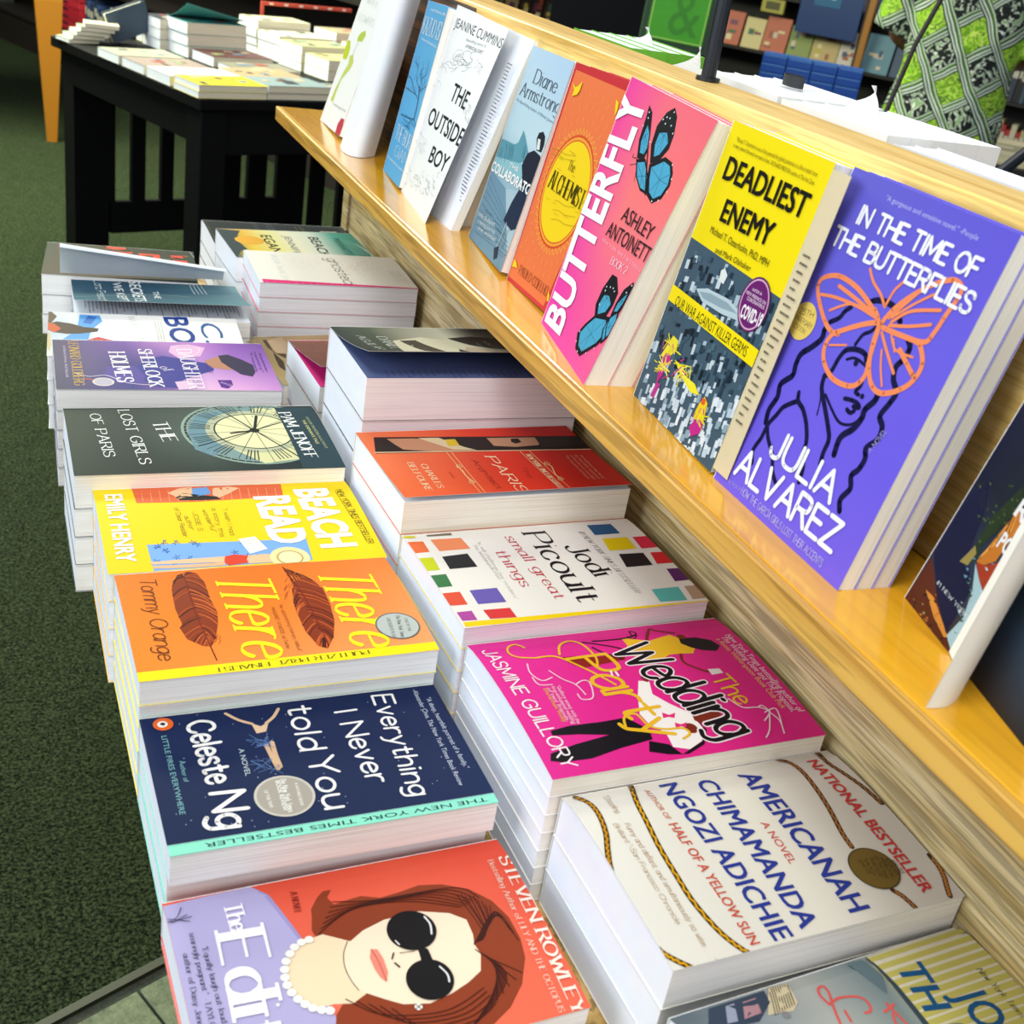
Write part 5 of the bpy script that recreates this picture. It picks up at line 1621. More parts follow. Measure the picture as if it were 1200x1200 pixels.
ART['outside']=r'''T|JEANINE CUMMINS|73 1855 1272 16 -1 103|1c2832|sans|
T|Bestselling author of|497 1783 521 31 -2 32|8c9498|sans|
T|AMERICAN DIRT|533 1723 474 19 -1 36|3c444c|sans|
T|THE|616 1185 488 -3 1 189|15222c|sans|0.015
T|OUTSIDE|172 831 1201 19 -3 189|15222c|sans|0.015
T|BOY|637 512 638 33 -9 180|15222c|sans|0.015
S|918,1670 974,1667 1011,1645 992,1612 908,1585|a4b0b4|0.32|1
S|330,1628 340,1651 404,1673 496,1676 569,1652|a4b0b4|0.32|1
S|573,1637 543,1655 564,1684 640,1706 742,1706|6c7c84|0.32|1
S|995,1649 1053,1654 1109,1640 1122,1609 1067,1574|6c7c84|0.32|1
S|56,1477 94,1461 77,1431 -8,1402 -142,1394|a4b0b4|0.32|1
S|762,1611 756,1588 698,1566 606,1561 529,1583|a4b0b4|0.32|1
S|483,1547 520,1531 509,1502 434,1475 320,1468|8c9ca4|0.32|1
S|863,1593 839,1571 769,1555 683,1561 635,1593|8c9ca4|0.32|1
S|790,1615 782,1592 723,1570 631,1566 557,1590|a4b0b4|0.32|1
S|502,1615 566,1620 624,1606 633,1573 569,1537|6c7c84|0.32|1
S|364,1576 365,1599 421,1624 515,1632 598,1613|a4b0b4|0.32|1
S|533,1565 470,1556 403,1567 381,1598 433,1637|a4b0b4|0.32|1
S|144,1473 167,1497 242,1516 337,1514 398,1486|8c9ca4|0.32|1
S|1150,1564 1094,1566 1056,1587 1074,1620 1154,1647|8c9ca4|0.32|1
S|481,1539 441,1518 361,1507 280,1520 254,1557|a4b0b4|0.32|1
S|62,1430 77,1454 149,1477 248,1481 322,1456|a4b0b4|0.32|1
S|561,1574 497,1571 446,1589 450,1623 526,1656|6c7c84|0.32|1
S|493,1572 522,1594 595,1609 680,1602 725,1570|6c7c84|0.32|1
S|821,1654 765,1659 735,1683 764,1716 853,1740|6c7c84|0.32|1
S|818,1657 829,1635 787,1610 699,1596 606,1608|6c7c84|0.32|1
S|399,1532 352,1544 349,1572 412,1603 520,1616|8c9ca4|0.32|1
S|478,1573 420,1558 344,1561 297,1587 322,1628|6c7c84|0.32|1
S|654,1570 618,1549 541,1538 461,1550 431,1586|8c9ca4|0.32|1
S|375,1521 438,1520 482,1500 465,1465 375,1433|a4b0b4|0.32|1
S|728,1656 787,1655 827,1634 811,1600 728,1571|a4b0b4|0.32|1
S|702,1582 757,1576 782,1551 744,1518 645,1495|8c9ca4|0.32|1
S|-26,1246 -68,1260 -90,1289 -69,1318 -2,1327|6c7c84|0.32|1
S|6,1188 -15,1171 -68,1169 -128,1192 -159,1232|6c7c84|0.32|1
S|105,1274 132,1287 183,1281 233,1254 248,1214|a4b0b4|0.32|1
S|67,1214 27,1211 -23,1229 -51,1264 -28,1298|8c9ca4|0.32|1
S|115,1409 116,1431 150,1444 209,1435 263,1401|6c7c84|0.32|1
S|-170,1270 -148,1247 -163,1222 -220,1211 -298,1229|6c7c84|0.32|1
S|-93,1149 -108,1129 -159,1123 -223,1142 -265,1181|8c9ca4|0.32|1
S|-33,1265 -77,1268 -123,1291 -136,1326 -96,1354|8c9ca4|0.32|1
S|634,285 670,272 684,249 655,228 585,223|6c7c84|0.32|1
S|379,285 392,302 439,309 500,297 542,267|a4b0b4|0.32|1
S|353,217 342,199 295,189 230,199 183,228|a4b0b4|0.32|1
S|180,303 168,285 121,276 56,287 13,318|8c9ca4|0.32|1
S|475,273 518,272 562,256 578,228 543,203|8c9ca4|0.32|1
S|463,199 498,208 552,201 596,178 597,146|6c7c84|0.32|1
S|149,159 158,139 127,121 59,116 -10,136|a4b0b4|0.32|1
S|409,211 434,194 425,171 372,158 295,165|8c9ca4|0.32|1
S|687,275 652,268 600,277 562,302 567,333|6c7c84|0.32|1
S|352,263 351,282 387,296 450,294 510,269|a4b0b4|0.32|1
S|349,219 330,238 347,259 404,268 476,255|6c7c84|0.32|1
S|77,230 42,219 -12,225 -49,251 -48,285|a4b0b4|0.32|1
S|953,307 986,313 1033,305 1066,283 1059,256|6c7c84|0.32|1
S|1129,413 1111,401 1066,400 1017,415 994,443|6c7c84|0.32|1
S|706,345 668,343 625,357 608,382 637,406|6c7c84|0.32|1
S|882,224 874,208 833,198 773,205 729,230|a4b0b4|0.32|1
S|1217,363 1187,356 1141,362 1105,383 1106,410|6c7c84|0.32|1
S|1210,356 1194,343 1150,340 1099,353 1071,381|8c9ca4|0.32|1
S|923,214 883,218 851,235 854,260 902,277|a4b0b4|0.32|1
S|1044,307 1007,304 963,315 940,339 961,365|8c9ca4|0.32|1
S|1165,458 1129,466 1105,485 1115,507 1164,518|8c9ca4|0.32|1
S|1033,255 1005,246 956,249 913,269 909,297|6c7c84|0.32|1
S|1077,261 1073,246 1035,235 977,241 930,264|8c9ca4|0.32|1
S|815,353 849,359 896,350 926,327 915,300|6c7c84|0.32|1
S|907,334 946,329 976,311 973,287 925,270|8c9ca4|0.32|1
S|894,347 921,357 968,354 1012,335 1022,307|a4b0b4|0.32|1
S|1271,290 1251,279 1206,278 1156,293 1135,321|8c9ca4|0.32|1
S|871,339 833,339 793,353 780,378 813,401|8c9ca4|0.32|1
S|1097,1215 1131,1203 1184,1168 1224,1125 1221,1099|8c9ca4|0.32|1
S|1282,1103 1239,1128 1198,1166 1189,1195 1231,1192|8c9ca4|0.32|1
S|1292,1164 1330,1133 1345,1106 1316,1102 1246,1134|a4b0b4|0.32|1
S|1064,1218 1027,1250 1012,1279 1040,1283 1107,1251|a4b0b4|0.32|1
S|1147,1152 1105,1173 1059,1212 1040,1247 1069,1255|8c9ca4|0.32|1
S|1135,1284 1170,1271 1222,1235 1260,1193 1254,1169|8c9ca4|0.32|1
S|1393,1069 1351,1098 1325,1131 1342,1143 1405,1120|6c7c84|0.32|1
S|1237,1200 1204,1231 1198,1254 1236,1250 1307,1211|8c9ca4|0.32|1
S|161,598 179,609 223,601 274,573 300,535|6c7c84|0.32|1
S|136,564 152,576 195,570 247,543 278,506|a4b0b4|0.32|1
S|430,583 423,569 384,569 330,592 290,630|a4b0b4|0.32|1
S|318,696 352,677 370,650 352,631 296,636|8c9ca4|0.32|1
S|-89,621 -80,636 -44,634 5,610 44,571|8c9ca4|0.32|1
S|207,683 239,681 283,660 313,627 304,599|a4b0b4|0.32|1
S|60,684 67,700 104,700 157,678 199,640|8c9ca4|0.32|1
S|274,508 256,530 270,547 319,545 383,517|8c9ca4|0.32|1'''
ART['giant']=r'''S|874,747 860,878 798,1002 721,1080|24527c|4.5|1
S|822,961 472,1023 233,1104 -33,1116|2a5a84|1.3|1
S|781,1022 784,1132 603,1219 669,1293|2a5a84|1.3|1
S|774,1043 978,1115 1112,1176|2a5a84|1.3|1
S|701,988 399,990 32,985|2a5a84|1.3|1
S|874,747 554,718 153,689|2a5a84|1.3|1
S|893,750 1073,690 1275,670|2a5a84|1.3|1
S|861,756 685,671 689,626|2a5a84|1.3|1
S|748,1061 486,1137 373,1257 188,1303|2a5a84|1.3|1
S|693,1164 891,1255 854,1337|2a5a84|1.3|1
S|1135,1155 1173,1190 1106,1207|2f6690|0.5|1
S|710,1105 750,1142 679,1159|2f6690|0.5|1
S|377,1264 419,1300 346,1318|2f6690|0.5|1
S|466,1006 508,1043 435,1060|2f6690|0.5|1
S|283,1324 326,1360 252,1379|2f6690|0.5|1
S|853,1034 892,1070 823,1087|2f6690|0.5|1
S|610,1190 651,1226 580,1243|2f6690|0.5|1
S|480,1120 522,1157 450,1175|2f6690|0.5|1
S|596,1189 637,1225 565,1243|2f6690|0.5|1
S|1088,1107 1126,1142 1059,1159|2f6690|0.5|1
S|888,1139 927,1175 858,1192|2f6690|0.5|1
S|581,1297 621,1332 550,1350|2f6690|0.5|1
S|351,1243 394,1279 320,1297|2f6690|0.5|1
S|338,978 380,1016 306,1033|2f6690|0.5|1
S|305,1026 348,1064 273,1081|2f6690|0.5|1
S|802,1247 841,1282 772,1300|2f6690|0.5|1
S|-256,1204 -209,1242 -288,1260|2f6690|0.5|1
S|730,1124 770,1160 700,1177|2f6690|0.5|1
S|349,1115 391,1152 318,1170|2f6690|0.5|1
S|149,1066 193,1104 118,1122|2f6690|0.5|1
S|912,1121 951,1157 883,1174|2f6690|0.5|1
S|576,1155 617,1191 545,1208|2f6690|0.5|1
S|-239,1170 -193,1209 -272,1227|2f6690|0.5|1
S|161,1294 204,1331 129,1349|2f6690|0.5|1
S|186,954 229,992 154,1010|2f6690|0.5|1
S|706,1176 747,1212 676,1229|2f6690|0.5|1
S|850,1080 889,1116 820,1133|2f6690|0.5|1
S|591,1212 631,1248 560,1265|2f6690|0.5|1
S|564,1002 605,1039 534,1056|2f6690|0.5|1
S|821,1343 861,1378 791,1395|2f6690|0.5|1
S|1042,726 1161,724 1269,711|2a5a84|0.6|1
S|594,644 720,642 835,629|2a5a84|0.6|1
S|537,625 663,623 779,611|2a5a84|0.6|1
S|783,694 905,692 1018,679|2a5a84|0.6|1
S|350,564 480,563 598,551|2a5a84|0.6|1
S|1194,731 1310,728 1417,716|2a5a84|0.6|1
S|550,631 677,629 793,617|2a5a84|0.6|1
S|332,628 462,626 580,613|2a5a84|0.6|1
S|548,677 674,674 790,662|2a5a84|0.6|1
S|403,727 532,724 649,711|2a5a84|0.6|1
S|586,725 712,723 827,710|2a5a84|0.6|1
S|344,670 474,667 592,655|2a5a84|0.6|1
S|222,708 354,705 474,692|2a5a84|0.6|1
S|1066,834 1184,831 1292,818|2a5a84|0.6|1
E|1370 1274 132|e8b838
T|KAZUO ISHIGURO|93 1618 1618 15 -2 183|d6ecf8|serif|0.1
T|NATIONAL BESTSELLER|279 1877 1198 6 0 29|e4f2fa|sans|
T|Winner of the Nobel Prize in Literature|190 1550 1209 -12 0 32|e4f2fa|sans|
T|THE BURIED|175 423 1168 2 0 159|e0f2fa|serif|0.09
T|GIANT|388 249 926 19 -3 126|e0f2fa|serif|0.09
T|A novel by the author of|79 166 1146 17 0 31|e4f2fa|sans|'''
ART['dead']=r'''P|-21,1216 1406,1197 1646,107 562,-436 -375,-282|41596a
P|952,147 988,157 990,127 954,117|e0e8f0
P|887,1027 915,1030 922,962 895,958|a8bcc8
P|659,863 709,874 716,806 666,794|c4d4dc
P|1328,249 1362,259 1365,226 1331,216|e0e8f0
P|910,449 948,458 956,389 917,379|b8ccdc
P|449,64 485,73 490,8 454,-1|d8e4ec
P|1007,571 1057,585 1066,511 1015,496|4c6878
P|758,629 790,635 795,581 763,574|15202c
P|1175,534 1198,538 1202,495 1179,492|c4d4dc
P|428,79 459,85 461,41 430,34|b8ccdc
P|828,909 867,917 875,850 836,842|c4d4dc
P|763,114 802,125 803,99 764,88|c8d8e4
P|1256,527 1297,538 1301,498 1260,486|c8d8e4
P|1020,216 1049,222 1054,169 1026,162|c8d8e4
P|1073,281 1109,291 1115,235 1079,225|c8d8e4
P|805,279 847,291 848,260 807,249|e0e8f0
P|1091,93 1120,100 1127,33 1098,25|8ca4b4
P|1085,531 1118,539 1119,514 1086,506|2c4254
P|562,236 596,244 598,204 565,196|c8d8e4
P|520,1145 555,1149 563,1071 528,1066|22384a
P|1039,606 1083,617 1084,591 1040,579|1c2c3a
P|198,82 259,101 264,40 202,20|8ca4b4
P|856,1073 907,1084 911,1037 860,1025|4c6878
P|575,938 627,949 629,909 577,898|2c4254
P|57,1071 103,1079 108,1014 62,1006|c4d4dc
P|1036,391 1064,397 1073,323 1045,317|c8d8e4
P|418,683 454,690 460,620 425,614|1c2c3a
P|92,27 152,46 154,-2 94,-21|c8d8e4
P|304,763 333,766 333,740 304,736|a8bcc8
P|1143,879 1178,886 1179,862 1144,854|1c2c3a
P|55,359 85,364 90,293 60,288|4c6878
P|548,-6 579,1 585,-66 554,-74|b8ccdc
P|798,232 838,243 843,192 803,180|b8ccdc
P|243,450 276,456 283,383 249,377|22384a
P|917,590 941,594 945,549 921,545|1c2c3a
P|1191,987 1236,997 1243,937 1198,926|a8bcc8
P|988,74 1033,88 1042,15 996,0|e0e8f0
P|621,948 673,959 675,928 622,916|3a5566
P|515,812 570,825 576,761 521,747|c4d4dc
P|865,415 892,420 894,385 867,380|c8d8e4
P|1277,778 1307,784 1311,745 1280,739|4c6878
P|576,210 627,225 635,148 584,132|c8d8e4
P|347,851 388,859 395,782 354,774|3a5566
P|528,68 578,83 579,47 529,32|e0e8f0
P|933,323 958,327 966,256 941,251|b8ccdc
P|87,863 138,874 138,842 88,832|4c6878
P|853,1080 876,1082 878,1049 855,1047|22384a
P|462,1068 497,1074 500,1031 465,1025|a8bcc8
P|1016,869 1053,877 1057,837 1019,828|1c2c3a
P|1382,271 1407,277 1415,216 1389,210|8ca4b4
P|1001,918 1033,924 1035,892 1003,887|15202c
P|939,337 980,348 981,325 940,314|8ca4b4
P|1055,506 1100,518 1108,446 1064,434|22384a
P|914,789 939,792 947,724 922,720|4c6878
P|741,15 792,32 793,3 742,-14|e0e8f0
P|473,25 529,43 536,-27 479,-46|8ca4b4
P|1273,137 1299,144 1303,102 1277,95|e0e8f0
P|781,1030 823,1038 829,978 787,970|4c6878
P|1256,222 1287,230 1293,176 1262,168|e0e8f0
P|555,-19 604,-4 607,-54 558,-69|8ca4b4
P|633,529 671,538 678,467 640,459|a8bcc8
P|85,27 138,42 142,-20 89,-35|8ca4b4
P|867,181 911,195 912,166 868,153|c8d8e4
P|1017,176 1061,190 1065,144 1021,130|d8e4ec
P|32,257 61,261 60,234 32,230|b8ccdc
P|1113,630 1148,639 1156,572 1121,563|22384a
P|239,355 270,360 276,281 246,275|c4d4dc
P|422,231 469,244 470,211 423,198|c8d8e4
P|500,653 528,657 535,583 507,579|15202c
P|1276,440 1315,451 1322,391 1283,380|d8e4ec
P|787,518 828,528 832,477 791,467|2c4254
P|1052,141 1076,146 1081,93 1057,88|d8e4ec
P|969,637 1001,644 1003,612 971,605|1c2c3a
P|1099,199 1147,215 1155,147 1107,131|c8d8e4
P|1145,661 1171,666 1178,600 1153,596|a8bcc8
P|1232,1120 1272,1128 1276,1086 1237,1078|3a5566
P|885,1 938,20 946,-54 893,-73|d8e4ec
P|824,458 863,467 864,437 826,427|15202c
P|706,193 755,208 760,153 710,138|b8ccdc
P|115,1151 167,1160 168,1128 116,1118|4c6878
P|1067,623 1113,636 1122,561 1076,548|1c2c3a
P|171,547 225,560 225,535 170,521|15202c
P|1125,180 1148,185 1156,117 1132,112|b8ccdc
P|1052,532 1082,538 1089,474 1059,468|2c4254
P|64,509 125,525 125,497 64,481|1c2c3a
P|633,56 667,65 668,36 633,27|b8ccdc
P|727,852 771,861 777,805 732,795|22384a
P|989,1087 1031,1096 1037,1043 995,1034|22384a
P|700,1025 748,1035 753,983 705,972|15202c
P|928,4 964,14 972,-54 935,-65|d8e4ec
P|997,539 1032,547 1038,493 1002,485|1c2c3a
P|1083,757 1130,769 1132,738 1085,726|22384a
P|152,553 192,562 197,492 157,483|3a5566
P|1178,337 1207,344 1211,301 1182,294|c8d8e4
P|72,903 106,907 107,876 73,871|c4d4dc
P|846,827 896,839 902,787 851,774|a8bcc8
P|468,1005 516,1014 520,969 471,959|22384a
P|143,874 189,883 195,814 148,805|3a5566
P|841,892 890,904 894,861 845,849|22384a
P|40,448 89,459 96,376 46,364|c4d4dc
P|889,661 929,670 934,619 893,609|15202c
P|1085,253 1134,269 1141,208 1092,192|c8d8e4
P|941,642 965,645 967,614 943,610|a8bcc8
P|794,847 843,858 847,811 798,800|a8bcc8
P|287,882 338,892 338,867 287,857|1c2c3a
P|1367,337 1393,342 1400,285 1374,279|c8d8e4
P|1136,918 1167,924 1169,893 1138,888|c4d4dc
P|565,1192 604,1198 609,1142 570,1136|a8bcc8
P|1282,636 1310,641 1312,609 1284,603|3a5566
P|496,342 553,359 554,329 496,312|c8d8e4
P|793,426 830,435 836,368 800,359|b8ccdc
P|796,860 822,863 824,830 798,826|2c4254
P|570,822 598,826 598,801 570,797|4c6878
P|652,974 683,978 688,926 657,921|4c6878
P|561,385 594,392 598,339 565,332|1c2c3a
P|1289,966 1316,970 1322,916 1295,911|a8bcc8
P|1283,251 1323,263 1331,194 1292,182|e0e8f0
P|912,735 950,743 955,691 917,682|3a5566
P|443,475 476,481 477,447 444,440|1c2c3a
P|1052,179 1080,185 1081,155 1053,149|e0e8f0
P|1099,378 1144,391 1146,357 1102,344|e0e8f0
P|756,-5 801,10 805,-38 759,-53|e0e8f0
P|708,1064 759,1074 762,1029 712,1019|2c4254
P|1027,116 1064,127 1069,77 1031,65|8ca4b4
P|811,322 844,330 846,299 813,291|c8d8e4
P|1308,329 1338,336 1347,271 1316,263|c8d8e4
P|516,148 553,157 554,129 516,119|8ca4b4
P|1298,862 1326,867 1328,839 1300,835|22384a
P|764,128 815,144 822,77 771,61|c8d8e4
P|265,943 314,953 317,905 268,895|a8bcc8
P|859,875 903,885 905,853 861,843|22384a
P|726,492 753,497 755,463 727,458|1c2c3a
P|838,606 879,616 881,583 840,573|c4d4dc
P|1300,446 1337,456 1339,429 1302,419|c8d8e4
P|625,827 652,831 654,793 628,789|c4d4dc
P|201,147 243,157 244,118 202,107|e0e8f0
P|232,962 275,970 280,906 237,898|c4d4dc
P|772,62 824,79 832,2 780,-16|e0e8f0
P|487,456 517,461 521,411 490,405|3a5566
P|611,427 645,435 647,404 612,397|15202c
P|568,626 609,635 611,600 570,591|1c2c3a
P|940,680 976,687 984,612 949,604|2c4254
P|387,-29 447,-9 453,-80 394,-100|8ca4b4
P|1313,307 1353,319 1363,242 1323,230|b8ccdc
P|373,897 401,901 402,868 374,865|22384a
P|948,1118 974,1121 981,1060 955,1057|3a5566
P|1056,285 1092,295 1094,267 1057,257|c8d8e4
P|1252,347 1278,353 1281,317 1255,311|d8e4ec
P|215,770 262,780 266,717 220,708|4c6878
P|1114,187 1158,201 1159,178 1115,164|8ca4b4
P|1056,553 1088,560 1091,518 1060,511|1c2c3a
P|667,1026 702,1032 703,998 669,993|4c6878
P|1219,459 1260,471 1267,411 1226,399|e0e8f0
P|359,834 396,840 397,807 360,801|a8bcc8
P|164,652 218,665 218,637 164,625|3a5566
P|331,1173 388,1184 389,1151 332,1140|3a5566
P|406,1076 461,1087 469,1011 414,999|15202c
P|605,928 643,935 646,894 608,887|2c4254
P|337,616 367,621 374,541 345,537|a8bcc8
P|709,939 754,949 760,887 715,877|15202c
P|1308,615 1345,624 1352,566 1315,557|2c4254
P|621,984 651,988 657,924 628,921|3a5566
P|1214,1066 1243,1071 1248,1023 1219,1019|2c4254
P|157,-46 185,-41 192,-121 164,-126|8ca4b4
P|566,72 615,87 623,11 574,-4|b8ccdc
P|313,455 368,469 374,398 319,383|4c6878
P|906,955 951,965 953,932 909,922|3a5566
P|1273,505 1318,518 1326,454 1281,440|e0e8f0
P|401,194 449,208 452,162 403,148|d8e4ec
P|993,682 1033,691 1041,621 1001,611|22384a
P|948,438 984,447 984,424 948,415|d8e4ec
P|1240,150 1272,159 1281,86 1249,77|b8ccdc
P|794,544 829,552 835,492 800,484|2c4254
P|134,31 170,40 175,-28 139,-37|d8e4ec
P|459,986 497,992 497,970 459,963|a8bcc8
P|1313,814 1339,818 1341,790 1315,786|3a5566
P|1053,404 1085,412 1086,384 1054,376|8ca4b4
P|885,677 922,685 926,636 890,628|1c2c3a
P|151,151 182,157 187,86 157,80|b8ccdc
P|544,215 585,226 590,165 549,154|d8e4ec
P|611,411 654,422 660,359 617,347|4c6878
P|1196,393 1221,398 1227,348 1201,343|b8ccdc
P|1304,270 1330,276 1338,209 1312,203|8ca4b4
P|853,786 894,795 902,722 861,713|3a5566
P|1303,710 1340,719 1344,683 1307,673|3a5566
P|776,442 822,454 826,403 781,390|4c6878
P|645,484 680,492 681,467 645,459|3a5566
P|780,355 823,367 825,337 781,325|b8ccdc
P|552,615 585,621 593,547 560,541|c4d4dc
P|1246,328 1292,342 1296,298 1250,284|d8e4ec
P|604,442 650,454 650,431 604,419|a8bcc8
P|1279,837 1309,842 1313,805 1283,799|c4d4dc
P|972,323 1019,337 1021,302 974,288|8ca4b4
P|1041,318 1065,322 1069,276 1045,272|8ca4b4
P|729,540 758,545 762,496 733,490|4c6878
P|549,986 589,993 590,968 550,961|22384a
P|1321,1049 1346,1052 1351,1005 1326,1002|c4d4dc
P|484,496 521,504 526,445 489,436|4c6878
P|1098,1090 1145,1100 1147,1074 1100,1064|2c4254
P|361,515 414,529 420,462 367,448|2c4254
P|1332,291 1357,296 1366,230 1340,224|c8d8e4
P|415,638 464,649 466,608 418,596|3a5566
P|1054,277 1103,292 1104,265 1055,249|d8e4ec
P|779,627 821,637 828,575 785,564|2c4254
P|1012,1108 1043,1113 1047,1074 1015,1069|4c6878
P|1010,811 1043,817 1050,755 1017,749|1c2c3a
P|199,-11 229,-5 233,-64 203,-71|c8d8e4
P|524,258 557,264 564,185 532,178|c8d8e4
P|119,423 148,428 149,391 120,386|3a5566
P|373,661 421,672 429,594 381,583|15202c
P|59,717 109,728 109,697 59,686|15202c
P|854,958 881,962 883,927 856,924|1c2c3a
P|823,57 877,75 881,25 827,7|8ca4b4
P|660,793 701,801 705,747 665,739|1c2c3a
P|1089,156 1112,160 1120,93 1097,89|e0e8f0
P|925,666 974,679 974,656 925,643|a8bcc8
P|934,1169 963,1173 965,1147 936,1143|a8bcc8
P|270,1021 327,1033 330,985 273,972|4c6878
P|1124,762 1171,774 1180,702 1133,690|4c6878
P|1007,1007 1042,1013 1046,966 1011,960|1c2c3a
P|1069,1072 1093,1075 1096,1040 1071,1037|3a5566
P|1174,333 1217,346 1223,288 1181,275|e0e8f0
P|1358,530 1405,544 1408,510 1361,496|3a5566
P|127,792 188,807 195,729 134,715|3a5566
P|832,596 867,604 872,548 837,540|c4d4dc
P|76,84 108,90 113,23 81,16|8ca4b4
P|1069,162 1099,170 1106,104 1077,96|e0e8f0
P|862,460 904,471 909,418 867,407|a8bcc8
P|350,893 405,905 410,843 356,830|1c2c3a
P|672,841 702,846 704,812 674,808|4c6878
P|396,612 440,621 442,578 398,568|3a5566
P|692,868 744,881 749,832 696,819|4c6878
P|1138,120 1177,133 1186,62 1146,49|d8e4ec
P|782,268 810,274 817,205 789,200|8ca4b4
P|1023,14 1064,26 1073,-54 1033,-67|c8d8e4
P|21,-64 77,-47 78,-85 22,-102|e0e8f0
P|615,193 655,203 661,138 621,127|d8e4ec
P|307,393 336,397 344,312 315,307|c4d4dc
P|1251,599 1288,608 1291,573 1254,564|4c6878
P|537,874 569,879 572,832 541,827|c4d4dc
P|1223,1058 1248,1061 1257,993 1231,990|15202c
P|666,513 717,527 724,457 673,443|1c2c3a
P|837,362 883,375 889,311 844,297|8ca4b4
P|508,696 558,708 561,666 511,654|22384a
P|729,904 759,908 767,830 738,826|22384a
P|99,922 143,930 147,869 103,861|15202c
P|6,432 52,442 55,385 9,374|a8bcc8
P|466,922 516,932 524,853 474,842|c4d4dc
P|791,158 816,163 821,106 796,101|e0e8f0
P|445,163 491,176 495,123 449,110|8ca4b4
P|596,514 636,524 637,498 597,488|3a5566
P|934,592 975,602 976,577 935,567|15202c
P|614,359 647,366 651,320 617,312|e0e8f0
P|1087,594 1137,608 1142,559 1093,544|1c2c3a
P|1168,709 1216,722 1219,690 1170,676|1c2c3a
P|453,123 504,139 507,90 456,75|b8ccdc
P|1035,1061 1057,1063 1063,1004 1041,1002|c4d4dc
P|410,446 444,453 450,386 416,379|15202c
P|643,292 694,307 702,234 651,219|d8e4ec
P|1219,457 1263,470 1271,407 1227,394|8ca4b4
P|936,343 979,355 982,315 939,303|b8ccdc
P|526,759 560,765 565,704 531,697|a8bcc8
P|384,481 417,488 420,447 386,440|3a5566
P|1369,201 1394,206 1398,164 1373,159|b8ccdc
P|165,517 199,523 202,475 167,468|15202c
P|119,965 175,976 177,936 121,925|c4d4dc
P|274,504 305,509 308,461 277,456|4c6878
P|586,1175 618,1179 619,1151 587,1147|3a5566
P|579,12 616,22 619,-25 582,-35|d8e4ec
P|551,31 582,38 586,-14 555,-21|8ca4b4
P|232,652 288,666 287,641 232,627|15202c
P|1172,644 1194,647 1200,591 1178,588|c4d4dc
P|1286,337 1326,348 1330,307 1290,295|c8d8e4
P|305,751 352,761 353,731 306,721|4c6878
P|714,1121 745,1124 751,1063 720,1059|c4d4dc
P|934,947 975,955 984,880 943,871|a8bcc8
P|759,887 797,894 801,847 763,840|c4d4dc
P|935,70 960,75 961,44 936,39|d8e4ec
P|1073,726 1112,735 1116,690 1078,680|3a5566
P|179,434 229,446 231,405 180,393|22384a
P|148,1125 202,1135 205,1090 150,1079|c4d4dc
P|198,-43 238,-33 245,-119 205,-130|c8d8e4
P|287,1080 314,1082 319,1021 292,1018|22384a
P|255,1088 296,1095 298,1057 257,1051|15202c
P|991,970 1025,976 1030,925 996,919|15202c
P|410,-19 445,-10 449,-67 414,-76|c8d8e4
P|554,294 584,300 592,222 561,216|8ca4b4
P|69,191 129,208 133,150 73,132|8ca4b4
P|190,1136 249,1147 251,1108 192,1096|4c6878
P|662,677 705,687 706,657 663,648|a8bcc8
P|451,66 480,72 488,-10 459,-17|e0e8f0
P|574,1055 608,1060 613,1004 579,999|1c2c3a
P|1242,340 1274,349 1280,300 1247,291|d8e4ec
P|1178,124 1219,136 1224,87 1183,74|c8d8e4
P|509,982 559,992 563,940 514,930|a8bcc8
P|464,689 491,693 492,666 464,663|4c6878
P|374,454 412,462 415,418 377,409|3a5566
P|1240,426 1282,438 1288,380 1247,367|b8ccdc
P|1278,261 1304,268 1307,234 1280,227|b8ccdc
P|51,-15 106,1 110,-59 55,-76|c8d8e4
P|1318,550 1352,558 1358,504 1325,495|c4d4dc
P|730,970 765,975 770,920 735,914|22384a
P|1177,735 1220,745 1225,697 1182,686|15202c
P|717,964 757,972 761,922 721,915|22384a
P|1100,931 1131,937 1140,866 1109,860|2c4254
P|662,256 695,264 698,221 665,213|b8ccdc
P|1287,917 1322,925 1326,882 1291,875|4c6878
P|490,285 544,301 547,255 493,239|b8ccdc
P|880,91 927,106 927,81 881,66|e0e8f0
P|1191,682 1227,691 1229,662 1192,654|22384a
P|1367,399 1402,408 1410,342 1376,332|d8e4ec
P|934,637 974,646 977,604 938,595|3a5566
P|1053,564 1078,568 1083,519 1058,515|2c4254
P|198,41 238,51 240,13 200,3|c8d8e4
P|114,447 153,455 156,399 117,391|2c4254
P|607,791 654,802 660,745 612,734|4c6878
P|1218,1051 1256,1058 1260,1021 1222,1013|4c6878
P|107,1102 155,1110 163,1028 114,1019|15202c
P|1132,428 1164,435 1172,365 1141,357|e0e8f0
P|314,1051 364,1061 367,1010 317,1001|22384a
P|17,343 53,350 60,270 24,262|a8bcc8
P|1147,94 1194,110 1200,53 1153,37|b8ccdc
P|979,994 1018,1002 1022,958 983,951|c4d4dc
P|349,1109 376,1111 380,1060 353,1057|15202c
P|548,1085 598,1095 605,1026 555,1015|c4d4dc
P|642,639 677,645 677,620 643,614|22384a
P|747,654 797,667 798,639 748,626|4c6878
P|1332,229 1354,233 1361,172 1339,168|c8d8e4
P|1026,1155 1056,1159 1061,1112 1031,1108|2c4254
P|948,636 986,645 994,578 955,568|c4d4dc
P|656,361 702,373 709,306 663,293|d8e4ec
P|908,600 942,607 949,540 916,533|2c4254
P|17,550 57,558 62,494 22,486|4c6878
P|732,1098 769,1104 769,1080 733,1074|2c4254
P|89,208 128,217 129,183 89,173|e0e8f0
P|862,105 915,123 921,66 867,48|8ca4b4
P|517,1096 549,1100 549,1074 517,1070|a8bcc8
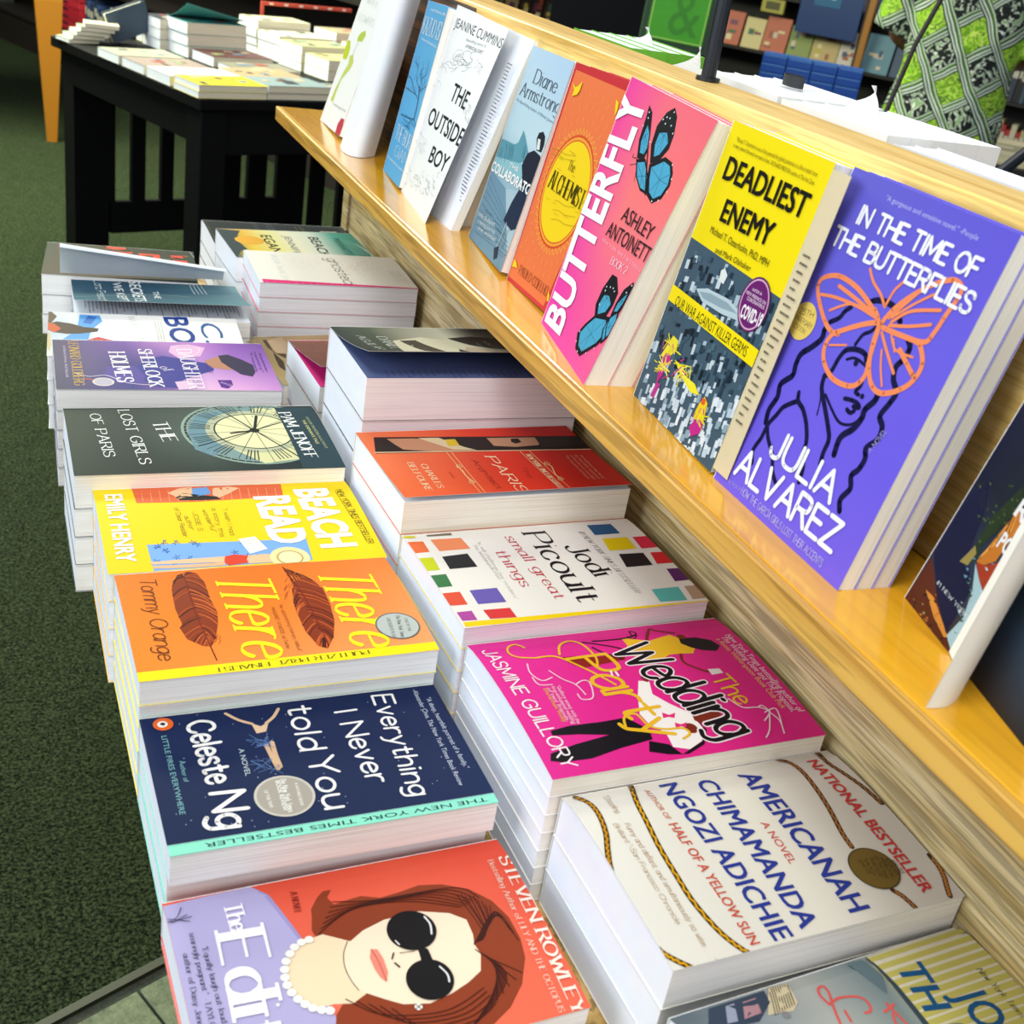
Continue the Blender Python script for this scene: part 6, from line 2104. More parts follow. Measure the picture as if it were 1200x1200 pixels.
P|1319,488 1366,502 1369,470 1322,455|3a5566
P|512,90 555,102 559,54 515,41|8ca4b4
P|1091,429 1131,440 1136,387 1097,376|c8d8e4
P|311,106 354,118 356,81 312,69|c8d8e4
P|646,619 691,630 693,596 648,585|22384a
P|805,181 847,193 854,120 813,108|c8d8e4
P|389,567 416,571 425,487 397,483|3a5566
P|850,990 879,994 883,951 853,947|a8bcc8
P|974,502 1000,506 1004,465 978,460|c4d4dc
P|89,897 126,903 128,860 91,854|2c4254
P|963,25 999,36 999,12 963,2|c8d8e4
P|310,33 371,52 372,15 312,-4|b8ccdc
P|142,45 197,61 202,-3 147,-19|e0e8f0
P|538,74 592,91 600,6 546,-12|8ca4b4
P|352,1170 392,1176 393,1145 353,1140|2c4254
P|848,889 873,892 874,867 849,863|4c6878
P|939,-27 968,-19 971,-58 942,-66|b8ccdc
P|1068,1054 1099,1059 1106,1000 1074,995|15202c
P|232,468 292,484 297,420 237,404|15202c
P|852,524 878,528 886,455 860,450|2c4254
P|806,573 839,580 843,531 810,524|a8bcc8
P|1227,1070 1258,1075 1266,1011 1235,1006|1c2c3a
P|735,716 775,725 775,702 735,693|15202c
P|461,385 493,391 501,309 469,302|c4d4dc
P|641,764 678,771 679,745 642,738|1c2c3a
P|1160,1108 1204,1118 1209,1068 1165,1059|4c6878
P|666,433 692,437 695,394 669,390|1c2c3a
P|446,-10 473,-4 480,-83 453,-89|d8e4ec
P|1061,629 1105,641 1114,567 1070,555|2c4254
P|1149,804 1183,811 1185,783 1151,776|1c2c3a
P|933,309 962,315 971,236 942,229|d8e4ec
P|46,553 91,562 93,511 49,501|22384a
P|206,885 233,888 235,844 208,841|15202c
P|776,703 822,714 826,665 780,654|4c6878
P|1386,337 1418,346 1426,282 1394,273|d8e4ec
P|669,1164 704,1170 706,1133 671,1128|22384a
P|487,359 516,365 524,282 495,276|c8d8e4
P|142,1109 184,1115 186,1077 144,1071|3a5566
P|710,371 762,386 770,309 718,294|b8ccdc
P|1170,532 1212,544 1215,510 1173,498|2c4254
P|1348,806 1390,817 1397,758 1355,747|3a5566
P|388,299 416,304 421,243 393,238|b8ccdc
P|752,31 797,45 798,18 753,4|8ca4b4
P|1143,958 1172,963 1178,909 1149,904|a8bcc8
P|1245,1149 1278,1154 1286,1090 1254,1084|1c2c3a
P|861,201 898,211 899,185 862,175|e0e8f0
P|397,227 439,238 445,168 403,157|c8d8e4
P|663,628 712,640 712,614 664,601|2c4254
P|422,863 457,869 458,844 422,838|c4d4dc
P|1315,1058 1345,1063 1352,1010 1321,1005|3a5566
P|1086,597 1120,605 1125,557 1091,549|1c2c3a
P|1192,914 1214,916 1220,863 1198,860|22384a
P|1128,993 1167,1001 1169,969 1130,961|c4d4dc
P|21,565 82,580 83,547 22,531|4c6878
P|481,1005 529,1014 533,963 485,953|4c6878
P|613,223 648,232 653,169 619,160|c8d8e4
P|1057,430 1097,441 1104,378 1064,368|e0e8f0
P|94,518 128,524 135,440 101,433|15202c
P|223,126 283,144 287,89 227,71|c8d8e4
P|1263,322 1309,336 1315,283 1269,268|8ca4b4
P|1276,1043 1305,1047 1314,977 1285,973|2c4254
P|501,502 538,510 541,467 504,458|1c2c3a
P|468,-30 500,-23 507,-95 475,-103|d8e4ec
P|1169,306 1217,321 1223,268 1175,253|8ca4b4
P|562,368 608,380 609,351 563,338|8ca4b4
P|1394,297 1437,311 1439,281 1396,267|d8e4ec
P|1188,755 1226,765 1232,712 1193,702|15202c
P|733,492 763,498 766,458 736,452|3a5566
P|1294,807 1341,819 1347,767 1300,754|c4d4dc
P|330,1161 374,1168 374,1144 330,1137|3a5566
P|836,1061 887,1073 895,1001 844,990|a8bcc8
P|563,13 593,19 596,-27 567,-34|b8ccdc
P|945,717 977,723 980,689 947,682|4c6878
P|363,762 411,772 412,740 364,729|a8bcc8
P|1026,443 1055,449 1062,388 1032,382|8ca4b4
P|1116,713 1145,718 1148,685 1118,679|15202c
P|599,612 628,616 635,544 606,539|2c4254
P|688,200 722,208 731,127 697,118|e0e8f0
P|939,887 978,895 984,834 945,825|3a5566
P|958,541 985,546 988,509 961,504|2c4254
P|581,548 625,558 627,524 583,513|1c2c3a
P|386,209 429,220 436,141 394,129|e0e8f0
P|460,696 500,704 504,651 464,643|15202c
P|908,843 937,847 940,810 911,806|2c4254
P|731,1075 783,1086 786,1043 734,1031|22384a
P|1159,1154 1203,1163 1204,1143 1160,1133|15202c
P|222,187 255,194 258,146 225,139|e0e8f0
P|489,970 517,972 518,937 491,934|1c2c3a
P|690,134 726,143 732,76 697,66|e0e8f0
P|46,-10 86,0 93,-88 53,-99|b8ccdc
P|1038,418 1064,423 1072,352 1046,347|e0e8f0
P|425,909 454,912 459,851 431,847|15202c
P|666,69 699,77 699,53 666,44|b8ccdc
P|1242,201 1286,215 1291,165 1247,151|d8e4ec
P|593,642 649,656 656,585 600,570|4c6878
P|532,182 564,189 567,142 535,135|8ca4b4
P|771,1008 816,1017 819,978 774,969|a8bcc8
P|919,-24 966,-8 969,-46 921,-62|d8e4ec
P|762,509 794,515 802,441 770,435|15202c
P|820,3 865,17 870,-39 825,-54|e0e8f0
P|281,175 333,190 340,117 287,102|e0e8f0
P|263,382 318,397 318,372 263,357|22384a
P|325,938 467,985 750,1008 973,986 979,930 755,900 457,889|b8ccd4
P|374,934 525,969 769,985 932,962 729,931 461,911|8ca4b0
P|548,1141 589,1164 648,1133 637,1070 566,1077|dce4e4
P|257,567 351,559 359,476 275,400 185,387 224,489|f0e23c
P|247,433 331,422 303,280 270,200 209,330|c8288c
P|393,435 535,437 593,396 754,398 856,357 742,330 541,375|f2e62c
P|928,377 992,352 1017,260 977,158 880,220 895,311|f0c81c
P|926,219 1029,244 1029,150 944,90 882,136|c0288c
P|263,208 326,223 303,102 243,99|b83c8c
P|906,361 957,368 961,327 914,319|e06030
S|1038,183 896,253|e8d81c|0.672439|0
S|248,459 289,472|f6f06c|0.503322|0
S|171,383 319,321|f6f06c|0.858077|0
S|616,385 700,344|f2e62c|1.14512|0
S|266,440 271,503|f6f06c|0.508139|0
S|508,392 448,361|f2e62c|1.03784|0
S|392,289 327,329|f6f06c|1.15695|0
S|906,326 1040,221|f2e62c|0.610629|0
S|289,485 220,497|c8288c|0.949084|0
S|491,403 587,409|c8288c|0.924112|0
S|356,379 279,472|e8d81c|0.82934|0
S|262,502 169,499|f2e62c|0.893873|0
S|291,468 304,480|e8d81c|0.996649|0
S|988,237 1012,221|e8d81c|0.517984|0
S|191,342 380,338|f6f06c|1.08405|0
S|995,187 1054,196|c8288c|0.879916|0
S|554,400 460,323|f2e62c|0.54586|0
S|189,556 270,488|f2e62c|1.12617|0
S|615,420 535,368|c8288c|0.662626|0
S|294,316 222,311|f2e62c|0.96317|0
S|1039,257 917,210|e8d81c|0.612829|0
S|983,296 977,283|c8288c|0.538939|0
S|504,427 573,344|e8d81c|1.05458|0
S|580,463 574,403|f6f06c|0.642589|0
S|512,425 430,330|c8288c|1.13869|0
S|272,465 324,468|e8d81c|1.10169|0
S|512,404 651,383|f6f06c|1.09885|0
S|329,479 374,536|e8d81c|0.869619|0
S|271,493 368,505|e8d81c|0.955958|0
S|303,372 201,312|e8d81c|1.10626|0
S|269,337 251,288|e8d81c|0.667359|0
S|531,371 498,330|f2e62c|1.08946|0
S|664,462 597,357|f2e62c|0.530358|0
S|361,417 251,302|f6f06c|1.00943|0
S|178,422 160,489|c8288c|0.795348|0
S|1050,225 892,265|e8d81c|1.19882|0
S|217,274 260,352|e8d81c|1.13429|0
S|1014,255 947,299|e8d81c|1.10118|0
S|444,491 329,490|f2e62c|0.947972|0
S|393,313 315,260|c8288c|0.718606|0
S|939,297 910,175|c8288c|0.628046|0
S|932,238 1064,288|e8d81c|0.896882|0
S|507,481 472,456|c8288c|1.05462|0
S|172,329 129,328|e8d81c|0.881532|0
S|346,331 169,283|e8d81c|0.764754|0
S|225,532 187,441|e8d81c|0.943777|0
S|298,513 338,466|c8288c|1.00698|0
S|364,393 290,439|c8288c|1.07802|0
S|285,298 220,395|f6f06c|0.671747|0
S|879,174 889,240|c8288c|0.580582|0
S|273,405 276,354|f2e62c|1.09502|0
S|596,428 635,384|e8d81c|0.954331|0
S|548,295 531,354|f6f06c|1.06757|0
S|364,465 188,519|f6f06c|0.52581|0
S|401,412 616,469|e8d81c|0.816386|0
S|1036,222 918,255|e8d81c|0.597695|0
S|555,419 595,415|e8d81c|0.726456|0
S|944,259 997,246|e8d81c|0.901399|0
S|979,205 1014,193|e8d81c|1.01549|0
S|962,199 913,257|f2e62c|0.570909|0
S|217,308 186,263|f6f06c|0.745597|0
S|918,208 914,252|e8d81c|0.818156|0
S|628,475 689,364|f6f06c|0.99133|0
S|259,402 304,369|f2e62c|0.567703|0
S|988,228 1001,247|f2e62c|0.57064|0
S|285,510 266,414|e8d81c|0.872396|0
S|503,403 587,463|f6f06c|0.857301|0
S|948,204 972,336|f6f06c|0.507307|0
S|992,275 975,304|c8288c|1.05545|0
S|632,443 615,415|e8d81c|0.547803|0
P|-24,867 1358,854 1378,739 -12,753|f6e00c
T|DEADLIEST|132 1668 1088 5 -1 157|141210|sans|0.02
T|ENEMY|295 1417 678 13 -3 153|141210|sans|0.02
T|Michael T. Osterholm, PhD, MPH|227 1313 828 4 0 49|2c280c|sans|
T|and Mark Olshaker|385 1218 498 18 -1 41|2c280c|sans|
T|"Michael T. Osterholm is one of the potential for global pandemics is a life-or-death issue|132 1920 1061 5 0 30|8c7c0c|sans|
T|in every sense of the word, we need to listen."-RICHARD PRESTON, author of The Hot Zone|123 1880 1073 -6 0 28|6c600c|sans|
T|OUR WAR AGAINST KILLER GERMS|117 749 1084 14 -1 76|1c1a0c|sans|
E|1071 1074 176|5c1c5c
E|1071 1074 163|d8a8c8
E|1071 1074 152|6a1f6c
T|WITH A|992 1139 123 10 -2 22|f0dcec|sans|
T|NEW PREFACE ON|940 1106 256 6 -1 23|f0dcec|sans|
T|CORONAVIRUS|973 1075 225 8 -1 25|f0dcec|sans|
T|COVID-19|966 960 264 17 -6 86|fbf4f8|sans|0.03'''
ART['alv']=r'''T|"A gorgeous and sensitive novel." -People|369 1965 776 -6 0 30|b8b8ec|sans|
S|495,1361 461,1323 443,1277 383,1228|151640|3.2|1
S|369,1175 379,1118 325,1042 270,979 267,908 282,843 216,759 239,682 217,586 240,509|151640|4.2|1
S|609,1428 663,1463 748,1480 832,1470 905,1422|151640|3.6|1
S|1021,1360 1056,1330 1056,1268 1027,1206 1053,1140 1115,1091 1106,1023 1084,936 1135,895 1149,823 1099,747 1128,695 1121,625 1092,570 1129,508 1099,425 1133,367|151640|3.8|1
S|750,1332 727,1298 683,1262 662,1195|151640|2.4|1
S|797,1150 767,1177 697,1176 618,1144 588,1086 578,1001 556,958|151640|3.2|1
S|540,951 565,880 649,807 743,727 805,660 812,580 830,513|151640|3.4|1
S|618,862 721,812 811,778 885,790 937,829 967,896|151640|1.8|1
S|556,958 546,899 601,813 627,735|151640|1.1|1
S|997,1027 997,988 960,919 967,870 944,793 883,710 897,608|151640|4.2|1
S|400,781 427,737 499,712 580,651 644,569 659,506 714,434 736,346|151640|3.2|1
S|427,737 380,701 326,649 302,588 267,506 263,416 241,317 283,248|151640|3.2|1
S|255,515 318,442 420,374 489,292 553,251|151640|3|1
S|652,1098 695,1125 751,1131 822,1122|151640|1.7|1
S|838,1056 848,1015 829,973 863,968|151640|2.4|1
S|776,907 828,920 885,925 914,909 866,897|151640|2.6|1
S|830,863 866,857 889,880|151640|2.6|1
E|733 1109 19|151640
E|895 972 16|151640
S|747,1376 633,1424 475,1472 318,1484 226,1464 152,1415 166,1352 254,1275 349,1215 424,1189 496,1193|f08c5c|3|1
S|755,1366 653,1315 528,1235 448,1171 437,1086 492,1013 605,965 728,970 806,1003 842,1077 813,1183 777,1336|f08c5c|3.2|1
S|770,1346 791,1238 842,1130 916,1057 998,1040 1084,1078 1162,1149 1196,1226 1188,1297 1119,1367 1077,1375|f08c5c|3.2|1
S|804,1352 948,1363 1129,1390 1167,1459 1187,1574 1206,1664 1199,1720 1135,1740 1056,1707 965,1640 862,1531 801,1434 778,1362|f08c5c|3|1
S|503,1597 573,1544 673,1502 734,1460|f08c5c|1.8|1
S|797,1619 762,1564 750,1503 746,1452|f08c5c|1.8|1
S|325,1433 473,1419 632,1398 747,1376|f08c5c|2.4|1
S|209,1340 343,1367 540,1384 705,1380|f08c5c|2|1
S|339,1285 467,1371 577,1391|f08c5c|1.6|1
S|936,1606 877,1511 816,1414|f08c5c|2|1
S|1042,1630 935,1532 831,1419|f08c5c|1.6|1
S|846,1400 942,1497 1136,1574|f08c5c|2|1
S|842,1379 978,1424 1120,1487|f08c5c|2|1
S|815,1325 918,1250 1034,1171|f08c5c|2|1
S|874,1245 925,1164 998,1079|f08c5c|1.5|1
S|890,1341 970,1283 1109,1295|f08c5c|1.4|1
S|999,1295 1084,1254 1168,1214|f08c5c|3|1
S|919,1327 970,1271|f08c5c|1.4|1
S|469,1115 601,1167|f08c5c|1.3|1
S|770,1346 740,1386 687,1418|f08c5c|2.2|1
E|162 1152 116|e8cc66
T|25TH|98 1180 132 15 -4 36|2a2230|brush|0.1
T|ANNIVERSARY|54 1140 205 -7 1 30|2a2230|brush|0.08
T|EDITION|95 1093 125 -4 1 29|2a2230|brush|0.08
T|A NOVEL|1149 738 39 149 -30 8|a8a4e4|brush|0.1
T|IN THE TIME OF|228 1790 1019 -7 1 102|f4f4f8|brush|0.19
T|THE BUTTERFLIES|96 1624 1221 -6 1 106|f4f4f8|brush|0.19
T|JULIA|393 366 644 3 -1 165|f4f4fa|brush|0.17
T|ALVAREZ|177 124 1041 26 -4 173|f4f4fa|brush|0.17
T|AUTHOR OF|158 42 140 7 -1 29|a49cf0|sans|
T|HOW THE GARCÍA GIRLS LOST THEIR ACCENTS|310 45 892 -7 0 46|bcb4f4|brush|0.1'''
ART['over']=r'''P|1,2 20,286 187,186 438,74 609,6 587,-5 315,-31|5c2c1c
P|118,137 208,147 468,69 442,50 293,73|d8903c
P|260,-16 292,0 287,-22|94a060
P|244,30 261,34 266,29|c8742c
P|269,-148 286,-144 294,-152|c8742c
P|161,108 175,110 184,105|2c2818
P|168,109 197,121 192,106|2c2818
P|264,170 280,174 282,171|94a060
P|89,5 125,22 110,5|2c2818
P|292,-65 307,-62 315,-68|94a060
P|187,-86 205,-82 208,-86|94a060
P|191,37 213,44 213,35|c8742c
P|285,-97 305,-90 311,-101|94a060
P|366,114 389,123 388,112|7c4c24
P|215,-48 250,-30 235,-47|94a060
P|315,-14 327,-13 340,-19|c8742c
P|408,-30 435,-18 433,-34|1c1c14
P|272,128 297,137 290,130|c8742c
P|69,46 81,46 91,45|1c1c14
P|106,113 142,130 131,109|7c4c24
P|217,135 250,151 243,130|1c1c14
P|227,24 262,41 249,23|7c4c24
P|284,81 301,84 309,76|94a060
P|291,103 313,111 312,102|7c4c24
P|290,26 315,37 315,22|1c1c14
P|173,16 204,30 198,12|c8742c
P|389,-45 422,-28 409,-45|1c1c14
P|347,-39 378,-23 365,-38|2c2818
P|193,151 206,151 215,149|2c2818
P|354,-92 366,-90 378,-95|94a060
P|291,-130 318,-118 315,-133|2c2818
P|152,-3 177,6 171,-2|c8742c
P|173,143 192,148 192,144|c8742c
P|189,38 215,49 216,33|94a060
P|80,31 108,42 109,25|2c2818
P|242,21 265,30 265,19|c8742c
P|386,-45 412,-34 406,-45|1c1c14
P|148,-14 164,-11 167,-13|c8742c
P|283,134 299,137 307,130|2c2818
P|310,16 322,17 332,14|94a060
P|322,-88 339,-83 341,-87|7c4c24
P|357,78 371,81 379,76|7c4c24
P|384,-38 414,-22 404,-38|7c4c24
P|226,18 242,22 247,17|94a060
P|218,-31 232,-29 239,-31|c8742c
P|235,-62 248,-61 257,-64|c8742c
P|349,112 365,116 368,112|1c1c14
P|316,58 346,71 342,53|2c2818
P|110,110 146,127 138,103|1c1c14
P|282,86 311,99 306,82|c8742c
P|284,-6 311,6 311,-12|2c2818
P|235,37 259,46 258,34|c8742c
P|296,-8 324,4 319,-10|7c4c24
P|244,-127 257,-125 264,-126|2c2818
P|197,166 213,169 224,161|c8742c
P|146,65 168,73 167,64|94a060
P|65,38 83,43 84,40|94a060
P|412,3 427,6 439,-3|7c4c24
P|291,-53 315,-43 316,-56|94a060
P|420,33 442,42 443,30|1c1c14
P|204,-103 226,-94 228,-105|94a060
P|207,181 230,188 234,174|94a060
P|17,311 16,610 38,736 97,844 193,678 269,448 425,350 437,178 438,74 228,161|191d3c
P|269,448 262,695 338,932 408,866 380,742 311,551 337,468|2a3a24
P|344,472 388,735 407,830 463,816 476,729 464,551 405,487|c87a2c
S|347,499 393,653|f0a84c|0.9|0
S|354,517 394,668|f0a84c|0.9|0
S|362,534 394,683|f0a84c|0.9|0
S|369,551 395,698|f0a84c|0.9|0
S|376,568 395,713|8c4c1c|0.9|0
S|383,585 396,727|f0a84c|0.9|0
S|390,602 396,742|f0a84c|0.9|0
S|397,619 397,757|8c4c1c|0.9|0
S|404,635 397,772|6c3414|0.9|0
S|411,652 398,786|8c4c1c|0.9|0
S|418,669 398,801|8c4c1c|0.9|0
S|425,685 399,816|f0a84c|0.9|0
S|432,702 399,830|8c4c1c|0.9|0
S|439,718 400,845|f0a84c|0.9|0
P|348,469 417,495 512,583 566,496 572,376 444,413|a83c24
P|346,461 444,413 569,368 609,226 601,13 453,71 488,214 432,354|a8c8d0
P|232,399 272,526 311,501 302,419|9c8c4c
P|435,426 460,433 455,424|4c6448
P|401,226 433,239 425,221|5c8478
P|556,275 576,279 583,267|6c9cb8
P|544,93 567,100 564,92|4c6448
P|440,528 470,538 458,528|6c9cb8
P|322,459 351,468 344,455|3c5440
P|485,118 511,127 503,119|2c3c2c
P|498,388 520,393 526,378|3c5440
P|429,487 452,492 451,482|c4dce4
P|477,381 503,389 495,381|c4dce4
P|505,271 521,272 523,271|3c5440
P|492,73 506,73 513,71|2c3c2c
P|534,229 556,235 555,226|3c5440
P|299,406 325,413 326,397|6c9cb8
P|599,188 615,190 624,181|3c5440
P|363,357 393,368 385,354|5c8478
P|316,466 332,467 333,467|2c3c2c
P|548,233 577,244 567,232|3c5440
P|424,322 458,335 453,313|3c5440
P|431,212 451,216 452,210|3c5440
P|419,488 443,494 445,480|c4dce4
P|314,369 349,382 340,362|6c9cb8
P|410,342 444,355 435,336|5c8478
P|477,194 503,203 501,189|2c3c2c
P|503,349 525,354 528,342|4c6448
P|509,453 524,453 534,446|3c5440
P|396,357 412,358 425,347|4c6448
P|426,210 452,218 446,208|c4dce4
P|453,305 467,305 475,301|5c8478
P|590,231 622,244 612,228|4c6448
P|440,243 467,251 468,235|5c8478
P|404,257 426,262 425,255|c4dce4
P|434,477 467,489 451,477|3c5440
P|358,382 379,385 385,373|5c8478
P|448,199 466,201 468,197|2c3c2c
P|503,254 529,263 523,252|5c8478
P|529,278 551,284 554,272|c4dce4
P|469,184 499,196 488,183|4c6448
P|447,208 468,213 470,204|6c9cb8
P|299,469 333,481 319,467|6c9cb8
P|518,135 551,149 542,129|5c8478
P|501,417 529,426 526,410|4c6448
P|523,339 554,350 544,336|6c9cb8
P|620,79 646,89 636,80|6c9cb8
P|332,501 360,509 354,497|4c6448
P|422,216 446,223 447,211|c4dce4
P|509,300 527,303 529,298|6c9cb8
P|512,304 531,307 530,303|c4dce4
P|280,414 296,414 300,412|6c9cb8
P|43,768 66,775 66,759|54643c
P|234,758 256,765 256,749|54643c
P|293,722 315,730 315,714|3c5034
P|269,560 292,568 292,551|54643c
P|232,681 254,689 255,673|3c5034
P|102,818 125,825 125,809|54643c
P|242,723 264,731 264,715|54643c
P|229,778 251,785 251,769|24301c
P|260,892 282,899 282,883|3c5034
P|339,699 361,706 361,690|24301c
P|321,758 343,765 343,749|54643c
P|130,701 153,709 153,693|24301c
P|276,685 298,693 298,677|54643c
P|187,635 210,642 210,626|24301c
P|339,852 360,859 361,843|24301c
P|330,767 352,774 352,758|24301c
P|298,772 320,779 320,763|3c5034
P|228,715 250,722 250,706|24301c
P|205,660 228,667 228,651|54643c
P|98,766 121,773 121,757|24301c
P|106,717 129,724 129,708|24301c
P|346,856 368,863 368,848|54643c
P|311,842 332,848 333,833|54643c
P|365,648 386,655 386,640|3c5034
P|422,819 443,826 444,811|54643c
P|57,794 80,801 80,785|24301c
P|190,711 212,718 213,703|3c5034
P|261,671 283,678 283,662|54643c
P|357,815 379,821 379,806|3c5034
P|21,768 44,775 44,759|24301c
P|241,883 263,890 263,875|3c5034
P|160,650 183,658 183,642|54643c
P|222,661 245,668 245,652|54643c
P|361,745 383,752 383,737|24301c
P|361,729 382,737 382,721|54643c
P|173,848 195,855 195,839|24301c
T|#1 NEW YORK TIMES|164 212 511 12 -1 22|e4ecf0|serif|0.14
T|PO|406 612 115 1 -1 90|f4f4f2|sans|0.03
T|RI|388 795 125 -7 5 97|f4f4f2|sans|0.03'''
ART['flower']=r'''P|587,1284 769,1331 872,1277 790,1184 519,1163 503,1227|b8cc4c
P|71,877 -53,1019 32,1127 177,1124 287,1040 315,956 292,885|c4d42c
S|620,1155 552,1033 581,960|4a5a44|1.2|1
P|404,957 579,988 721,901 665,798 396,625 355,423 362,305 191,318 248,486 367,700 486,852|c8d468
S|486,852 343,657 278,411 323,299|8c9c5c|0.5|1
P|1049,-39 1014,119 1093,210 1274,222 1313,134 1310,-1|c03a50
D|718,142 527,1387 656,1338|8c9490|0.5
T|WHITE|303 1654 651 -18 2 72|7c8488|serif|0.06
T|FLOWERS|162 1412 901 -4 0 96|9ca4a8|serif|0.06
T|reading group|402 281 805 25 -1 38|b0b4b4|sans|'''
BASE={'never': [['16264f', '14244a'], ['15244c', '16274f']], 'there': [['ea7a1c', 'ee8420', 'ef8a2a'], ['ea741e', 'f07f22', 'f4934a'], ['ee7d2c', 'f49250', 'f6a468']], 'beach': [['f7da10', 'f5d40c'], ['f5d60a', 'f7da12']], 'lost': [['1d2928', '212e2a', '1c2826'], ['273431', '2c3936', '1e2a28'], ['3d4b47', '53615c', '2c3935'], ['1f2d2b', '263330', '222f32'], ['192628', '1d2c2f', '1a2b31']], 'sher': [['4b4260', '4d4464', '3c3858'], ['6a5290', '5a4c80', '463a78'], ['7d5aa8', '4a3f80', '403c86'], ['b884c4', '5a4c9e', '7a5aa0'], ['c080c8', 'b48ad0', 'e6b8e0'], ['8a56b4', 'a070c4', 'e0a8dc'], ['744a9c', '9a68bc', 'c890d0']], 'wolf': [['c8cfd6', 'b8c8dc', 'd8d8d0'], ['eef1ee', 'd8e4f2', 'eef0ee'], ['f4f5f1', 'f4f5f1', 'f4f5f1'], ['f4f5f1', 'f4f5f1', 'f4f5f1'], ['f2f3ef', 'f2f3ef', 'f2f3ef']], 'secrets': [['2e5a70', '2a5468', '3d6f80'], ['244a60', '264c62', '2f5f74'], ['2a5266', '2a5064', '3a6a7c'], ['47707e', '3a5e70', '4d7c88'], ['6d8f96', '587e88', '5f8f98']], 'red': [['3a4238', '4a3c2c'], ['4a4632', '5c4a34'], ['3e3c34', '4c4434'], ['3a4440', '3c4640']], 'paris': [['e8784c', 'e9784a', 'ea6a38'], ['e86a40', 'e76038', 'e85a30'], ['dc4028', 'dc3c28', 'de3a24'], ['c82e24', 'cc2e24', 'd02c20'], ['bc2c28', 'c02a26', 'c42820']], 'pic': [['eeebe4', 'ece9e2'], ['efece6', 'ece9e2']], 'wed': [['e2309a', 'e02c92'], ['df2a8c', 'de2888'], ['d92880', 'e02a88']], 'amer': [['e9e8e0', 'e6e4da'], ['e6e4d8', 'e0ddd2'], ['dedad2', 'd6d3cc']], 'edit': [['e8604a', 'ea6a50', 'ea6a50'], ['e4553e', 'ec6c52', 'ee7458'], ['e65a42', 'ec6a50', 'ee7054'], ['e24e3c', 'e86048', 'ec6a50']], 'ghost': [['f0eee6', 'efece4'], ['efece2', 'ece9e0']], 'beachm': [['3c4c4c', '36444a'], ['e8b848', 'ecd23c'], ['f0ea9a', 'efe88c'], ['f0eed4', 'f0eed0'], ['d8e4d8', 'dfe8dc'], ['58b0a4', '4aa89a'], ['2c8878', '1f7a6c']], 'dotted': [['23282c', '1c2024'], ['2a2f34', '202428'], ['23282c', '1c2024'], ['2c3034', '23282c']], 'brown': [['8a7c5a', 'b8a06c'], ['c8a87c', 'a88860'], ['b09070', '8c7454'], ['6a5a4c', '5c4c40']], 'magenta': [['7a5048', '6c4038'], ['8c5c50', '7a4a40'], ['6c4a44', '5c3c38']], 'agilar': [['2c3a38', '242e2c'], ['4c5648', '303c38'], ['8c8c7c', 'a8a894'], ['b8b8a4', 'd8d4bc'], ['3c3c38', 'a8a490'], ['20242c', '3c3c3c'], ['4c4844', '2c3038']], 'light': [['5c6a74', '6c7884'], ['8c9aa0', 'a0a8a8'], ['b0b4b0', 'b4b8b4'], ['788c90', '8c9c98'], ['e4e0c8', 'e4e0c8'], ['e4e0c8', 'dcd8c0']], 'butt': [['f03cb4', 'f048a8', 'f05a9c'], ['f03cb0', 'f05a98', 'f2708c'], ['f04aa4', 'f47a80', 'f07c84'], ['f048a0', 'f27878', 'f07070'], ['ee44a0', 'ec6a7c', 'e86478']], 'alch': [['d03a3c', 'd03a3c'], ['c83038', 'c83038']], 'coll': [['5c8098', '6c8ca4'], ['8cacc0', '94b0c0'], ['8cb4c8', 'a0c0cc'], ['b8d8e4', 'c4dce8'], ['c0dcec', 'b8d4e8'], ['bcd8ee', 'b0d0ec']], 'outside': [['eef2f2', 'f2f4f2'], ['f8f9f8', 'f8f9f8']], 'giant': [['4aa4dc', '52aadf'], ['4ea6dd', '60b0e0'], ['4fa2d6', '5cacd8']], 'dead': [['f2dc0a', 'f4de10'], ['f4de08', 'f6e010']], 'alv': [['7660e4', '7a62e0'], ['6e60e0', '6c5ce0'], ['6862d4', '6a5edc'], ['6462c8', '6258d0']], 'over': [['4a3420', '2c2418'], ['28304c', '3c5060'], ['181c34', '30402c'], ['1c1e38', '2c3c28'], ['2a1c2c', '20241c'], ['30202c', '242018']], 'flower': [['f2f4f2', 'f4f5f3'], ['f5f6f4', 'f5f6f4']]}
BEND={'never': None, 'there': ['bow', 0.002, 1], 'beach': ['bow', 0.002, 0.6], 'lost': ['bow', 0.003, 0.55], 'sher': ['bow', 0.001, 1], 'wolf': None, 'secrets': ['lift', 0.02, 1.6], 'red': None, 'paris': ['lift', 0.004, 2], 'pic': ['bow', 0.002, 0.7], 'wed': ['bow', 0.005, 0.8], 'amer': ['bow', 0.0045, 0.6], 'edit': ['bow', 0.003, 0.7], 'ghost': ['bow', 0.001, 1], 'beachm': None, 'dotted': ['bow', 0.003, 0.5], 'brown': None, 'magenta': ['lift', 0.022, 1.2], 'agilar': ['lift', 0.024, 1.5], 'light': ['bow', 0.005, 0.5], 'butt': ['twist', 0.022], 'alch': None, 'coll': None, 'outside': ['twist', 0.0225], 'giant': None, 'dead': None, 'alv': None, 'over': None, 'flower': None}
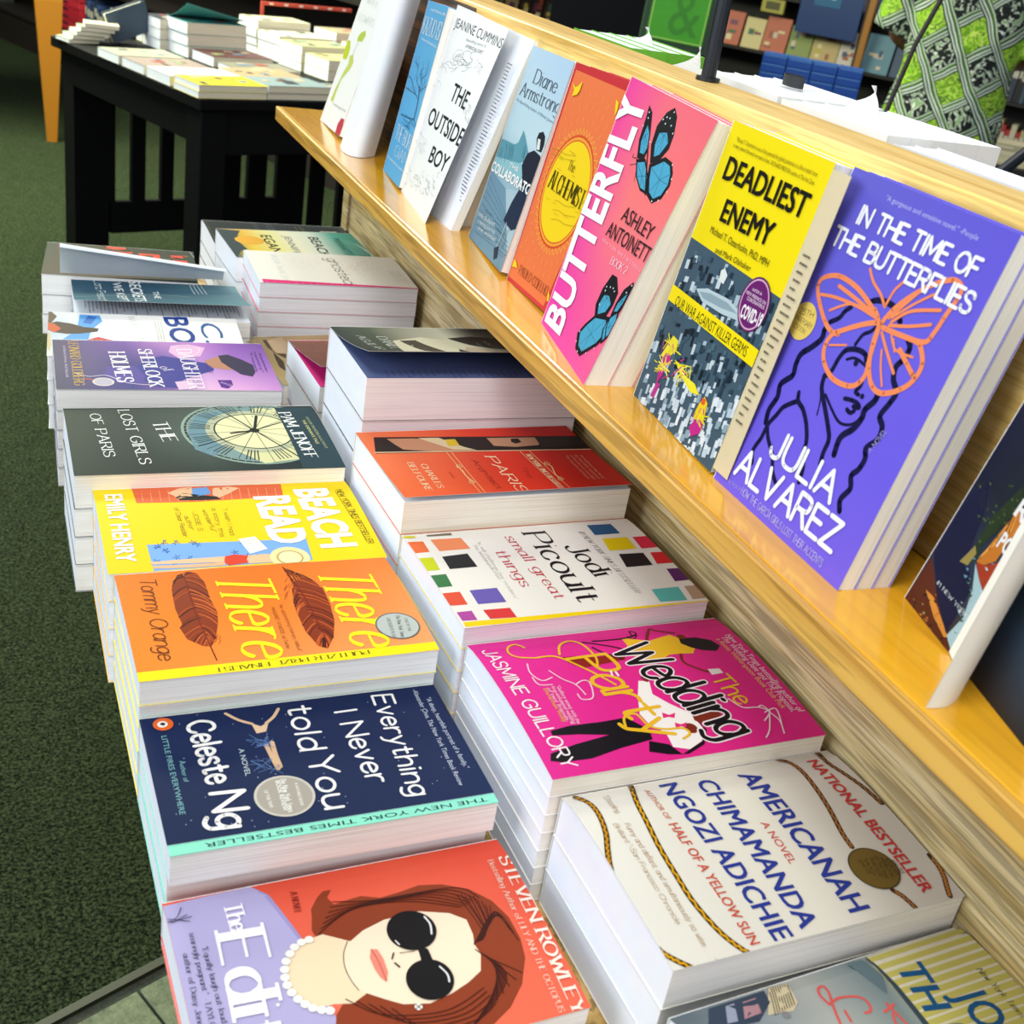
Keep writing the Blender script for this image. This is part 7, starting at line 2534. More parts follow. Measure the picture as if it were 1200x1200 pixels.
FR={'never': [[-0.4191, 0.0923, 0.0073], [0.0148, -0.9999, -0.0005], [0.9999, 0.0148, 0.0], [0.0, -0.0005, 1.0], 0.1148, 0.1986], 'there': [[-0.4216, 0.2218, 0.0359], [0.0162, -0.9999, -0.0004], [0.9999, 0.0162, 0.0], [0.0, -0.0004, 1.0], 0.1291, 0.2002], 'beach': [[-0.4251, 0.3533, 0.0361], [-0.0021, -1.0, 0.0002], [1.0, -0.0021, 0.0], [0.0, 0.0002, 1.0], 0.1301, 0.2063], 'lost': [[-0.4385, 0.485, 0.0492], [-0.0003, -1.0, 0.0002], [1.0, -0.0003, 0.0], [0.0, 0.0002, 1.0], 0.1319, 0.2198], 'sher': [[-0.4364, 0.6719, 0.0421], [-0.0311, -0.9995, 0.0002], [0.9995, -0.0311, 0.0], [0.0, 0.0002, 1.0], 0.1274, 0.2077], 'wolf': [[-0.433, 0.81, 0.0225], [-0.0666, -0.9978, 0.0], [0.9978, -0.0666, 0.0], [0.0, 0.0, 1.0], 0.1333, 0.2027], 'secrets': [[-0.4003, 0.944, 0.0164], [-0.0397, -0.9992, 0.0], [0.9992, -0.0397, 0.0], [0.0, 0.0, 1.0], 0.1327, 0.1949], 'red': [[-0.4188, 1.0903, 0.0181], [-0.1086, -0.9941, -0.0], [0.9941, -0.1086, 0.0], [-0.0, -0.0, 1.0], 0.1337, 0.1833], 'pic': [[-0.2093, 0.224, 0.0539], [0.0336, -0.9994, 0.0009], [0.9994, 0.0336, 0.0], [-0.0, 0.0009, 1.0], 0.1308, 0.202], 'paris': [[-0.2128, 0.3557, 0.0809], [0.0292, -0.9996, 0.0], [0.9996, 0.0292, 0.0], [-0.0, 0.0, 1.0], 0.1272, 0.202], 'wed': [[-0.202, 0.0909, 0.0413], [0.0194, -0.9998, 0.0005], [0.9998, 0.0194, 0.0], [-0.0, 0.0005, 1.0], 0.1432, 0.204], 'amer': [[-0.1918, -0.0548, 0.0279], [0.0267, -0.9996, -0.0002], [0.9996, 0.0267, 0.0], [0.0, -0.0002, 1.0], 0.134, 0.2008], 'edit': [[-0.4209, -0.0336, -0.025], [0.0302, -0.9995, -0.0002], [0.9995, 0.0302, 0.0], [0.0, -0.0002, 1.0], 0.133, 0.2058], 'ghost': [[-0.1896, 0.9734, 0.0527], [-0.0387, -0.9993, 0.0003], [0.9993, -0.0387, 0.0], [0.0, 0.0003, 1.0], 0.1305, 0.1977], 'beachm': [[-0.2028, 1.1005, 0.0437], [0.036, -0.9994, -0.0], [0.9994, 0.036, 0.0], [0.0, -0.0, 1.0], 0.1292, 0.1917], 'dotted': [[-0.1998, 1.2371, 0.0172], [-0.0049, -1.0, 0.0001], [1.0, -0.0049, 0.0], [0.0, 0.0001, 1.0], 0.1323, 0.2134], 'brown': [[-0.2165, 0.8161, -0.0068], [0.1153, -0.9933, -0.0008], [0.9933, 0.1153, 0.0], [0.0001, -0.0008, 1.0], 0.1472, 0.2052], 'magenta': [[-0.195, 0.6844, 0.0394], [0.0219, -0.9998, 0.0001], [0.9998, 0.0219, 0.0], [-0.0, 0.0001, 1.0], 0.131, 0.205], 'agilar': [[-0.2055, 0.4876, 0.1275], [0.0006, -1.0, 0.0004], [1.0, 0.0006, 0.0], [-0.0, 0.0004, 1.0], 0.1241, 0.204], 'light': [[-0.1913, -0.1994, 0.006], [0.0624, -0.998, 0.0004], [0.998, 0.0624, 0.0], [-0.0, 0.0004, 1.0], 0.1275, 0.2024], 'giant': [[-0.0487, 0.8675, 0.1901], [-0.1229, -0.9918, 0.0356], [0.1749, 0.0136, 0.9845], [-0.9769, 0.1272, 0.1718], 0.105, 0.1976], 'outside': [[-0.0632, 0.7655, 0.1902], [-0.036, -0.9993, -0.0132], [0.2427, -0.0216, 0.9699], [-0.9694, 0.0317, 0.2433], 0.1355, 0.2072], 'coll': [[-0.0397, 0.5895, 0.19], [-0.1311, -0.9908, 0.0329], [0.2079, 0.005, 0.9781], [-0.9693, 0.1351, 0.2053], 0.1343, 0.1937], 'alch': [[-0.0527, 0.4501, 0.19], [-0.0478, -0.9984, 0.0297], [0.1801, 0.0206, 0.9834], [-0.9825, 0.0523, 0.1788], 0.133, 0.1978], 'butt': [[-0.0732, 0.3338, 0.1902], [-0.0967, -0.9951, -0.0189], [0.2324, -0.041, 0.9718], [-0.9678, 0.0895, 0.2353], 0.1376, 0.2078], 'dead': [[-0.0589, 0.1784, 0.1901], [-0.083, -0.9965, 0.0113], [0.1577, -0.0019, 0.9875], [-0.984, 0.0837, 0.1573], 0.1317, 0.2037], 'alv': [[-0.0694, 0.0431, 0.1902], [-0.0163, -0.9999, 0.0008], [0.2055, -0.0025, 0.9786], [-0.9785, 0.0161, 0.2055], 0.1393, 0.2066], 'over': [[-0.0338, -0.1079, 0.1901], [-0.2488, -0.968, -0.033], [0.1817, -0.0801, 0.9801], [-0.9513, 0.2379, 0.1958], 0.133, 0.203], 'flower': [[-0.0562, 1.1516, 0.1901], [-0.0567, -0.9977, 0.0366], [0.2689, 0.02, 0.963], [-0.9615, 0.0644, 0.2671], 0.1315, 0.203]}

# ---------------------------------------------------------------- printed artwork
def bend(key, s, w, tv=.5):
    b = BEND.get(key)
    if not b: return 0.
    s = min(max(s, 0), 1)
    if b[0] == 'twist': return b[1] * (.5 - s) * (min(max(tv, 0), 1) - .5)
    if b[0] == 'bow': return b[1] * 4 * (s ** b[2]) * (1 - s ** b[2])
    return b[1] * s ** b[2]
class Art:
    def __init__(s, w, h): s.w = w; s.h = h; s.v = []; s.f = []; s.c = []; s.sub = None
    def tri(s, p, col, z):
        x0 = y0 = .15; x1 = s.w - .15; y1 = s.h - .15
        if all(x0 <= q[0] <= x1 and y0 <= q[1] <= y1 for q in p): pass
        else:
            for ax, lim, sg in ((0, x0, 1), (0, x1, -1), (1, y0, 1), (1, y1, -1)):
                o = []
                for i in range(len(p)):
                    a, b = p[i - 1], p[i]; da = (a[ax] - lim) * sg; db = (b[ax] - lim) * sg
                    if (da < 0) != (db < 0):
                        t = da / (da - db); o.append((a[0] + (b[0] - a[0]) * t, a[1] + (b[1] - a[1]) * t))
                    if db >= 0: o.append(b)
                p = o
                if len(p) < 3: return
        if len(p) > 3:
            for i in range(1, len(p) - 1): s._t((p[0], p[i], p[i + 1]), col, z)
        else: s._t(p, col, z)
    def _t(s, p, col, z):
        if s.sub:
            L = [hypot(p[i][0] - p[i - 1][0], p[i][1] - p[i - 1][1]) for i in range(3)]; k = L.index(max(L))
            if L[k] > s.sub:
                a, b, c = p[k - 1], p[k], p[(k + 1) % 3]; m = ((a[0] + b[0]) / 2, (a[1] + b[1]) / 2)
                s._t((a, m, c), col, z); s._t((m, b, c), col, z); return
        a, b, c = p
        if (b[0] - a[0]) * (c[1] - a[1]) - (b[1] - a[1]) * (c[0] - a[0]) < 0: p = (a, c, b)
        n = len(s.v); s.v += [(q[0], q[1], z) for q in p]; s.f.append((n, n + 1, n + 2)); s.c.append(col)
    def poly(s, pts, col, z):
        try: ts = tessellate_polygon([[Vector((a, b, 0)) for a, b in pts]])
        except Exception: return
        for t in ts: s.tri([pts[i] for i in t], col, z)
    def stroke(s, pts, wf, col, z, joint=True):
        z0 = z
        for i in range(len(pts) - 1):
            a, b = pts[i], pts[i + 1]; dx, dy = b[0] - a[0], b[1] - a[1]; l = hypot(dx, dy)
            if l < 1e-4: continue
            s.n = (getattr(s, 'n', 0) + 1) % 7; z = z0 + s.n * .001
            wd = wf(dx, dy) / 2; nx, ny = -dy / l * wd, dx / l * wd
            q = [(a[0] + nx, a[1] + ny), (b[0] + nx, b[1] + ny), (b[0] - nx, b[1] - ny), (a[0] - nx, a[1] - ny)]
            s.tri([q[0], q[1], q[2]], col, z); s.tri([q[0], q[2], q[3]], col, z)
            if joint and wd > .12:
                for c in ((a, b) if joint == 2 else (a,)) if i else ((a, b) if joint == 2 else ()):
                    z = z0 + s.n * .001 + .0005; r = wd * .98; n = 6 if wd < 1 else 10; s.tri([(c[0] + r * cos(k * 2 * pi / n), c[1] + r * sin(k * 2 * pi / n)) for k in range(n)], col, z)
FCACHE = {}
def flat_text(txt, wt):
    k = (txt, wt)
    if k in FCACHE: return FCACHE[k]
    cu = bpy.data.curves.new('t', 'FONT'); cu.body = txt; cu.size = 1; cu.offset = wt or 0; cu.resolution_u = 3; cu.dimensions = '2D'; cu.fill_mode = 'BOTH'
    o = bpy.data.objects.new('t', cu); COL.objects.link(o); dg = bpy.context.evaluated_depsgraph_get(); me = o.evaluated_get(dg).to_mesh()
    me.calc_loop_triangles(); v = [(p.co.x, p.co.y) for p in me.vertices]; t = [tuple(x.vertices) for x in me.loop_triangles]
    bpy.data.objects.remove(o, do_unlink=True); bpy.data.curves.remove(cu)
    x0 = min(p[0] for p in v); x1 = max(p[0] for p in v); H = .729
    FCACHE[k] = ([((p[0] - x0) / (x1 - x0), p[1] / H) for p in v], t); return FCACHE[k]
def txt_art(A, txt, q, col, st, wt, z):
    u0, v0, bx, by, hx, hy = q; L = hypot(bx, by); Hh = hypot(hx, hy)
    if st == 'sans':
        e = float(wt) if wt else 0; off = e if e > .025 and 'M' not in txt else 0; v, t = flat_text(txt, off); e = 0 if off else e * 1.15
        for k, (sx, sy) in enumerate(((-1, -1), (1, -1), (1, 1), (-1, 1), (0, 0), (1, 0), (-1, 0)) if e else ((0, 0),)):
            ox = (bx / L * sx * e + hx / Hh * sy * e * .8) * Hh / .729; oy = (by / L * sx * e + hy / Hh * sy * e * .8) * Hh / .729
            P = [(u0 + bx * x + hx * y + ox, v0 + by * x + hy * y + oy) for x, y in v]
            for f in t: A.tri([P[i] for i in f], col, z + k * .001)
        return
    wt = float(wt) if wt else .1; sp = .16 if st != 'script' else .1; x = 0; S = []
    for c in txt:
        if c not in GL: c = ' '
        wd, strokes = GL[c]
        for sm, p in strokes: S.append((sm, [(x + a, b) for a, b in p]))
        x += wd + sp
    tot = x - sp; W = wt * Hh
    for sm, p in S:
        pts = catmull(p, 4) if sm else p
        P = [(u0 + bx * a / tot + hx * b, v0 + by * a / tot + hy * b) for a, b in pts]
        vx, vy = hx / Hh, hy / Hh
        if st == 'serif':
            def wf(dx, dy):
                l = hypot(dx, dy); k = abs(dx * vx + dy * vy) / l; return W * (.32 + .95 * k)
            A.stroke(P, wf, col, z, 1)
            for e, f in ((0, 1), (-1, -2)):
                dx, dy = P[e][0] - P[f][0], P[e][1] - P[f][1]; l = hypot(dx, dy)
                yy = pts[e][1]
                if l > 1e-4 and abs(dx * vx + dy * vy) / l > .62 and min(abs(yy), abs(yy - 1), abs(yy - .66)) < .02:
                    r = W * 1.15; sx, sy = bx / L * r, by / L * r
                    A.stroke([(P[e][0] - sx, P[e][1] - sy), (P[e][0] + sx, P[e][1] + sy)], lambda a, b: W * .38, col, z, 0)
        else: A.stroke(P, (lambda dx, dy: W), col, z, 2)
def build_art(key, w, h):
    pic, let = Art(w, h), Art(w, h); b = BEND.get(key)
    if b: pic.sub = let.sub = 9
    rows = ART[key].split('\n'); n = len(rows); last = None; z = .05
    for r in rows:
        e = r.split('|'); k = e[0]
        z += .0012 if k == last and k in 'PS' and n > 120 else .009; zz = z
        last = k
        if k == 'T':
            q = [float(x) / 10 for x in e[2].split()]; txt_art(let, e[1], q, e[3], e[4], e[5], zz)
        elif k == 'P': pic.poly([tuple(float(c) / 10 for c in p.split(',')) for p in e[1].split()], e[2], zz)
        elif k == 'S':
            p = [tuple(float(c) / 10 for c in q.split(',')) for q in e[1].split()]; wd = float(e[3])
            if e[4] == '1': p = catmull(p, 6)
            pic.stroke(p, lambda a, b_: wd, e[2], zz, 2 if wd > .45 else 0)
        elif k == 'E':
            a, b_, r_ = [float(x) / 10 for x in e[1].split()]; pic.poly([(a + r_ * cos(i * pi / 20), b_ + r_ * sin(i * pi / 20)) for i in range(40)], e[2], zz)
        elif k == 'D':
            for q in e[1].split():
                a, b_ = [float(c) / 10 for c in q.split(',')]; r_ = float(e[3]); pic.tri([(a + r_ * cos(i * pi / 4), b_ + r_ * sin(i * pi / 4)) for i in range(8)], e[2], zz)
    return pic, let
# ---------------------------------------------------------------- a paperback
NU = 14
def sheet(key, w, h, z, th, base, ext=0):
    nv = max(len(base) - 1, 1) * 2 if base else 2; nv = 18 if (BEND.get(key) or ' ')[0] == 'twist' else nv; vs = []; fs = []; cs = []
    for j in range(nv + 1):
        for i in range(NU + 1):
            s = i / NU; vs.append((w * s, h * j / nv, z + bend(key, s, w, j / nv)))
    n = len(vs); vs += [(a, b, c - th) for a, b, c in vs]
    def colr(i, j):
        u = i / NU * (len(base[0]) - 1); v = j / nv * (len(base) - 1); i0 = min(int(u), len(base[0]) - 2); j0 = min(int(v), len(base) - 2); fu = u - i0; fv = v - j0
        g = [lin(base[j0 + b][i0 + a]) for b in (0, 1) for a in (0, 1)]
        return tuple((g[0][c] * (1 - fu) + g[1][c] * fu) * (1 - fv) + (g[2][c] * (1 - fu) + g[3][c] * fu) * fv for c in range(3))
    W_ = (.82, .84, .86)
    for j in range(nv):
        for i in range(NU):
            a = j * (NU + 1) + i; q = (a, a + 1, a + NU + 2, a + NU + 1); fs.append(q)
            cs.append([colr(i, j), colr(i + 1, j), colr(i + 1, j + 1), colr(i, j + 1)] if base else [W_] * 4)
            fs.append(tuple(x + n for x in q[::-1])); cs.append([W_] * 4)
    rim = [i for i in range(NU + 1)] + [j * (NU + 1) + NU for j in range(1, nv + 1)] + [nv * (NU + 1) + i for i in range(NU - 1, -1, -1)] + [j * (NU + 1) for j in range(nv - 1, 0, -1)]
    for k in range(len(rim)):
        a, b = rim[k - 1], rim[k]; fs.append((a, a + n, b + n, b)); c = lin(base[0][0]) if base else W_; cs.append([tuple(.2 * x + .68 for x in c)] * 4)
    return mesh('front_cover', vs, fs, INK, cs, smooth=False)
def block(key, w, h, t, paper, paper2, sink=0):
    vs = []; fs = []; mi = []; bw = BEND.get(key); bow = bw and bw[0] == 'bow'; tw_ = bw and bw[0] == 'twist'; N = NU
    for i in range(N + 1):
        s = i / N; x = .0006 + (w - .0012) * s; zt = t - .0006 + (bend(key, s, w) if bow else 0) - sink * s
        for y in (.0006, h - .0006):
            q = bend(key, s, w, y / h) if tw_ else 0; vs += [(x, y, .0005 + q), (x, y, zt + q)]
    for i in range(N):
        a = i * 4; b = a + 4
        fs += [(a, b, b + 1, a + 1), (a + 2, a + 3, b + 3, b + 2), (a + 1, b + 1, b + 3, a + 3), (a, a + 2, b + 2, b)]; mi += [0, 0, 0, 0]
    fs += [(0, 1, 3, 2), (N * 4, N * 4 + 2, N * 4 + 3, N * 4 + 1)]; mi += [0, 1]
    return mesh('page_block', vs, fs, [mat('e6ebf3', .85, name='page_ends'), page_mat(paper, paper2, 'fore_edges')], mi=mi)
def solid(name, key, w, h, z0, z1, x0, hexc):
    g = MB().box(x0, x0 + w, 0, h, z0, z1); mi = [0 if (i in (4, 5) if w > .01 else i == 0) else 1 for i in range(6)]
    return mesh(name, g.v, g.f, [mat(hexc, .4, name='cover_board'), mat('e9e9e6', .7, name='cut_board')], mi=mi)
def twist_plate(o, key, w, h):
    for v in o.data.vertices: v.co.z += bend(key, v.co.x / w, w, v.co.y / h)
def frameM(key, t, dz=0):
    O, U, V, N = [Vector(a) for a in FR[key][:4]]; O = O - N * t
    M = Matrix.Identity(4)
    for i, c in enumerate((U, V, N, O)):
        for j in range(3): M[j][i] = c[j]
    return M
def book(key, label, t, back, spine=None, paper='f1efe9', paper2='cfcac0', M=None, name='paperback_book', group=None, art=True, w=None, h=None, sink=0, blockw=None):
    w = w or FR[key][4]; h = h or FR[key][5]
    root = thing(name, label, 'book', M if M is not None else frameM(key, t), group); ks = []; kb = key if art or (BEND.get(key) or ' ')[0] == 'twist' else None
    ks.append(put('page_block', block(kb, blockw or w, h, t, paper, paper2, sink), root))
    fc = put('front_cover', sheet(kb, w, h, t, .0003, BASE[key] if art else [[back, back], [back, back]]), root); ks.append(fc)
    ks.append(put('back_cover', solid('back_cover', key, w, h, -.0001, .0003, 0, back), root))
    ks.append(put('spine', solid('spine', key, .0006, h, 0, t, -.0005, spine or back), root))
    if kb and BEND[key] and BEND[key][0] == 'twist': [twist_plate(q, key, w, h) for q in ks[-2:]]
    if art:
        pic, let = build_art(key, w * 1000, h * 1000)
        for nm, A in (('cover_picture', pic), ('lettering', let)):
            if A.f:
                vs = [(a / 1000, b / 1000, t + z / 1000 + bend(key, a / 1000 / w, w, b / 1000 / h)) for a, b, z in A.v]
                put(nm, mesh(nm, vs, A.f, INK, A.c), fc)
    KIDS[root.name] = ks
    return root
ORD = ['second', 'third', 'fourth', 'fifth', 'sixth', 'seventh', 'eighth', 'ninth']
ZT = -.058
def stack(key, short, t, back, zt=ZT, jit=.0004, side=0, inset_from=None, inset=.03, paper='f1efe9', paper2='cfcac0', dy=0, seed=0):
    """lower copies of the same title, one below the other down to the table"""
    r = random.Random(hash_(key)); z = FR[key][0][2] - t; k = 0; proto = None
    n = max(int(round((z - zt) / t)), 0)
    if n == 0 and z - zt > .006: n = 1
    if not n: return
    tt = (z - zt) / n
    for i in range(n):
        M = frameM(key, t); z -= tt
        sx = r.uniform(-jit, jit) + side * (i + 1); sy = r.uniform(-jit, jit) * .6 + dy
        if inset_from is not None and i >= inset_from: sx = inset
        M = Matrix.Translation((sx, sy, z - M[2][3])) @ M
        lab = '%s copy down in the stack under the %s' % (ORD[i], short)
        if proto is None:
            proto = book(key, lab, tt, back, paper=paper, paper2=paper2, M=M, art=False, group='copies under the ' + short)
        else:
            c = copy_tree(proto); c['label'] = lab; c.matrix_world = M
def hash_(s): return sum(ord(c) * (i + 7) for i, c in enumerate(s))
# ---------------------------------------------------------------- the room
ZF = -.82
carp = carpet_mat('green_carpet', '0e130d', '5c6c4a', 190, (.42, .78))
# carpet ends along a slanted line, stone tiles on the near side
ax, ay, bx_, by_ = -4.0, .57 - 3.54 * .42, 9.0, .57 + 9.46 * .42
g = MB(); g.add([(ax, ay, ZF), (bx_, by_, ZF), (bx_, 12.5, ZF), (ax, 12.5, ZF)], [(0, 1, 2, 3)]); put('floor', g.me('floor', carp), kind='structure')
g = MB(); g.add([(ax, ay, ZF), (bx_, by_, ZF), (bx_, -3, ZF), (ax, -3, ZF)], [(3, 2, 1, 0)])
tf = put('floor', g.me('tile_floor', carpet_mat('tile_grout', '3c4038', '50554a', 40, (.3, .7), .8)), kind='structure')
d = Vector((bx_ - ax, by_ - ay, 0)).normalized(); nn = Vector((d.y, -d.x, 0))
tm = carpet_mat('stone_tile', '56614c', '8d987a', 55, (.25, .75), .45)
tl = MB().bbox(.002, .298, .002, .298, 0, .006, .0015).me('floor_tile', tm); R2 = Matrix.Rotation(math.atan2(d.y, d.x), 4, 'Z')
o0 = Vector((-.463, .555, ZF)) + nn * .014
for i in range(-5, 9):
    for j in range(5): p = o0 + d * (.3 * i + .11) + nn * (.3 * (j + 1)); put('floor_tile', tl, tf, Matrix.Translation(p) @ R2)
e0 = Vector((ax, ay, ZF)); g = MB(); P = [e0, e0 + d * 14, e0 + d * 14 + nn * .012, e0 + nn * .012]
g.add([p + Vector((0, 0, .001)) for p in P] + [p + Vector((0, 0, .008)) for p in P], [(3, 2, 1, 0), (4, 5, 6, 7), (0, 1, 5, 4), (1, 2, 6, 5), (2, 3, 7, 6), (3, 0, 4, 7)])
g.obj('trim_1', mat('2e3226', .4, .2, 'carpet_strip'), kind='structure')
wl = mat('2a2422', .9, name='dark_wall')
for nm, a in (('wall_back', (-4, 9, 12.3, 12.5)), ('wall_right', (8.8, 9, 0, 12.5)), ('wall_left', (-4.2, -4, 2.5, 12.5))):
    put(nm, MB().box(a[0], a[1], a[2], a[3], ZF, 2.4).me(nm, wl), kind='structure')
# ---------------------------------------------------------------- the oak display stand
W_top = wood('oak_varnished_shelf', 'e2a92a', 'cf8f14', (14, .9, 14), .16, (.35, .7), .1, .6, .04)
W_lip = wood('oak_edge_band', 'd6ab50', 'bd8c38', (40, 1.6, 40), .4, (.38, .62), .3, pf=6, th2=(.42, .5))
W_ris = wood('oak_riser', 'd6c292', 'b09458', (70, 2.2, 70), .5, (.36, .58), .42, pf=6, th2=(.44, .54))
W_div = wood('oak_divider', 'ecca7c', 'd8ac54', (50, 1.6, 60), .42, (.4, .6), .2)
W_bas = wood('oak_base', 'c8a566', 'a5813f', (20, 20, 1), .5)
XS, ZS, TH = -.1025, .1901, .0194; XR = .014; Y0, Y1 = -1.3, 1.205
st = thing('display_stand', 'oak book display stand with a raised shelf and a divider, holding all the near paperbacks', 'display stand', (0, .3, ZF))
def local(g, nm, m, par=st, off=(0, -.3, -ZF)): return g.obj(nm, m, par, off)
ld = Matrix.Translation
local(MB().bbox(-.405, .5, Y0, 1.26, ZT - .03, ZT - .0005, .002), 'table_top', W_bas)
local(MB().bbox(-.27, .45, Y0 + .05, 1.15, ZF, ZT - .0305, .003), 'plinth', W_bas)
local(MB().bbox(XR, .14, Y0, Y1, ZT, ZS - TH - .0002, .0006), 'riser_panel', W_ris)
local(MB().bbox(XR - .004, .145, Y1 + .002, Y1 + .03, ZT, ZS - TH - .0002, .0008), 'end_panel', W_ris)
local(MB().bbox(XS + .0062, .27, Y0, 1.227, ZS - TH, ZS, .0008), 'shelf_board', W_top)
local(MB().bbox(XS, XS + .006, Y0, 1.227, ZS - TH, ZS, .0012), 'shelf_edge_band', W_lip)
dv = local(MB().bbox(.0105, .064, Y0, 1.18, ZS + .0003, .3941, .0012), 'divider', W_div)
local(MB().bbox(.0096, .0104, .78, 1.17, ZS + .0005, .390, .0001), 'divider_slats', wood('oak_dark_slats', '7a4a18', '2c1a0c', (.5, .5, 130), .4, (.44, .56), .2))
# ---------------------------------------------------------------- flat books, left column (far to near)
LEFT, MID = 'top paperbacks of the left-hand column', 'top paperbacks of the middle column'
def flat(key, label, short, t, back, spine=None, group=LEFT, **kw):
    sk = {k: kw.pop(k) for k in list(kw) if k in ('zt', 'jit', 'side', 'inset_from', 'inset', 'dy')}
    b = book(key, label, t, back, spine, group=group, **{k: v for k, v in kw.items() if k in ('paper', 'paper2', 'sink', 'name')})
    stack(key, short, t, back, **sk, **{k: v for k, v in kw.items() if k in ('paper', 'paper2')}); return b
WH = dict(paper='f7f6f4', paper2='dcdad6'); CR = dict(paper='f6f1e6', paper2='ddd4c2')
flat('red', 'dark paperback with blurred red lettering, farthest of the left column, beside the carpet', 'dark red-lettered paperback', .026, '3a3c36', **WH)
sec = flat('secrets', 'teal paperback with its cover bent up and a page of print showing below', 'bent-up teal paperback', .02, '2c5266', dy=0, **WH)
wolf = flat('wolf', 'white paperback with big blue letters and a blue and brown picture corner', 'white blue-lettered paperback', .026, 'e8ecea', **WH)
flat('sher', 'purple paperback with tall white letters and a dark hat, lying flat on the left column', 'purple paperback', .022, '4c4268', **WH)
flat('lost', 'dark green paperback with a large clock face, top of a pale-edged stack', 'clock-face paperback', .030, '24312f', **CR)
flat('beach', 'yellow paperback with white block letters and a blue beach towel', 'yellow beach paperback', .023, 'f2b81c', **WH)
flat('there', 'orange paperback with two brown feathers and yellow slanted lettering', 'orange feather paperback', .019, 'f2dc18', dy=.002, **WH)
nv = flat('never', 'navy paperback with white brush lettering, a small swimmer and a teal edge', 'navy brush-lettered paperback', .024, '7fcdb8', **WH)
flat('edit', 'coral and lavender paperback with a woman in black sunglasses, nearest on the left', 'sunglasses paperback', .026, 'e4553e', **WH)
# ---------------------------------------------------------------- flat books, middle column
flat('dotted', 'black paperback with dotted lines, farthest of the middle column', 'black dotted paperback', .03, '23282c', group=MID, **WH)
flat('beachm', 'dark, yellow and teal paperback with thin capital letters, second farthest of the middle column', 'yellow and teal paperback', .033, '38464a', group=MID, **WH)
flat('ghost', 'cream paperback with gold speckles and a pink edge on a pink-lined stack', 'gold-speckled paperback', .0185, 'e22a6c', group=MID, paper='eaeaf0', paper2='d0d0da')
flat('brown', 'tan paperback with a brown photograph, lying low between the stacks', 'tan photograph paperback', .024, 'b8a06c', group=MID, **CR)
flat('magenta', 'brown-covered paperback with its cover raised over a magenta page', 'magenta-paged paperback', .028, '6c4038', group=MID, **WH)
ag = flat('agilar', 'very thick paperback with a black and white face on its lifted cover', 'face-cover thick paperback', .04, '20242c', group=MID, paper='f0e9ec', paper2='d8d0d4')
flat('paris', 'red and orange paperback with a dark photograph strip and cream lettering', 'red and orange paperback', .029, 'd8402a', group=MID, **CR)
flat('pic', 'white paperback with scattered coloured squares and thin black lettering', 'coloured-squares paperback', .0175, 'e8c820', group=MID, paper='f2eaee', paper2='d8ccd4')
flat('wed', 'magenta paperback with a dancing couple and yellow and black script', 'magenta couple paperback', .014, 'f0ece8', group=MID, **CR)
flat('amer', 'cream paperback with blue capital letters and brown braided cords', 'cream braided-cord paperback', .029, 'e8e6dc', group=MID, **WH)
flat('light', 'striped cream and olive paperback with blue capitals, nearest of the middle column', 'striped paperback', .027, '3c5a60', group=MID, **WH)
# extra parts of single books
def sheetmesh(key, u0, u1, v0, v1, zf, col, nm, par, nu=8, nv=1, th=.0003):
    vs = []; fs = []
    for j in range(nv + 1):
        for i in range(nu + 1):
            u = u0 + (u1 - u0) * i / nu; v = v0 + (v1 - v0) * j / nv; p = zf(u, v); vs.append(p if isinstance(p, tuple) else (u, v, p))
    n = len(vs); vs += [(a, b, c - th) for a, b, c in vs]
    for j in range(nv):
        for i in range(nu):
            a = j * (nu + 1) + i; q = (a, a + 1, a + nu + 2, a + nu + 1); fs += [q, tuple(x + n for x in q[::-1])]
    return put(nm, mesh(nm, vs, fs, mat(col, .6, name='sheet_paper')), par)
def print_lines(par, nm, u0, v0, du, dv, hu, hv, rows, z, col, seed=1, n=6, wmin=.4, wd=.0009):
    """rows of small print drawn as short dark dashes (words)"""
    r = random.Random(seed); g = MB()
    for i in range(rows):
        a = 0; L = hypot(du, dv); ln = r.uniform(wmin, 1)
        while a < ln:
            b = min(a + r.uniform(.04, .14), ln); x0, y0 = u0 + hu * i + du * a, v0 + hv * i + dv * a; x1, y1 = u0 + hu * i + du * b, v0 + hv * i + dv * b
            px, py = hu / hypot(hu, hv) * wd, hv / hypot(hu, hv) * wd; g.add([(x0, y0, z), (x1, y1, z), (x1 + px, y1 + py, z), (x0 + px, y0 + py, z)], [(0, 1, 2, 3)]); a = b + .03
    return g.obj(nm, mat(col, .8, name='small_print'), par)
T_ = .02
print_lines(sec, 'printed_page', .07, .012, .055, 0, 0, .0042, 42, T_ - .0001 + .0006, '6a7478', 3, wmin=.5, wd=.0011)
w_, h_ = FR['secrets'][4:]
sheetmesh('secrets', .0, .05, -.012, h_ * .93, lambda u, v: (u * .55 - .012, v, T_ + .004 + (.036 - .1 * v) * sin(u / .05 * pi * .62) * 1.15), 'dfe6ee', 'curled_leaf', sec, 10, 6)
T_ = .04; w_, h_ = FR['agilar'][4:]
sheetmesh('agilar', .001, w_ - .0008, .001, h_ - .001, lambda u, v: T_ - .0002, '4a5a88', 'first_page', ag)  # dusky blue is a reflection painted into the page colour
print_lines(ag, 'printed_page', .108, .02, .018, 0, 0, .006, 30, T_ + .0003, '28345c', 5)
w_, h_ = FR['magenta'][4:]
sheetmesh('magenta', .001, w_ - .0008, .001, h_ - .001, lambda u, v: .0282, 'd01a78', 'first_page', bpy.data.objects[[o.name for o in COL.objects if o.get('label', '').startswith('brown-covered')][0]])
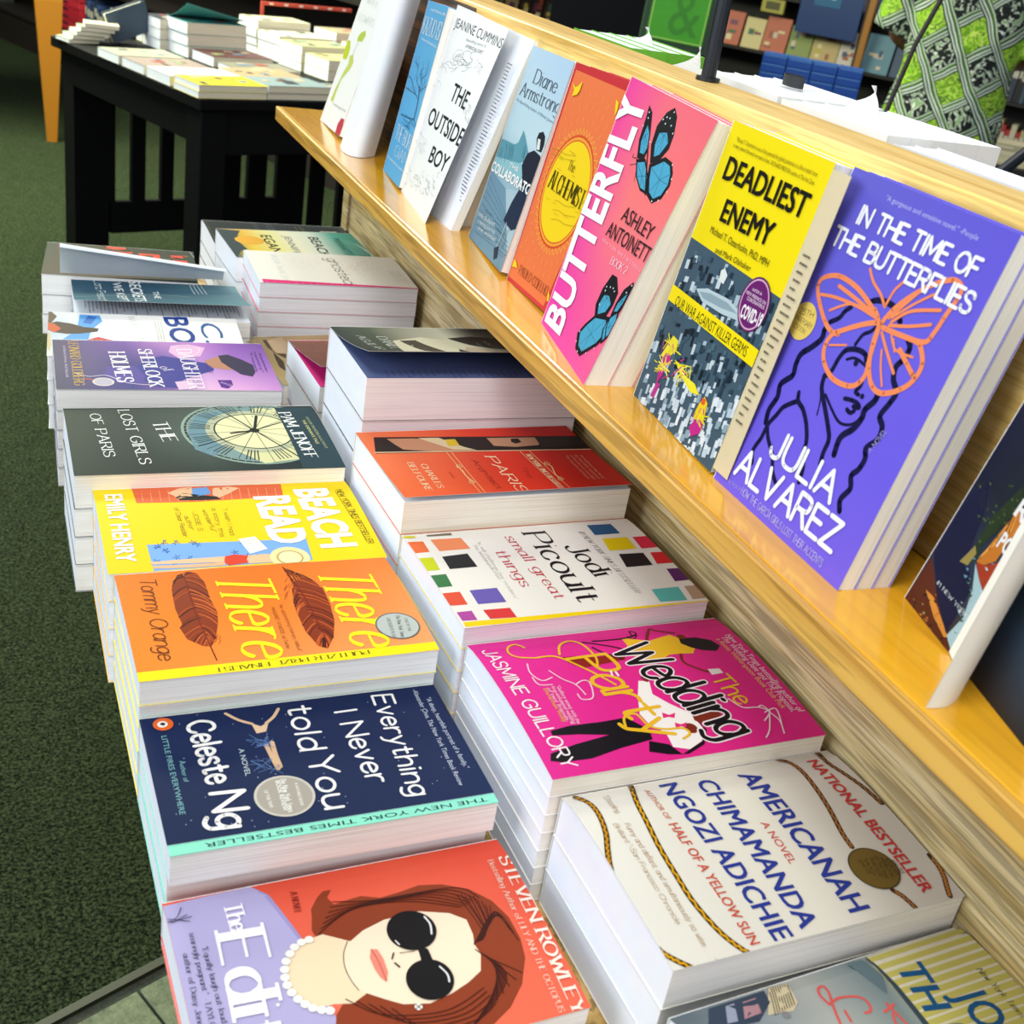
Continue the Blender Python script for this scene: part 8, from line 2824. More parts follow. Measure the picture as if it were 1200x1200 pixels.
# teal step of the navy book
w_, h_ = FR['never'][4:]
tp = put('teal_edge_leaf', MB().box(w_ - .01, w_ + .0085, .0004, h_ - .0004, .0232, .0236).me('l', mat('7ad0b8', .5, name='teal_leaf')), nv)
put('page_block', block('never', .009, h_, .0232, 'f1efe9', 'cfcac0'), nv, Matrix.Translation((w_ - .0005, 0, 0)))
A = Art(200, 210); txt_art(A, 'THE NEW YORK TIMES BESTSELLER', ((w_ + .0035) * 1000, 192, 0, -172, 3.6, 0), '1c3c3c', 'sans', '.0', 23.7)
put('lettering', mesh('lettering', [(a / 1000 - .0008, b / 1000, c / 1000) for a, b, c in A.v], A.f, INK, A.c), tp)
# ---------------------------------------------------------------- standing books on the raised shelf
SHG = 'paperbacks leaning face out on the raised shelf'
def stand(key, label, short, t, back, copies=2, spine=None, paper='f6f3ea', paper2='dfd9cb', du=.0002, **kw):
    b = book(key, label, t, back, spine, paper=paper, paper2=paper2, group=SHG, **kw)
    M = frameM(key, t); proto = None
    for i in range(copies):
        D = M @ Matrix.Translation((du * (i + 1), .0004 * (i + 1), -(t + .0002) * (i + 1)))
        lab = '%s copy standing behind the %s' % (ORD[i], short)
        if proto is None: proto = book(key, lab, t, back, spine, paper=paper, paper2=paper2, M=D, art=False, group='copies behind the ' + short)
        else: c = copy_tree(proto); c['label'] = lab; c.matrix_world = D
    return b
stand('giant', 'bright blue paperback with a dark bare tree, leaning on the shelf', 'blue tree paperback', .016, '4aa4dc', 1)
ob = stand('outside', 'white paperback with black capitals over pencil sketches, its cover swung open', 'white sketch paperback', .03, 'f2f4f2', 1, sink=.020, blockw=.158, w=None)
stand('coll', 'pale blue paperback with a woman in a long dark coat by a river', 'pale blue coat paperback', .02, 'b8d4e8', 1)
stand('alch', 'orange and red paperback with a big yellow sun disc', 'yellow sun paperback', .014, 'c83038', 2)
stand('butt', 'pink paperback with two blue butterflies and white lettering up its side', 'pink butterfly paperback', .019, 'e86478', 2)
dd = stand('dead', 'yellow paperback with black capitals over a grey crowd photograph', 'yellow crowd paperback', .017, 'f2dc0a', 2)
stand('alv', 'purple paperback with an orange butterfly over a woman drawn in dark lines', 'purple butterfly paperback', .0115, '6258d0', 2)
ov = stand('over', 'dark paperback with an orange tree trunk and white capitals, nearest on the shelf', 'dark tree-trunk paperback', .012, '28404c', 0)
# text page seen beside the open white book, and beside the yellow one
print_lines(ob, 'printed_page', .137, .178, .017, 0, .0, -.0036, 40, .0138, '55564e', 8, wmin=.6, wd=.0012)
M1 = bpy.data.objects.new
p2 = sheetmesh('dead', .131, .15, .004, .2, lambda u, v: .0168 - (u - .131) * .05, 'cdbf9c', 'inner_page', dd)
print_lines(p2, 'printed_page', .136, .15, .011, 0, 0, -.0052, 22, .0172, '4a4434', 9, wmin=.5, wd=.0014)
# curled cover flap of the nearest standing book
LN = Vector((sin(.2), 0, cos(.2)))
def flap(par, nm, cs, hgt, col, lean=LN, th=.0004):
    P = catmull([(a, b) for a, b in cs], 5); nv = 6; vs = []; fs = []; n = len(P)
    for j in range(nv + 1):
        for a, b in P: vs.append(Vector((a, b, ZS + .0006)) + lean * hgt * j / nv)
    m = len(vs)
    for j in range(nv + 1):
        for i in range(n):
            a, b = Vector(P[max(i - 1, 0)]), Vector(P[min(i + 1, n - 1)]); d_ = (b - a).normalized(); vs.append(vs[j * n + i] + Vector((-d_.y, d_.x, 0)) * th)
    for j in range(nv):
        for i in range(n - 1): q = (j * n + i, j * n + i + 1, (j + 1) * n + i + 1, (j + 1) * n + i); fs += [q, tuple(x + m for x in q[::-1])]
    o = put(nm, mesh(nm, [par.matrix_world.inverted() @ v for v in vs], fs, mat(col, .55, name='curled_paper'), smooth=True), par); return o
bpy.context.view_layer.update()
fb = stand('flower', 'white paperback with a yellow-green flower, farthest on the shelf, its flap curling out', 'white flower paperback', .018, 'f2f4f2', 1)
bpy.context.view_layer.update()
flap(fb, 'curled_flap', [(-.052, 1.036), (-.066, 1.0), (-.077, .958), (-.074, .930), (-.060, .922), (-.040, .936)], .205, 'e9ebee')
flap(ov, 'curled_flap', [(-.047, -.160), (-.060, -.184), (-.072, -.195), (-.084, -.200), (-.095, -.199)], .21, 'f0eee6')
pn = flap(ov, 'inner_panel', [(-.0378, -.166), (-.0412, -.214), (-.0446, -.262), (-.048, -.31)], .2, '171c26')
g = MB(); r_ = random.Random(4)
for i in range(20):
    a = r_.uniform(0, .03)
    while a < .11:
        b = a + r_.uniform(.004, .012); zz = .045 + i * .0078; base = Vector((-.0385, -.18, ZS)); U_ = Vector((-.07, -1, 0)).normalized()
        p0 = base + U_ * a + LN * zz; p1 = base + U_ * b + LN * zz; h_ = LN * .0024; g.add([p0 + Vector((-.0022, 0, 0)), p1 + Vector((-.0022, 0, 0)), p1 + h_ + Vector((-.0022, 0, 0)), p0 + h_ + Vector((-.0022, 0, 0))], [(0, 1, 2, 3)]); a = b + .003
mi = ov.matrix_world.inverted(); put('small_print', mesh('small_print', [mi @ Vector(v) for v in g.v], g.f, mat('5f6a70', .7, name='panel_print')), pn)
g = MB(); U_ = Vector((-.07, -1, 0)).normalized(); base = Vector((-.0385, -.17, ZS))
for (z0, z1, cc, m) in ((.012, .034, 0, 0), (.002, .012, 0, 1)):
    P = [base + U_ * 0 + LN * z0, base + U_ * .13 + LN * z0, base + U_ * .13 + LN * z1, base + LN * z1]; g.add([mi @ (p + Vector((-.0018, 0, 0))) for p in P], [(0, 1, 2, 3)], m)
put('painted_band', mesh('painted_band', g.v, g.f, [mat('6f9a90', .5, name='green_band'), mat('5a2f1e', .5, name='brown_band')], mi=g.mi), pn)
# ---------------------------------------------------------------- books on the far side of the divider, their tops showing
def endm(g, p1, p2):
    return mesh('page_block', g.v, g.f, [mat('e9edf3', .85, name='page_ends'), page_mat(p1, p2, 'fore_edges')], mi=[1 if i == 1 else 0 for i in range(6)])
def simple_book(name, label, M, w, h, t, cover, paper='f1efe9', paper2='cfcac0', group=None, spine=None, lift=0, liftcol='f4f4f2'):
    k = ('sb', w, h, t, cover, paper, lift)
    root = thing(name, label, 'book', M, group); ks = []
    if k not in MC:
        MC[k] = (endm(MB().box(.0005, w - .001, .001, h - .001, .0005, t - .0005), paper, paper2),
                 MB().box(0, w, 0, h, t - .0004, t).me('front_cover', mat(cover, .4, name='cover_board')), MB().box(0, w, 0, h, 0, .0004).me('back_cover', mat(cover, .4, name='cover_board')),
                 MB().box(-.0005, .0001, 0, h, 0, t).me('spine', mat(spine or cover, .4, name='cover_board')))
    for nm, me in zip(('page_block', 'front_cover', 'back_cover', 'spine'), MC[k]):
        o = put(nm, me, root); ks.append(o)
    KIDS[root.name] = ks; return root
def upright(name, label, x, y, t, w, h, cover, lean=0., **kw):   # faces +x, spine towards the camera side
    V = Vector((-sin(lean), 0, cos(lean))); U = Vector((0, 1, 0)); N = U.cross(V); M = Matrix.Identity(4); O = Vector((x, y, ZS + .0005))
    for i, c in enumerate((U, V, N, O)):
        for j in range(3): M[j][i] = c[j]
    return simple_book(name, label, M, w, h, t, cover, **kw)
g_ = 'books standing on the far side of the divider'
for (y, n, t, h, cov, what) in ((.558, 4, .021, .2005, '6cb52e', 'green-spined white-topped'), (.412, 2, .018, .192, 'e6ece8', 'low white-topped'), (.300, 5, .021, .2035, 'eef0ee', 'broad white-topped'), (.160, 5, .021, .2035, 'f4f4f0', 'nearer broad white-topped'), (.018, 2, .02, .2, 'dfe4ec', 'nearest thin white-topped')):
    for k in range(n):
        upright('paperback_book', '%s book, %s behind the divider' % (what, ['first', 'second', 'third', 'fourth', 'fifth'][k]), .089 + k * (t + .0002), y, t, .134, h - .0002 * k, cov, paper='f6f6f2', paper2='e6e6e0', group=g_)
def curl(nm, lab, x, y, z, wd, hg, bendd, col, inner=None):
    g = MB(); n = 8; vs = []
    for i in range(n + 1):
        a = i / n; vs += [(x + bendd * a * a, y, z + hg * a), (x + bendd * a * a * .6, y + wd * (1 - a) ** 1.8 + .001, z + hg * a)]
    g.add(vs, [(2 * i, 2 * i + 1, 2 * i + 3, 2 * i + 2) for i in range(n)]); o = g.obj(nm, mat(col, .5, name='curled_paper')); s = o.modifiers.new('s', 'SOLIDIFY'); s.thickness = .0005; return tag(o, lab, 'card')
curl('bookmark_card', 'small white card curling up beside the green-spined books', .135, .600, .390, .05, .018, -.012, 'f2f4f4')
curl('bookmark_card', 'white card corner curling up beside the black sign pole', .09, .425, .384, .07, .028, -.006, 'f2f4f4')
curl('bookmark_card', 'white cover corner curling up in front of the patterned shirt', .165, .268, .390, .06, .024, -.014, 'f4f5f4')
g = MB(); n = 18
for i in range(n):
    a0, a1 = i * 1.5 * pi / n, (i + 1) * 1.5 * pi / n
    for z0, z1 in ((0, .009),): g.add([(.008 * cos(a0), .014 * sin(a0), z0), (.008 * cos(a1), .014 * sin(a1), z0), (.008 * cos(a1), .014 * sin(a1), z1), (.008 * cos(a0), .014 * sin(a0), z1)], [(0, 1, 2, 3)])
o = g.obj('curled_bookmark', mat('24262a', .5, name='dark_card'), M=Vector((.150, .368, .395))); s = o.modifiers.new('s', 'SOLIDIFY'); s.thickness = .0006; tag(o, 'small black and white curled card standing on the white-topped books', 'card')
pl = thing('sign_pole', 'thin black sign pole standing in the top of the oak divider', 'pole', (.05, .346, .3941))
MB().tube([(0, 0, .0002), (0, 0, .55)], .0062, 12).obj('pole', mat('20242c', .35, .3, 'black_metal'), pl); MB().tube([(0, 0, .0001), (0, 0, .003)], .010, 14).obj('base_plate', mat('20242c', .35, .3, 'black_metal'), pl)
MB().bbox(-.006, .006, -.1, .1, .5, .78, .002).obj('sign_board', mat('22262c', .5, name='sign_board'), pl)
# ---------------------------------------------------------------- black slatted table
BK = mat('050508', .6, name='black_painted_wood', spec=.15); a = radians(110.3); dL = Vector((cos(a), sin(a), 0)); dF = Vector((sin(a), -cos(a), 0)); NC = Vector((.033, 2.713, -.07))
TM = Matrix(((dF.x, dL.x, 0, NC.x), (dF.y, dL.y, 0, NC.y), (0, 0, 1, 0), (0, 0, 0, 1))); LT, WT = .9, 1.35; zt = -.07
bt = thing('display_table', 'black slatted wooden table covered with books, behind the oak stand', 'table', TM @ Matrix.Translation((0, 0, ZF)))
off = Vector((0, 0, -ZF))
def bo(g, nm): return g.obj(nm, BK, bt, off)
bo(MB().bbox(0, WT, 0, LT, zt - .03, zt, .003), 'table_top')
bo(MB().bbox(.02, .045, .03, LT - .03, zt - .125, zt - .0305, .002), 'apron'); bo(MB().bbox(.02, WT - .02, .02, .045, zt - .15, zt - .0305, .002), 'apron')
for x, y in ((.0, .0), (WT - .09, .01)): bo(MB().bbox(x + .012, x + .09, y + .012, y + .09, ZF, zt - .0305, .003), 'leg')
b18 = radians(18 - 20.3); P0 = TM.inverted() @ Vector((-.278, 3.553, 0)); pd = Vector((cos(b18), sin(b18), 0))
def pan(s0, s1, z0, z1, nm, th=.022):
    n_ = Vector((-pd.y, pd.x, 0)); q = [P0 + pd * s0, P0 + pd * s1, P0 + pd * s1 + n_ * th, P0 + pd * s0 + n_ * th]; vs = [(v.x, v.y, z) for z in (z0, z1) for v in q]
    g = MB(); g.add(vs, [(3, 2, 1, 0), (4, 5, 6, 7), (0, 1, 5, 4), (1, 2, 6, 5), (2, 3, 7, 6), (3, 0, 4, 7)]); bo(g, nm)
pan(.068, .182, ZF, zt - .031, 'leg', .08); pan(.19, .88, -.688, -.582, 'lower_rail'); pan(.19, .88, -.2, zt - .031, 'upper_rail')
for s0, s1 in ((.182, .204), (.262, .309), (.366, .41), (.466, .49), (.49, .56), (.58, .664), (.694, .768), (.81, .88)): pan(s0, s1, -.5825, -.199, 'slat')
pan(.85, .93, ZF, zt - .031, 'leg', .06)
for s0, s1 in ((.958, 1.016), (1.078, 1.14), (1.2, 1.27)): pan(s0, s1, ZF + .1, zt - .031, 'slat')
# books on it: (x along front, y along side from the near corner, copies, thickness, cover, height colour words)
def lying(label, x, y, z, t, cover, w=.135, h=.205, yaw=0, group=None, paper='d6cdb8', paper2='b8ae98', name='paperback_book', TM_=None):
    M = (TM_ or TM) @ Matrix.Translation((x, y, z)) @ Matrix.Rotation(yaw, 4, 'Z') @ Matrix(((0, 1, 0, 0), (-1, 0, 0, w), (0, 0, 1, 0), (0, 0, 0, 1)))
    return simple_book(name, label, M, w, h, t, cover, paper, paper2, group)
gb = 'books laid out on the black table'
rows = [(.0, .005, 2, .017, 'e8d82c', 'yellow'), (.0, .157, 1, .026, 'f0efe4', 'white'), (.0, .300, 1, .024, '9c8a84', 'pinkish grey'), (.0, .443, 1, .024, 'a8a894', 'grey green'), (.21, .005, 2, .018, '8ea0a4', 'blue grey'), (.215, .15, 2, .016, 'b89c78', 'buff'),
        (.305, .31, 1, .02, '8a8474', 'olive'), (.306, .462, 1, .029, '5a2c2c', 'dark red'), (.295, .60, 3, .034, '2a8c8c', 'teal'), (.267, .72, 3, .03, '3a3c44', 'charcoal'), (.28, .79, 1, .04, 'e8d82c', 'yellow striped'),
        (.6, .30, 2, .03, 'c8c88c', 'pale green'), (.6, .445, 3, .025, 'b8b88c', 'sage'), (.62, .60, 3, .026, 'e0dcc8', 'ivory'), (.62, .74, 4, .026, 'd8d4b4', 'cream'), (.42, .005, 1, .024, '94a09c', 'sea grey'), (.64, .005, 2, .024, 'c8b8a8', 'beige'), (.85, .3, 3, .027, '2c2420', 'dark brown'), (.85, .46, 3, .026, 'c8a884', 'tan'), (.85, .62, 4, .024, 'b0a488', 'sand'), (.88, .01, 2, .026, 'aab4b8', 'pale blue')]
r_ = random.Random(7)
for (x, y, n, t, c, nm) in rows:
    for k in range(n):
        b_ = lying('%s %s paperback on the black table, %s in its pile' % ('thick' if t > .03 else 'slim', nm, ['lowest', 'second', 'third', 'fourth'][k]), x + r_.uniform(-.003, .003), y + .002 + r_.uniform(0, .003), zt + .0005 + k * t, t, c, w=.13 if y < .7 else .115, group=gb)
        if k == n - 1:
            g = MB()
            for q in range(7 if nm != 'white' else 0):
                a0, b0 = r_.uniform(.01, .09), r_.uniform(.01, .16); g.box(a0, a0 + r_.uniform(.01, .035), b0, b0 + r_.uniform(.01, .04), t + .0001, t + .0004 + q * .0001, q % 4)
            if g.v: g.obj('cover_picture', [mat(q, .45, name='cover_blot') for q in r_.sample(['6a4a40', 'c8b090', '8c9c6c', 'a04a3c', '3c4048', 'd8d0a0', '5c7c94'], 4)], KIDS[b_.name][1])
        if nm == 'teal' and k == n - 1:   # its cover stands open
            vs = []; m_ = 10
            for i in range(m_ + 1):
                s = i / m_; ang = .1 + s * .5
                for v in (0, .205): vs.append((.13 * s * cos(.22), v, t + .0006 + (.052 - .04 * v / .205) * s ** 1.7))
            o = put('raised_cover', mesh('raised_cover', vs, [(2 * i, 2 * i + 1, 2 * i + 3, 2 * i + 2) for i in range(m_)], mat('5aa8a4', .5, name='teal_cover')), b_); s_ = o.modifiers.new('s', 'SOLIDIFY'); s_.thickness = .0006
hb = thing('hardback_book', 'dark blue grey hardback leaning upright among the paperbacks on the black table', 'book', TM @ Matrix.Translation((.16, .80, zt)) @ Matrix.Rotation(-.35, 4, 'Y'), gb)
MB().bbox(0, .03, 0, .02, 0, .0, .0001) if 0 else None
MB().bbox(.0, .13, .003, .024, .001, .085, .001).obj('page_block', page_mat('e4dcc8', 'c4baa4'), hb); MB().bbox(-.003, .133, -.0005, .0025, 0, .09, .0005).obj('front_cover', mat('3a4a5c', .5, name='cloth'), hb); MB().bbox(-.003, .133, .025, .028, 0, .09, .0005).obj('back_cover', mat('3a4a5c', .5, name='cloth'), hb)
for k in range(5): lying('thin pale booklet at the far left table corner, %s up' % ['lowest', 'second', 'third', 'fourth', 'fifth'][k], -.0 + .012 * k, .77, zt + .0005 + k * .012, .011, ['b8bc98', '9cae90', 'c0c8a8', '8c9c84', 'd0ccb0'][k], w=.075, h=.1, yaw=-.12 * k + .1, group='booklets at the table corner')
# ---------------------------------------------------------------- pale oak leg of another table
tw = thing('oak_table', 'honey-coloured wooden table with a tapering leg, beyond the black table', 'table', (-.175, 5.57, ZF)); HW = mat('a66a14', .45, name='honey_wood')
g = MB(); g.add([(-.022, -.02, 0), (.022, -.02, 0), (.022, .02, 0), (-.022, .02, 0), (-.062, -.05, .62), (.055, -.05, .62), (.055, .05, .62), (-.062, .05, .62), (-.062, -.05, .9), (.055, -.05, .9), (.055, .05, .9), (-.062, .05, .9)], [(3, 2, 1, 0)] + [(i + 4 * j, (i + 1) % 4 + 4 * j, (i + 1) % 4 + 4 * j + 4, i + 4 * j + 4) for j in (0, 1) for i in range(4)] + [(8, 9, 10, 11)])
g.obj('leg', HW, tw); MB().bbox(-1.0, .08, -.06, 1.0, .9, .94, .004).obj('table_top', HW, tw); MB().bbox(-.95, -.87, .85, .93, 0, .9, .004).obj('leg', HW, tw); MB().bbox(-.95, -.87, -.04, .04, 0, .9, .004).obj('leg', HW, tw)
# ---------------------------------------------------------------- wall bookcases
SH = mat('1c1614', .6, name='dark_shelf_wood')
def bookcase(label, P, ang, length, shelves, depth, seed, colours, group, face=True, hmax=1.5, bh=(.17, .25)):
    a = radians(ang); dx = Vector((cos(a), sin(a), 0)); dn = Vector((-sin(a), cos(a), 0)); M = Matrix(((dx.x, dn.x, 0, P[0]), (dx.y, dn.y, 0, P[1]), (0, 0, 1, ZF), (0, 0, 0, 1)))
    t = thing('bookcase', label, 'bookcase', M); r = random.Random(seed)
    MB().bbox(0, length, depth, depth + .02, 0, hmax, .001).obj('back_panel', SH, t); MB().bbox(-.02, 0, 0, depth, 0, hmax, .001).obj('side_panel', SH, t); MB().bbox(length, length + .02, 0, depth, 0, hmax, .001).obj('side_panel', SH, t); MB().bbox(0, length, .01, depth, 0, shelves[0] - .02, .001).obj('plinth', SH, t)
    for z in shelves: MB().bbox(0, length, 0, depth, z - .02, z, .001).obj('shelf', SH, t)
    return t, M, r
CI = camo.matrix_world.inverted()
def seen(p):
    q = camo.matrix_basis.inverted() @ p
    return -.62 < q.x / -q.z * cam.lens / 36 < .62 and -.62 < q.y / -q.z * cam.lens / 36 < .62
def spine_row(M, r, x0, x1, z, colours, group, words, y=.03, hs=(.18, .25), ts=(.018, .045), lab='book'):
    x = x0; k = 0
    while x < x1:
        if not seen(M @ Vector((x, y, z + .1))): x += .05; continue
        w_ = r.uniform(*ts); h_ = r.uniform(*hs); c = r.choice(colours); g = MB().bbox(0, w_ - .001, 0, .14, 0, h_, .001); g.box(.002, w_ - .003, -.0005, 0, h_ * .62, h_ * .8, 1)
        o = g.obj('shelved_book', [mat(c, .5, name='spine_cloth'), mat('c8c4b0', .6, name='spine_label')]); o.matrix_world = M @ Matrix.Translation((x, y + r.uniform(0, .02), z + .0005)); tag(o, words, 'book', group); x += w_ + .0005; k += 1
CN = {'c8b070': 'buff', '8c9c4c': 'olive', 'e0d090': 'cream', 'b8603c': 'rust', '3c6c4c': 'green', 'd8d0c0': 'ivory', '5c8c9c': 'teal', 'c86848': 'orange', '304868': 'navy', '3c7ca8': 'blue', 'c85c48': 'red', '9c8ca0': 'mauve', '3c8c3c': 'bright green', '78a0b0': 'pale blue', 'e8e0d0': 'white', '2c3c2c': 'dark green', 'b8a070': 'tan', '8c7c4c': 'khaki', '3c2c20': 'brown', '6a3050': 'plum'}
ORDN = 'first second third fourth fifth sixth seventh eighth ninth tenth eleventh twelfth thirteenth fourteenth fifteenth sixteenth seventeenth eighteenth nineteenth twentieth'.split()
def face_row(M, r, x0, x1, z, colours, group, words, wd=(.13, .19), h=(.2, .27), y=.04, lean=.22):
    x = x0; k_ = -1
    while x < x1:
        if not seen(M @ Vector((x, y, z + .15))): x += .1; continue
        w_ = r.uniform(*wd); h_ = r.uniform(*h); c = r.choice(colours); g = MB().bbox(0, w_, 0, .02, 0, h_, .001)
        for q in range(5): a0, b0 = r.uniform(.01, w_ * .6), r.uniform(.02, h_ * .75); g.box(a0, a0 + r.uniform(.02, w_ * .35), -.0006 - q * .0003, 0, b0, b0 + r.uniform(.015, h_ * .22), 1 + q % 3)
        cs = r.sample(['e8d8a0', '3c6a4c', 'a8502c', '284868', 'd8c8b0', '7a3c5c', 'c8b44c'], 3)
        o = g.obj('face_out_book', [mat(c, .5, name='spine_cloth')] + [mat(q, .5, name='cover_blot') for q in cs]); o.matrix_world = M @ Matrix.Translation((x, y, z + .0005)) @ Matrix.Rotation(-lean, 4, 'X'); k_ += 1; tag(o, words % (CN.get(c, 'coloured'), ORDN[min(k_, 19)]), 'book', group); x += w_ + r.uniform(.004, .02)
# left bookcase, behind the black table
cA, MA, rA = bookcase('low dark bookcase along the far left behind the tables', (-1.0, 10.4), -69.7, 6.4, (.2, .52, .84, 1.16), .3, 3, None, None)
gl = 'books on the far left bookcase'
spine_row(MA, rA, .7, 1.75, .2, ['d8d8d0', '14161a', '2c3030', 'e0dcd0'], gl, 'upright black or white book on the lowest shelf at the far left', hs=(.17, .2), ts=(.03, .05))
def pile(M, x, y, z, n, t, cols, words, group, w=.16, h=.2, r=random.Random(3), mark=None):
    for k in range(n):
        g = MB().bbox(0, h, 0, w, 0, t - .001, .001)
        g.box(h * .08, h * .5, -.0006, 0, t * .3, t * .65, 1)
        o = g.obj('stacked_book', [mat(cols[k % len(cols)], .5, name='spine_cloth'), mat(mark or 'd8d0b8', .6, name='spine_label')]); o.matrix_world = M @ Matrix.Translation((x + r.uniform(-.004, .004), y + r.uniform(-.003, .003), z + .0005 + k * t)); tag(o, words + ', %s from below' % (['first', 'second', 'third', 'fourth', 'fifth', 'sixth', 'seventh', 'eighth', 'ninth', 'tenth', 'eleventh'][k]), 'book', group)
pile(MA, 2.80, .02, .2, 7, .04, ['c22838', 'd03040', 'b82838'], 'bright red book in the tall red pile on the left bookcase', 'red books piled on the left bookcase', w=.2, h=.3, mark='4a1a30')
pile(MA, 3.55, .02, .2, 6, .042, ['26304c', '343c5c', '202840'], 'navy book in the pile behind the black table', 'navy books piled on the left bookcase', w=.2, h=.24)
pile(MA, 3.9, .02, .2, 5, .04, ['2c3440', '3c5058', '2a3a48'], 'slate book in the second dark pile behind the black table', 'slate books piled on the left bookcase', w=.2, h=.24)
spine_row(MA, rA, 3.14, 3.5, .2, ['3c5a8c', 'b8b49c', 'd8d4c0', '2c3c5c'], gl, 'upright book between the piles on the left bookcase')
spine_row(MA, rA, 4.25, 6.3, .2, ['3c2420', '5a3028', '1c1c20', '2c3440', '84402c'], gl, 'dim upright book on the lowest shelf behind the black table')
for zz in (): spine_row(MA, rA, .6, 6.3, zz, ['3c3428', '5a3028', '1c1c20', '2c3440', '8a8470', '4c5c4c'], gl, 'dim upright book on a higher shelf of the left bookcase', ts=(.03, .06))
rb_ = thing('price_rail', 'red and white strip leaning behind the ivory paperbacks on the black table', 'sign', TM @ Matrix.Translation((.72, .885, zt + .135)) @ Matrix.Rotation(-.05, 4, 'Z')); MB().bbox(0, .36, 0, .006, 0, .012, .001).obj('rail', mat('c84a38', .5, name='red_rail'), rb_)
for k in range(6): MB().box(.03 + k * .058, .045 + k * .058, -.0008, 0, .003, .009).obj('price_mark', mat('e8dcd0', .6, name='price_mark'), rb_)
MB().bbox(.0, .012, 0, .006, -.135, .0, .001).obj('rail_post', mat('c84a38', .5, name='red_rail'), rb_)
# middle: shelves, dark panel and green sign
cB, MBm, rB = bookcase('tall dark bookcase behind the divider, left of the dark panel', (1.45, 5.34), -50, .9, (.18, .49, .80, 1.11), .28, 5, None, None)
for zz in (.49, .80, 1.11): face_row(MBm, rB, .02, .8, zz, ['2c3c2c', 'b8a070', '8c7c4c', '3c2c20', '6a3050'], 'books on the middle bookcase', '%s book, %s on the ' + {.49: 'lowest', .80: 'middle', 1.11: 'top'}[zz] + ' shelf by the dark cabinet', wd=(.05, .09), h=(.15, .2))
pn_ = thing('shop_counter', 'large near-black cabinet standing behind the divider', 'cabinet', Matrix.Translation((1.60, 4.10, ZF)) @ Matrix.Rotation(radians(-35), 4, 'Z'))
MB().bbox(0, .62, 0, .3, .0, 1.5, .004).obj('body', mat('04050b', .8, name='navy_black', spec=.1), pn_); MB().bbox(-.01, .63, -.01, .31, 1.5, 1.53, .004).obj('top_panel', mat('04050b', .8, name='navy_black', spec=.1), pn_)
gs = thing('green_sign', 'bright green framed sign with a large ampersand, on a stand behind the divider', 'sign', Matrix.Translation((1.41, 2.99, ZF)) @ Matrix.Rotation(radians(-32), 4, 'Z') @ Matrix.Rotation(.02, 4, 'Y'))
MB().bbox(-.022, .20, .0, .02, .985, 1.36, .006).obj('frame', mat('1d3a24', .4, name='dark_frame'), gs); MB().bbox(.0, .178, -.003, .001, 1.012, 1.34, .001).obj('sign_face', mat('3f9c1c', .4, name='sign_green'), gs)
MB().tube([(.09, .012, .01), (.09, .012, .99)], .012, 10).obj('stand_post', mat('15171c', .4, name='stand_black'), gs); MB().bbox(-.05, .23, -.1, .12, 0, .012, .003).obj('stand_foot', mat('15171c', .4, name='stand_black'), gs)
v, t_ = flat_text('&', .0); put('ampersand', mesh('amp', [(.06 + x * .095, -.0036, 1.035 + y * .14) for x, y in v], t_, mat('2f8216', .5, name='sign_dark_green')), gs)
g = MB(); [g.box(*q) for q in ((.004, .174, -.0036, -.003, 1.016, 1.019), (.004, .174, -.0036, -.003, 1.333, 1.336), (.004, .007, -.0036, -.003, 1.016, 1.336), (.171, .174, -.0036, -.003, 1.016, 1.336))]; g.obj('border_line', mat('a8d060', .5, name='sign_line'), gs)
# right-hand bookcase with faced-out books and the blue poster
PB = Vector((4.2, 7.55)); cC, MCc, rC = bookcase('long dark bookcase with face-out books across the back right', (3.35, 8.35), -50, 5.2, (.31, .67, 1.03, 1.39), .32, 9, None, None, hmax=1.9)
gc = 'face-out books on the back right bookcase'; pal = ['c8b070', '8c9c4c', 'e0d090', 'b8603c', '3c6c4c', 'd8d0c0', '5c8c9c', 'c86848', '304868']
face_row(MCc, rC, .6, 3.0, .67, pal, gc, '%s face-out book, %s along the middle shelf at the back right'); face_row(MCc, rC, .6, 3.0, 1.03, ['3c7ca8', 'c85c48', '9c8ca0', '3c8c3c', '78a0b0', 'e8e0d0'], gc, '%s face-out book, %s along the upper shelf at the back right')
for k, (x, c) in enumerate(((.95, '9c9c5c'), (1.75, 'b8b04c'), (2.25, 'c8c0a0'))):
    g = MB().bbox(0, .16, 0, .03, 0, .09, .002); g.box(.03, .13, -.001, 0, .02, .07, 1); o = g.obj('small_box', [mat(c, .5, name='box_card'), mat('5a5830', .5, name='box_print')]); o.matrix_world = MCc @ Matrix.Translation((x, .01, .92 + .0)) ; tag(o, ['pale olive box tag at the left of the back right bookcase', 'yellow framed box tag in the middle of the back right bookcase', 'small cream tag near the blue poster'][k], 'label')
spine_row(MCc, rC, 3.05, 5.1, 1.03, ['1c1c1e', '2c2420', '1a2430', '3a2c24'], gc, 'dim dark spine on the bookcase left of the patterned shirt'); spine_row(MCc, rC, 3.05, 5.1, .67, ['1c1c1e', '2c3848', '1a2430', '3a5064'], gc, 'dim blue-grey spine on the bookcase left of the patterned shirt'); spine_row(MCc, rC, 3.0, 5.1, .31, ['b8a878', 'a82c28', 'c8c0a0', '8c2420'], gc, 'red or tan spine low on the bookcase beside the blue boxes')
po = thing('poster', 'tall dark blue hanging poster with a small phone picture, in front of the back bookcase', 'poster', MCc @ Matrix.Translation((2.03, -.05, 1.0)))
MB().bbox(0, .42, 0, .01, -.16, .9, .002).obj('poster_board', mat('123a74', .4, name='poster_blue'), po); MB().bbox(.09, .27, -.002, .0005, .02, .3, .001).obj('phone_picture', mat('1f6a94', .4, name='poster_teal'), po)
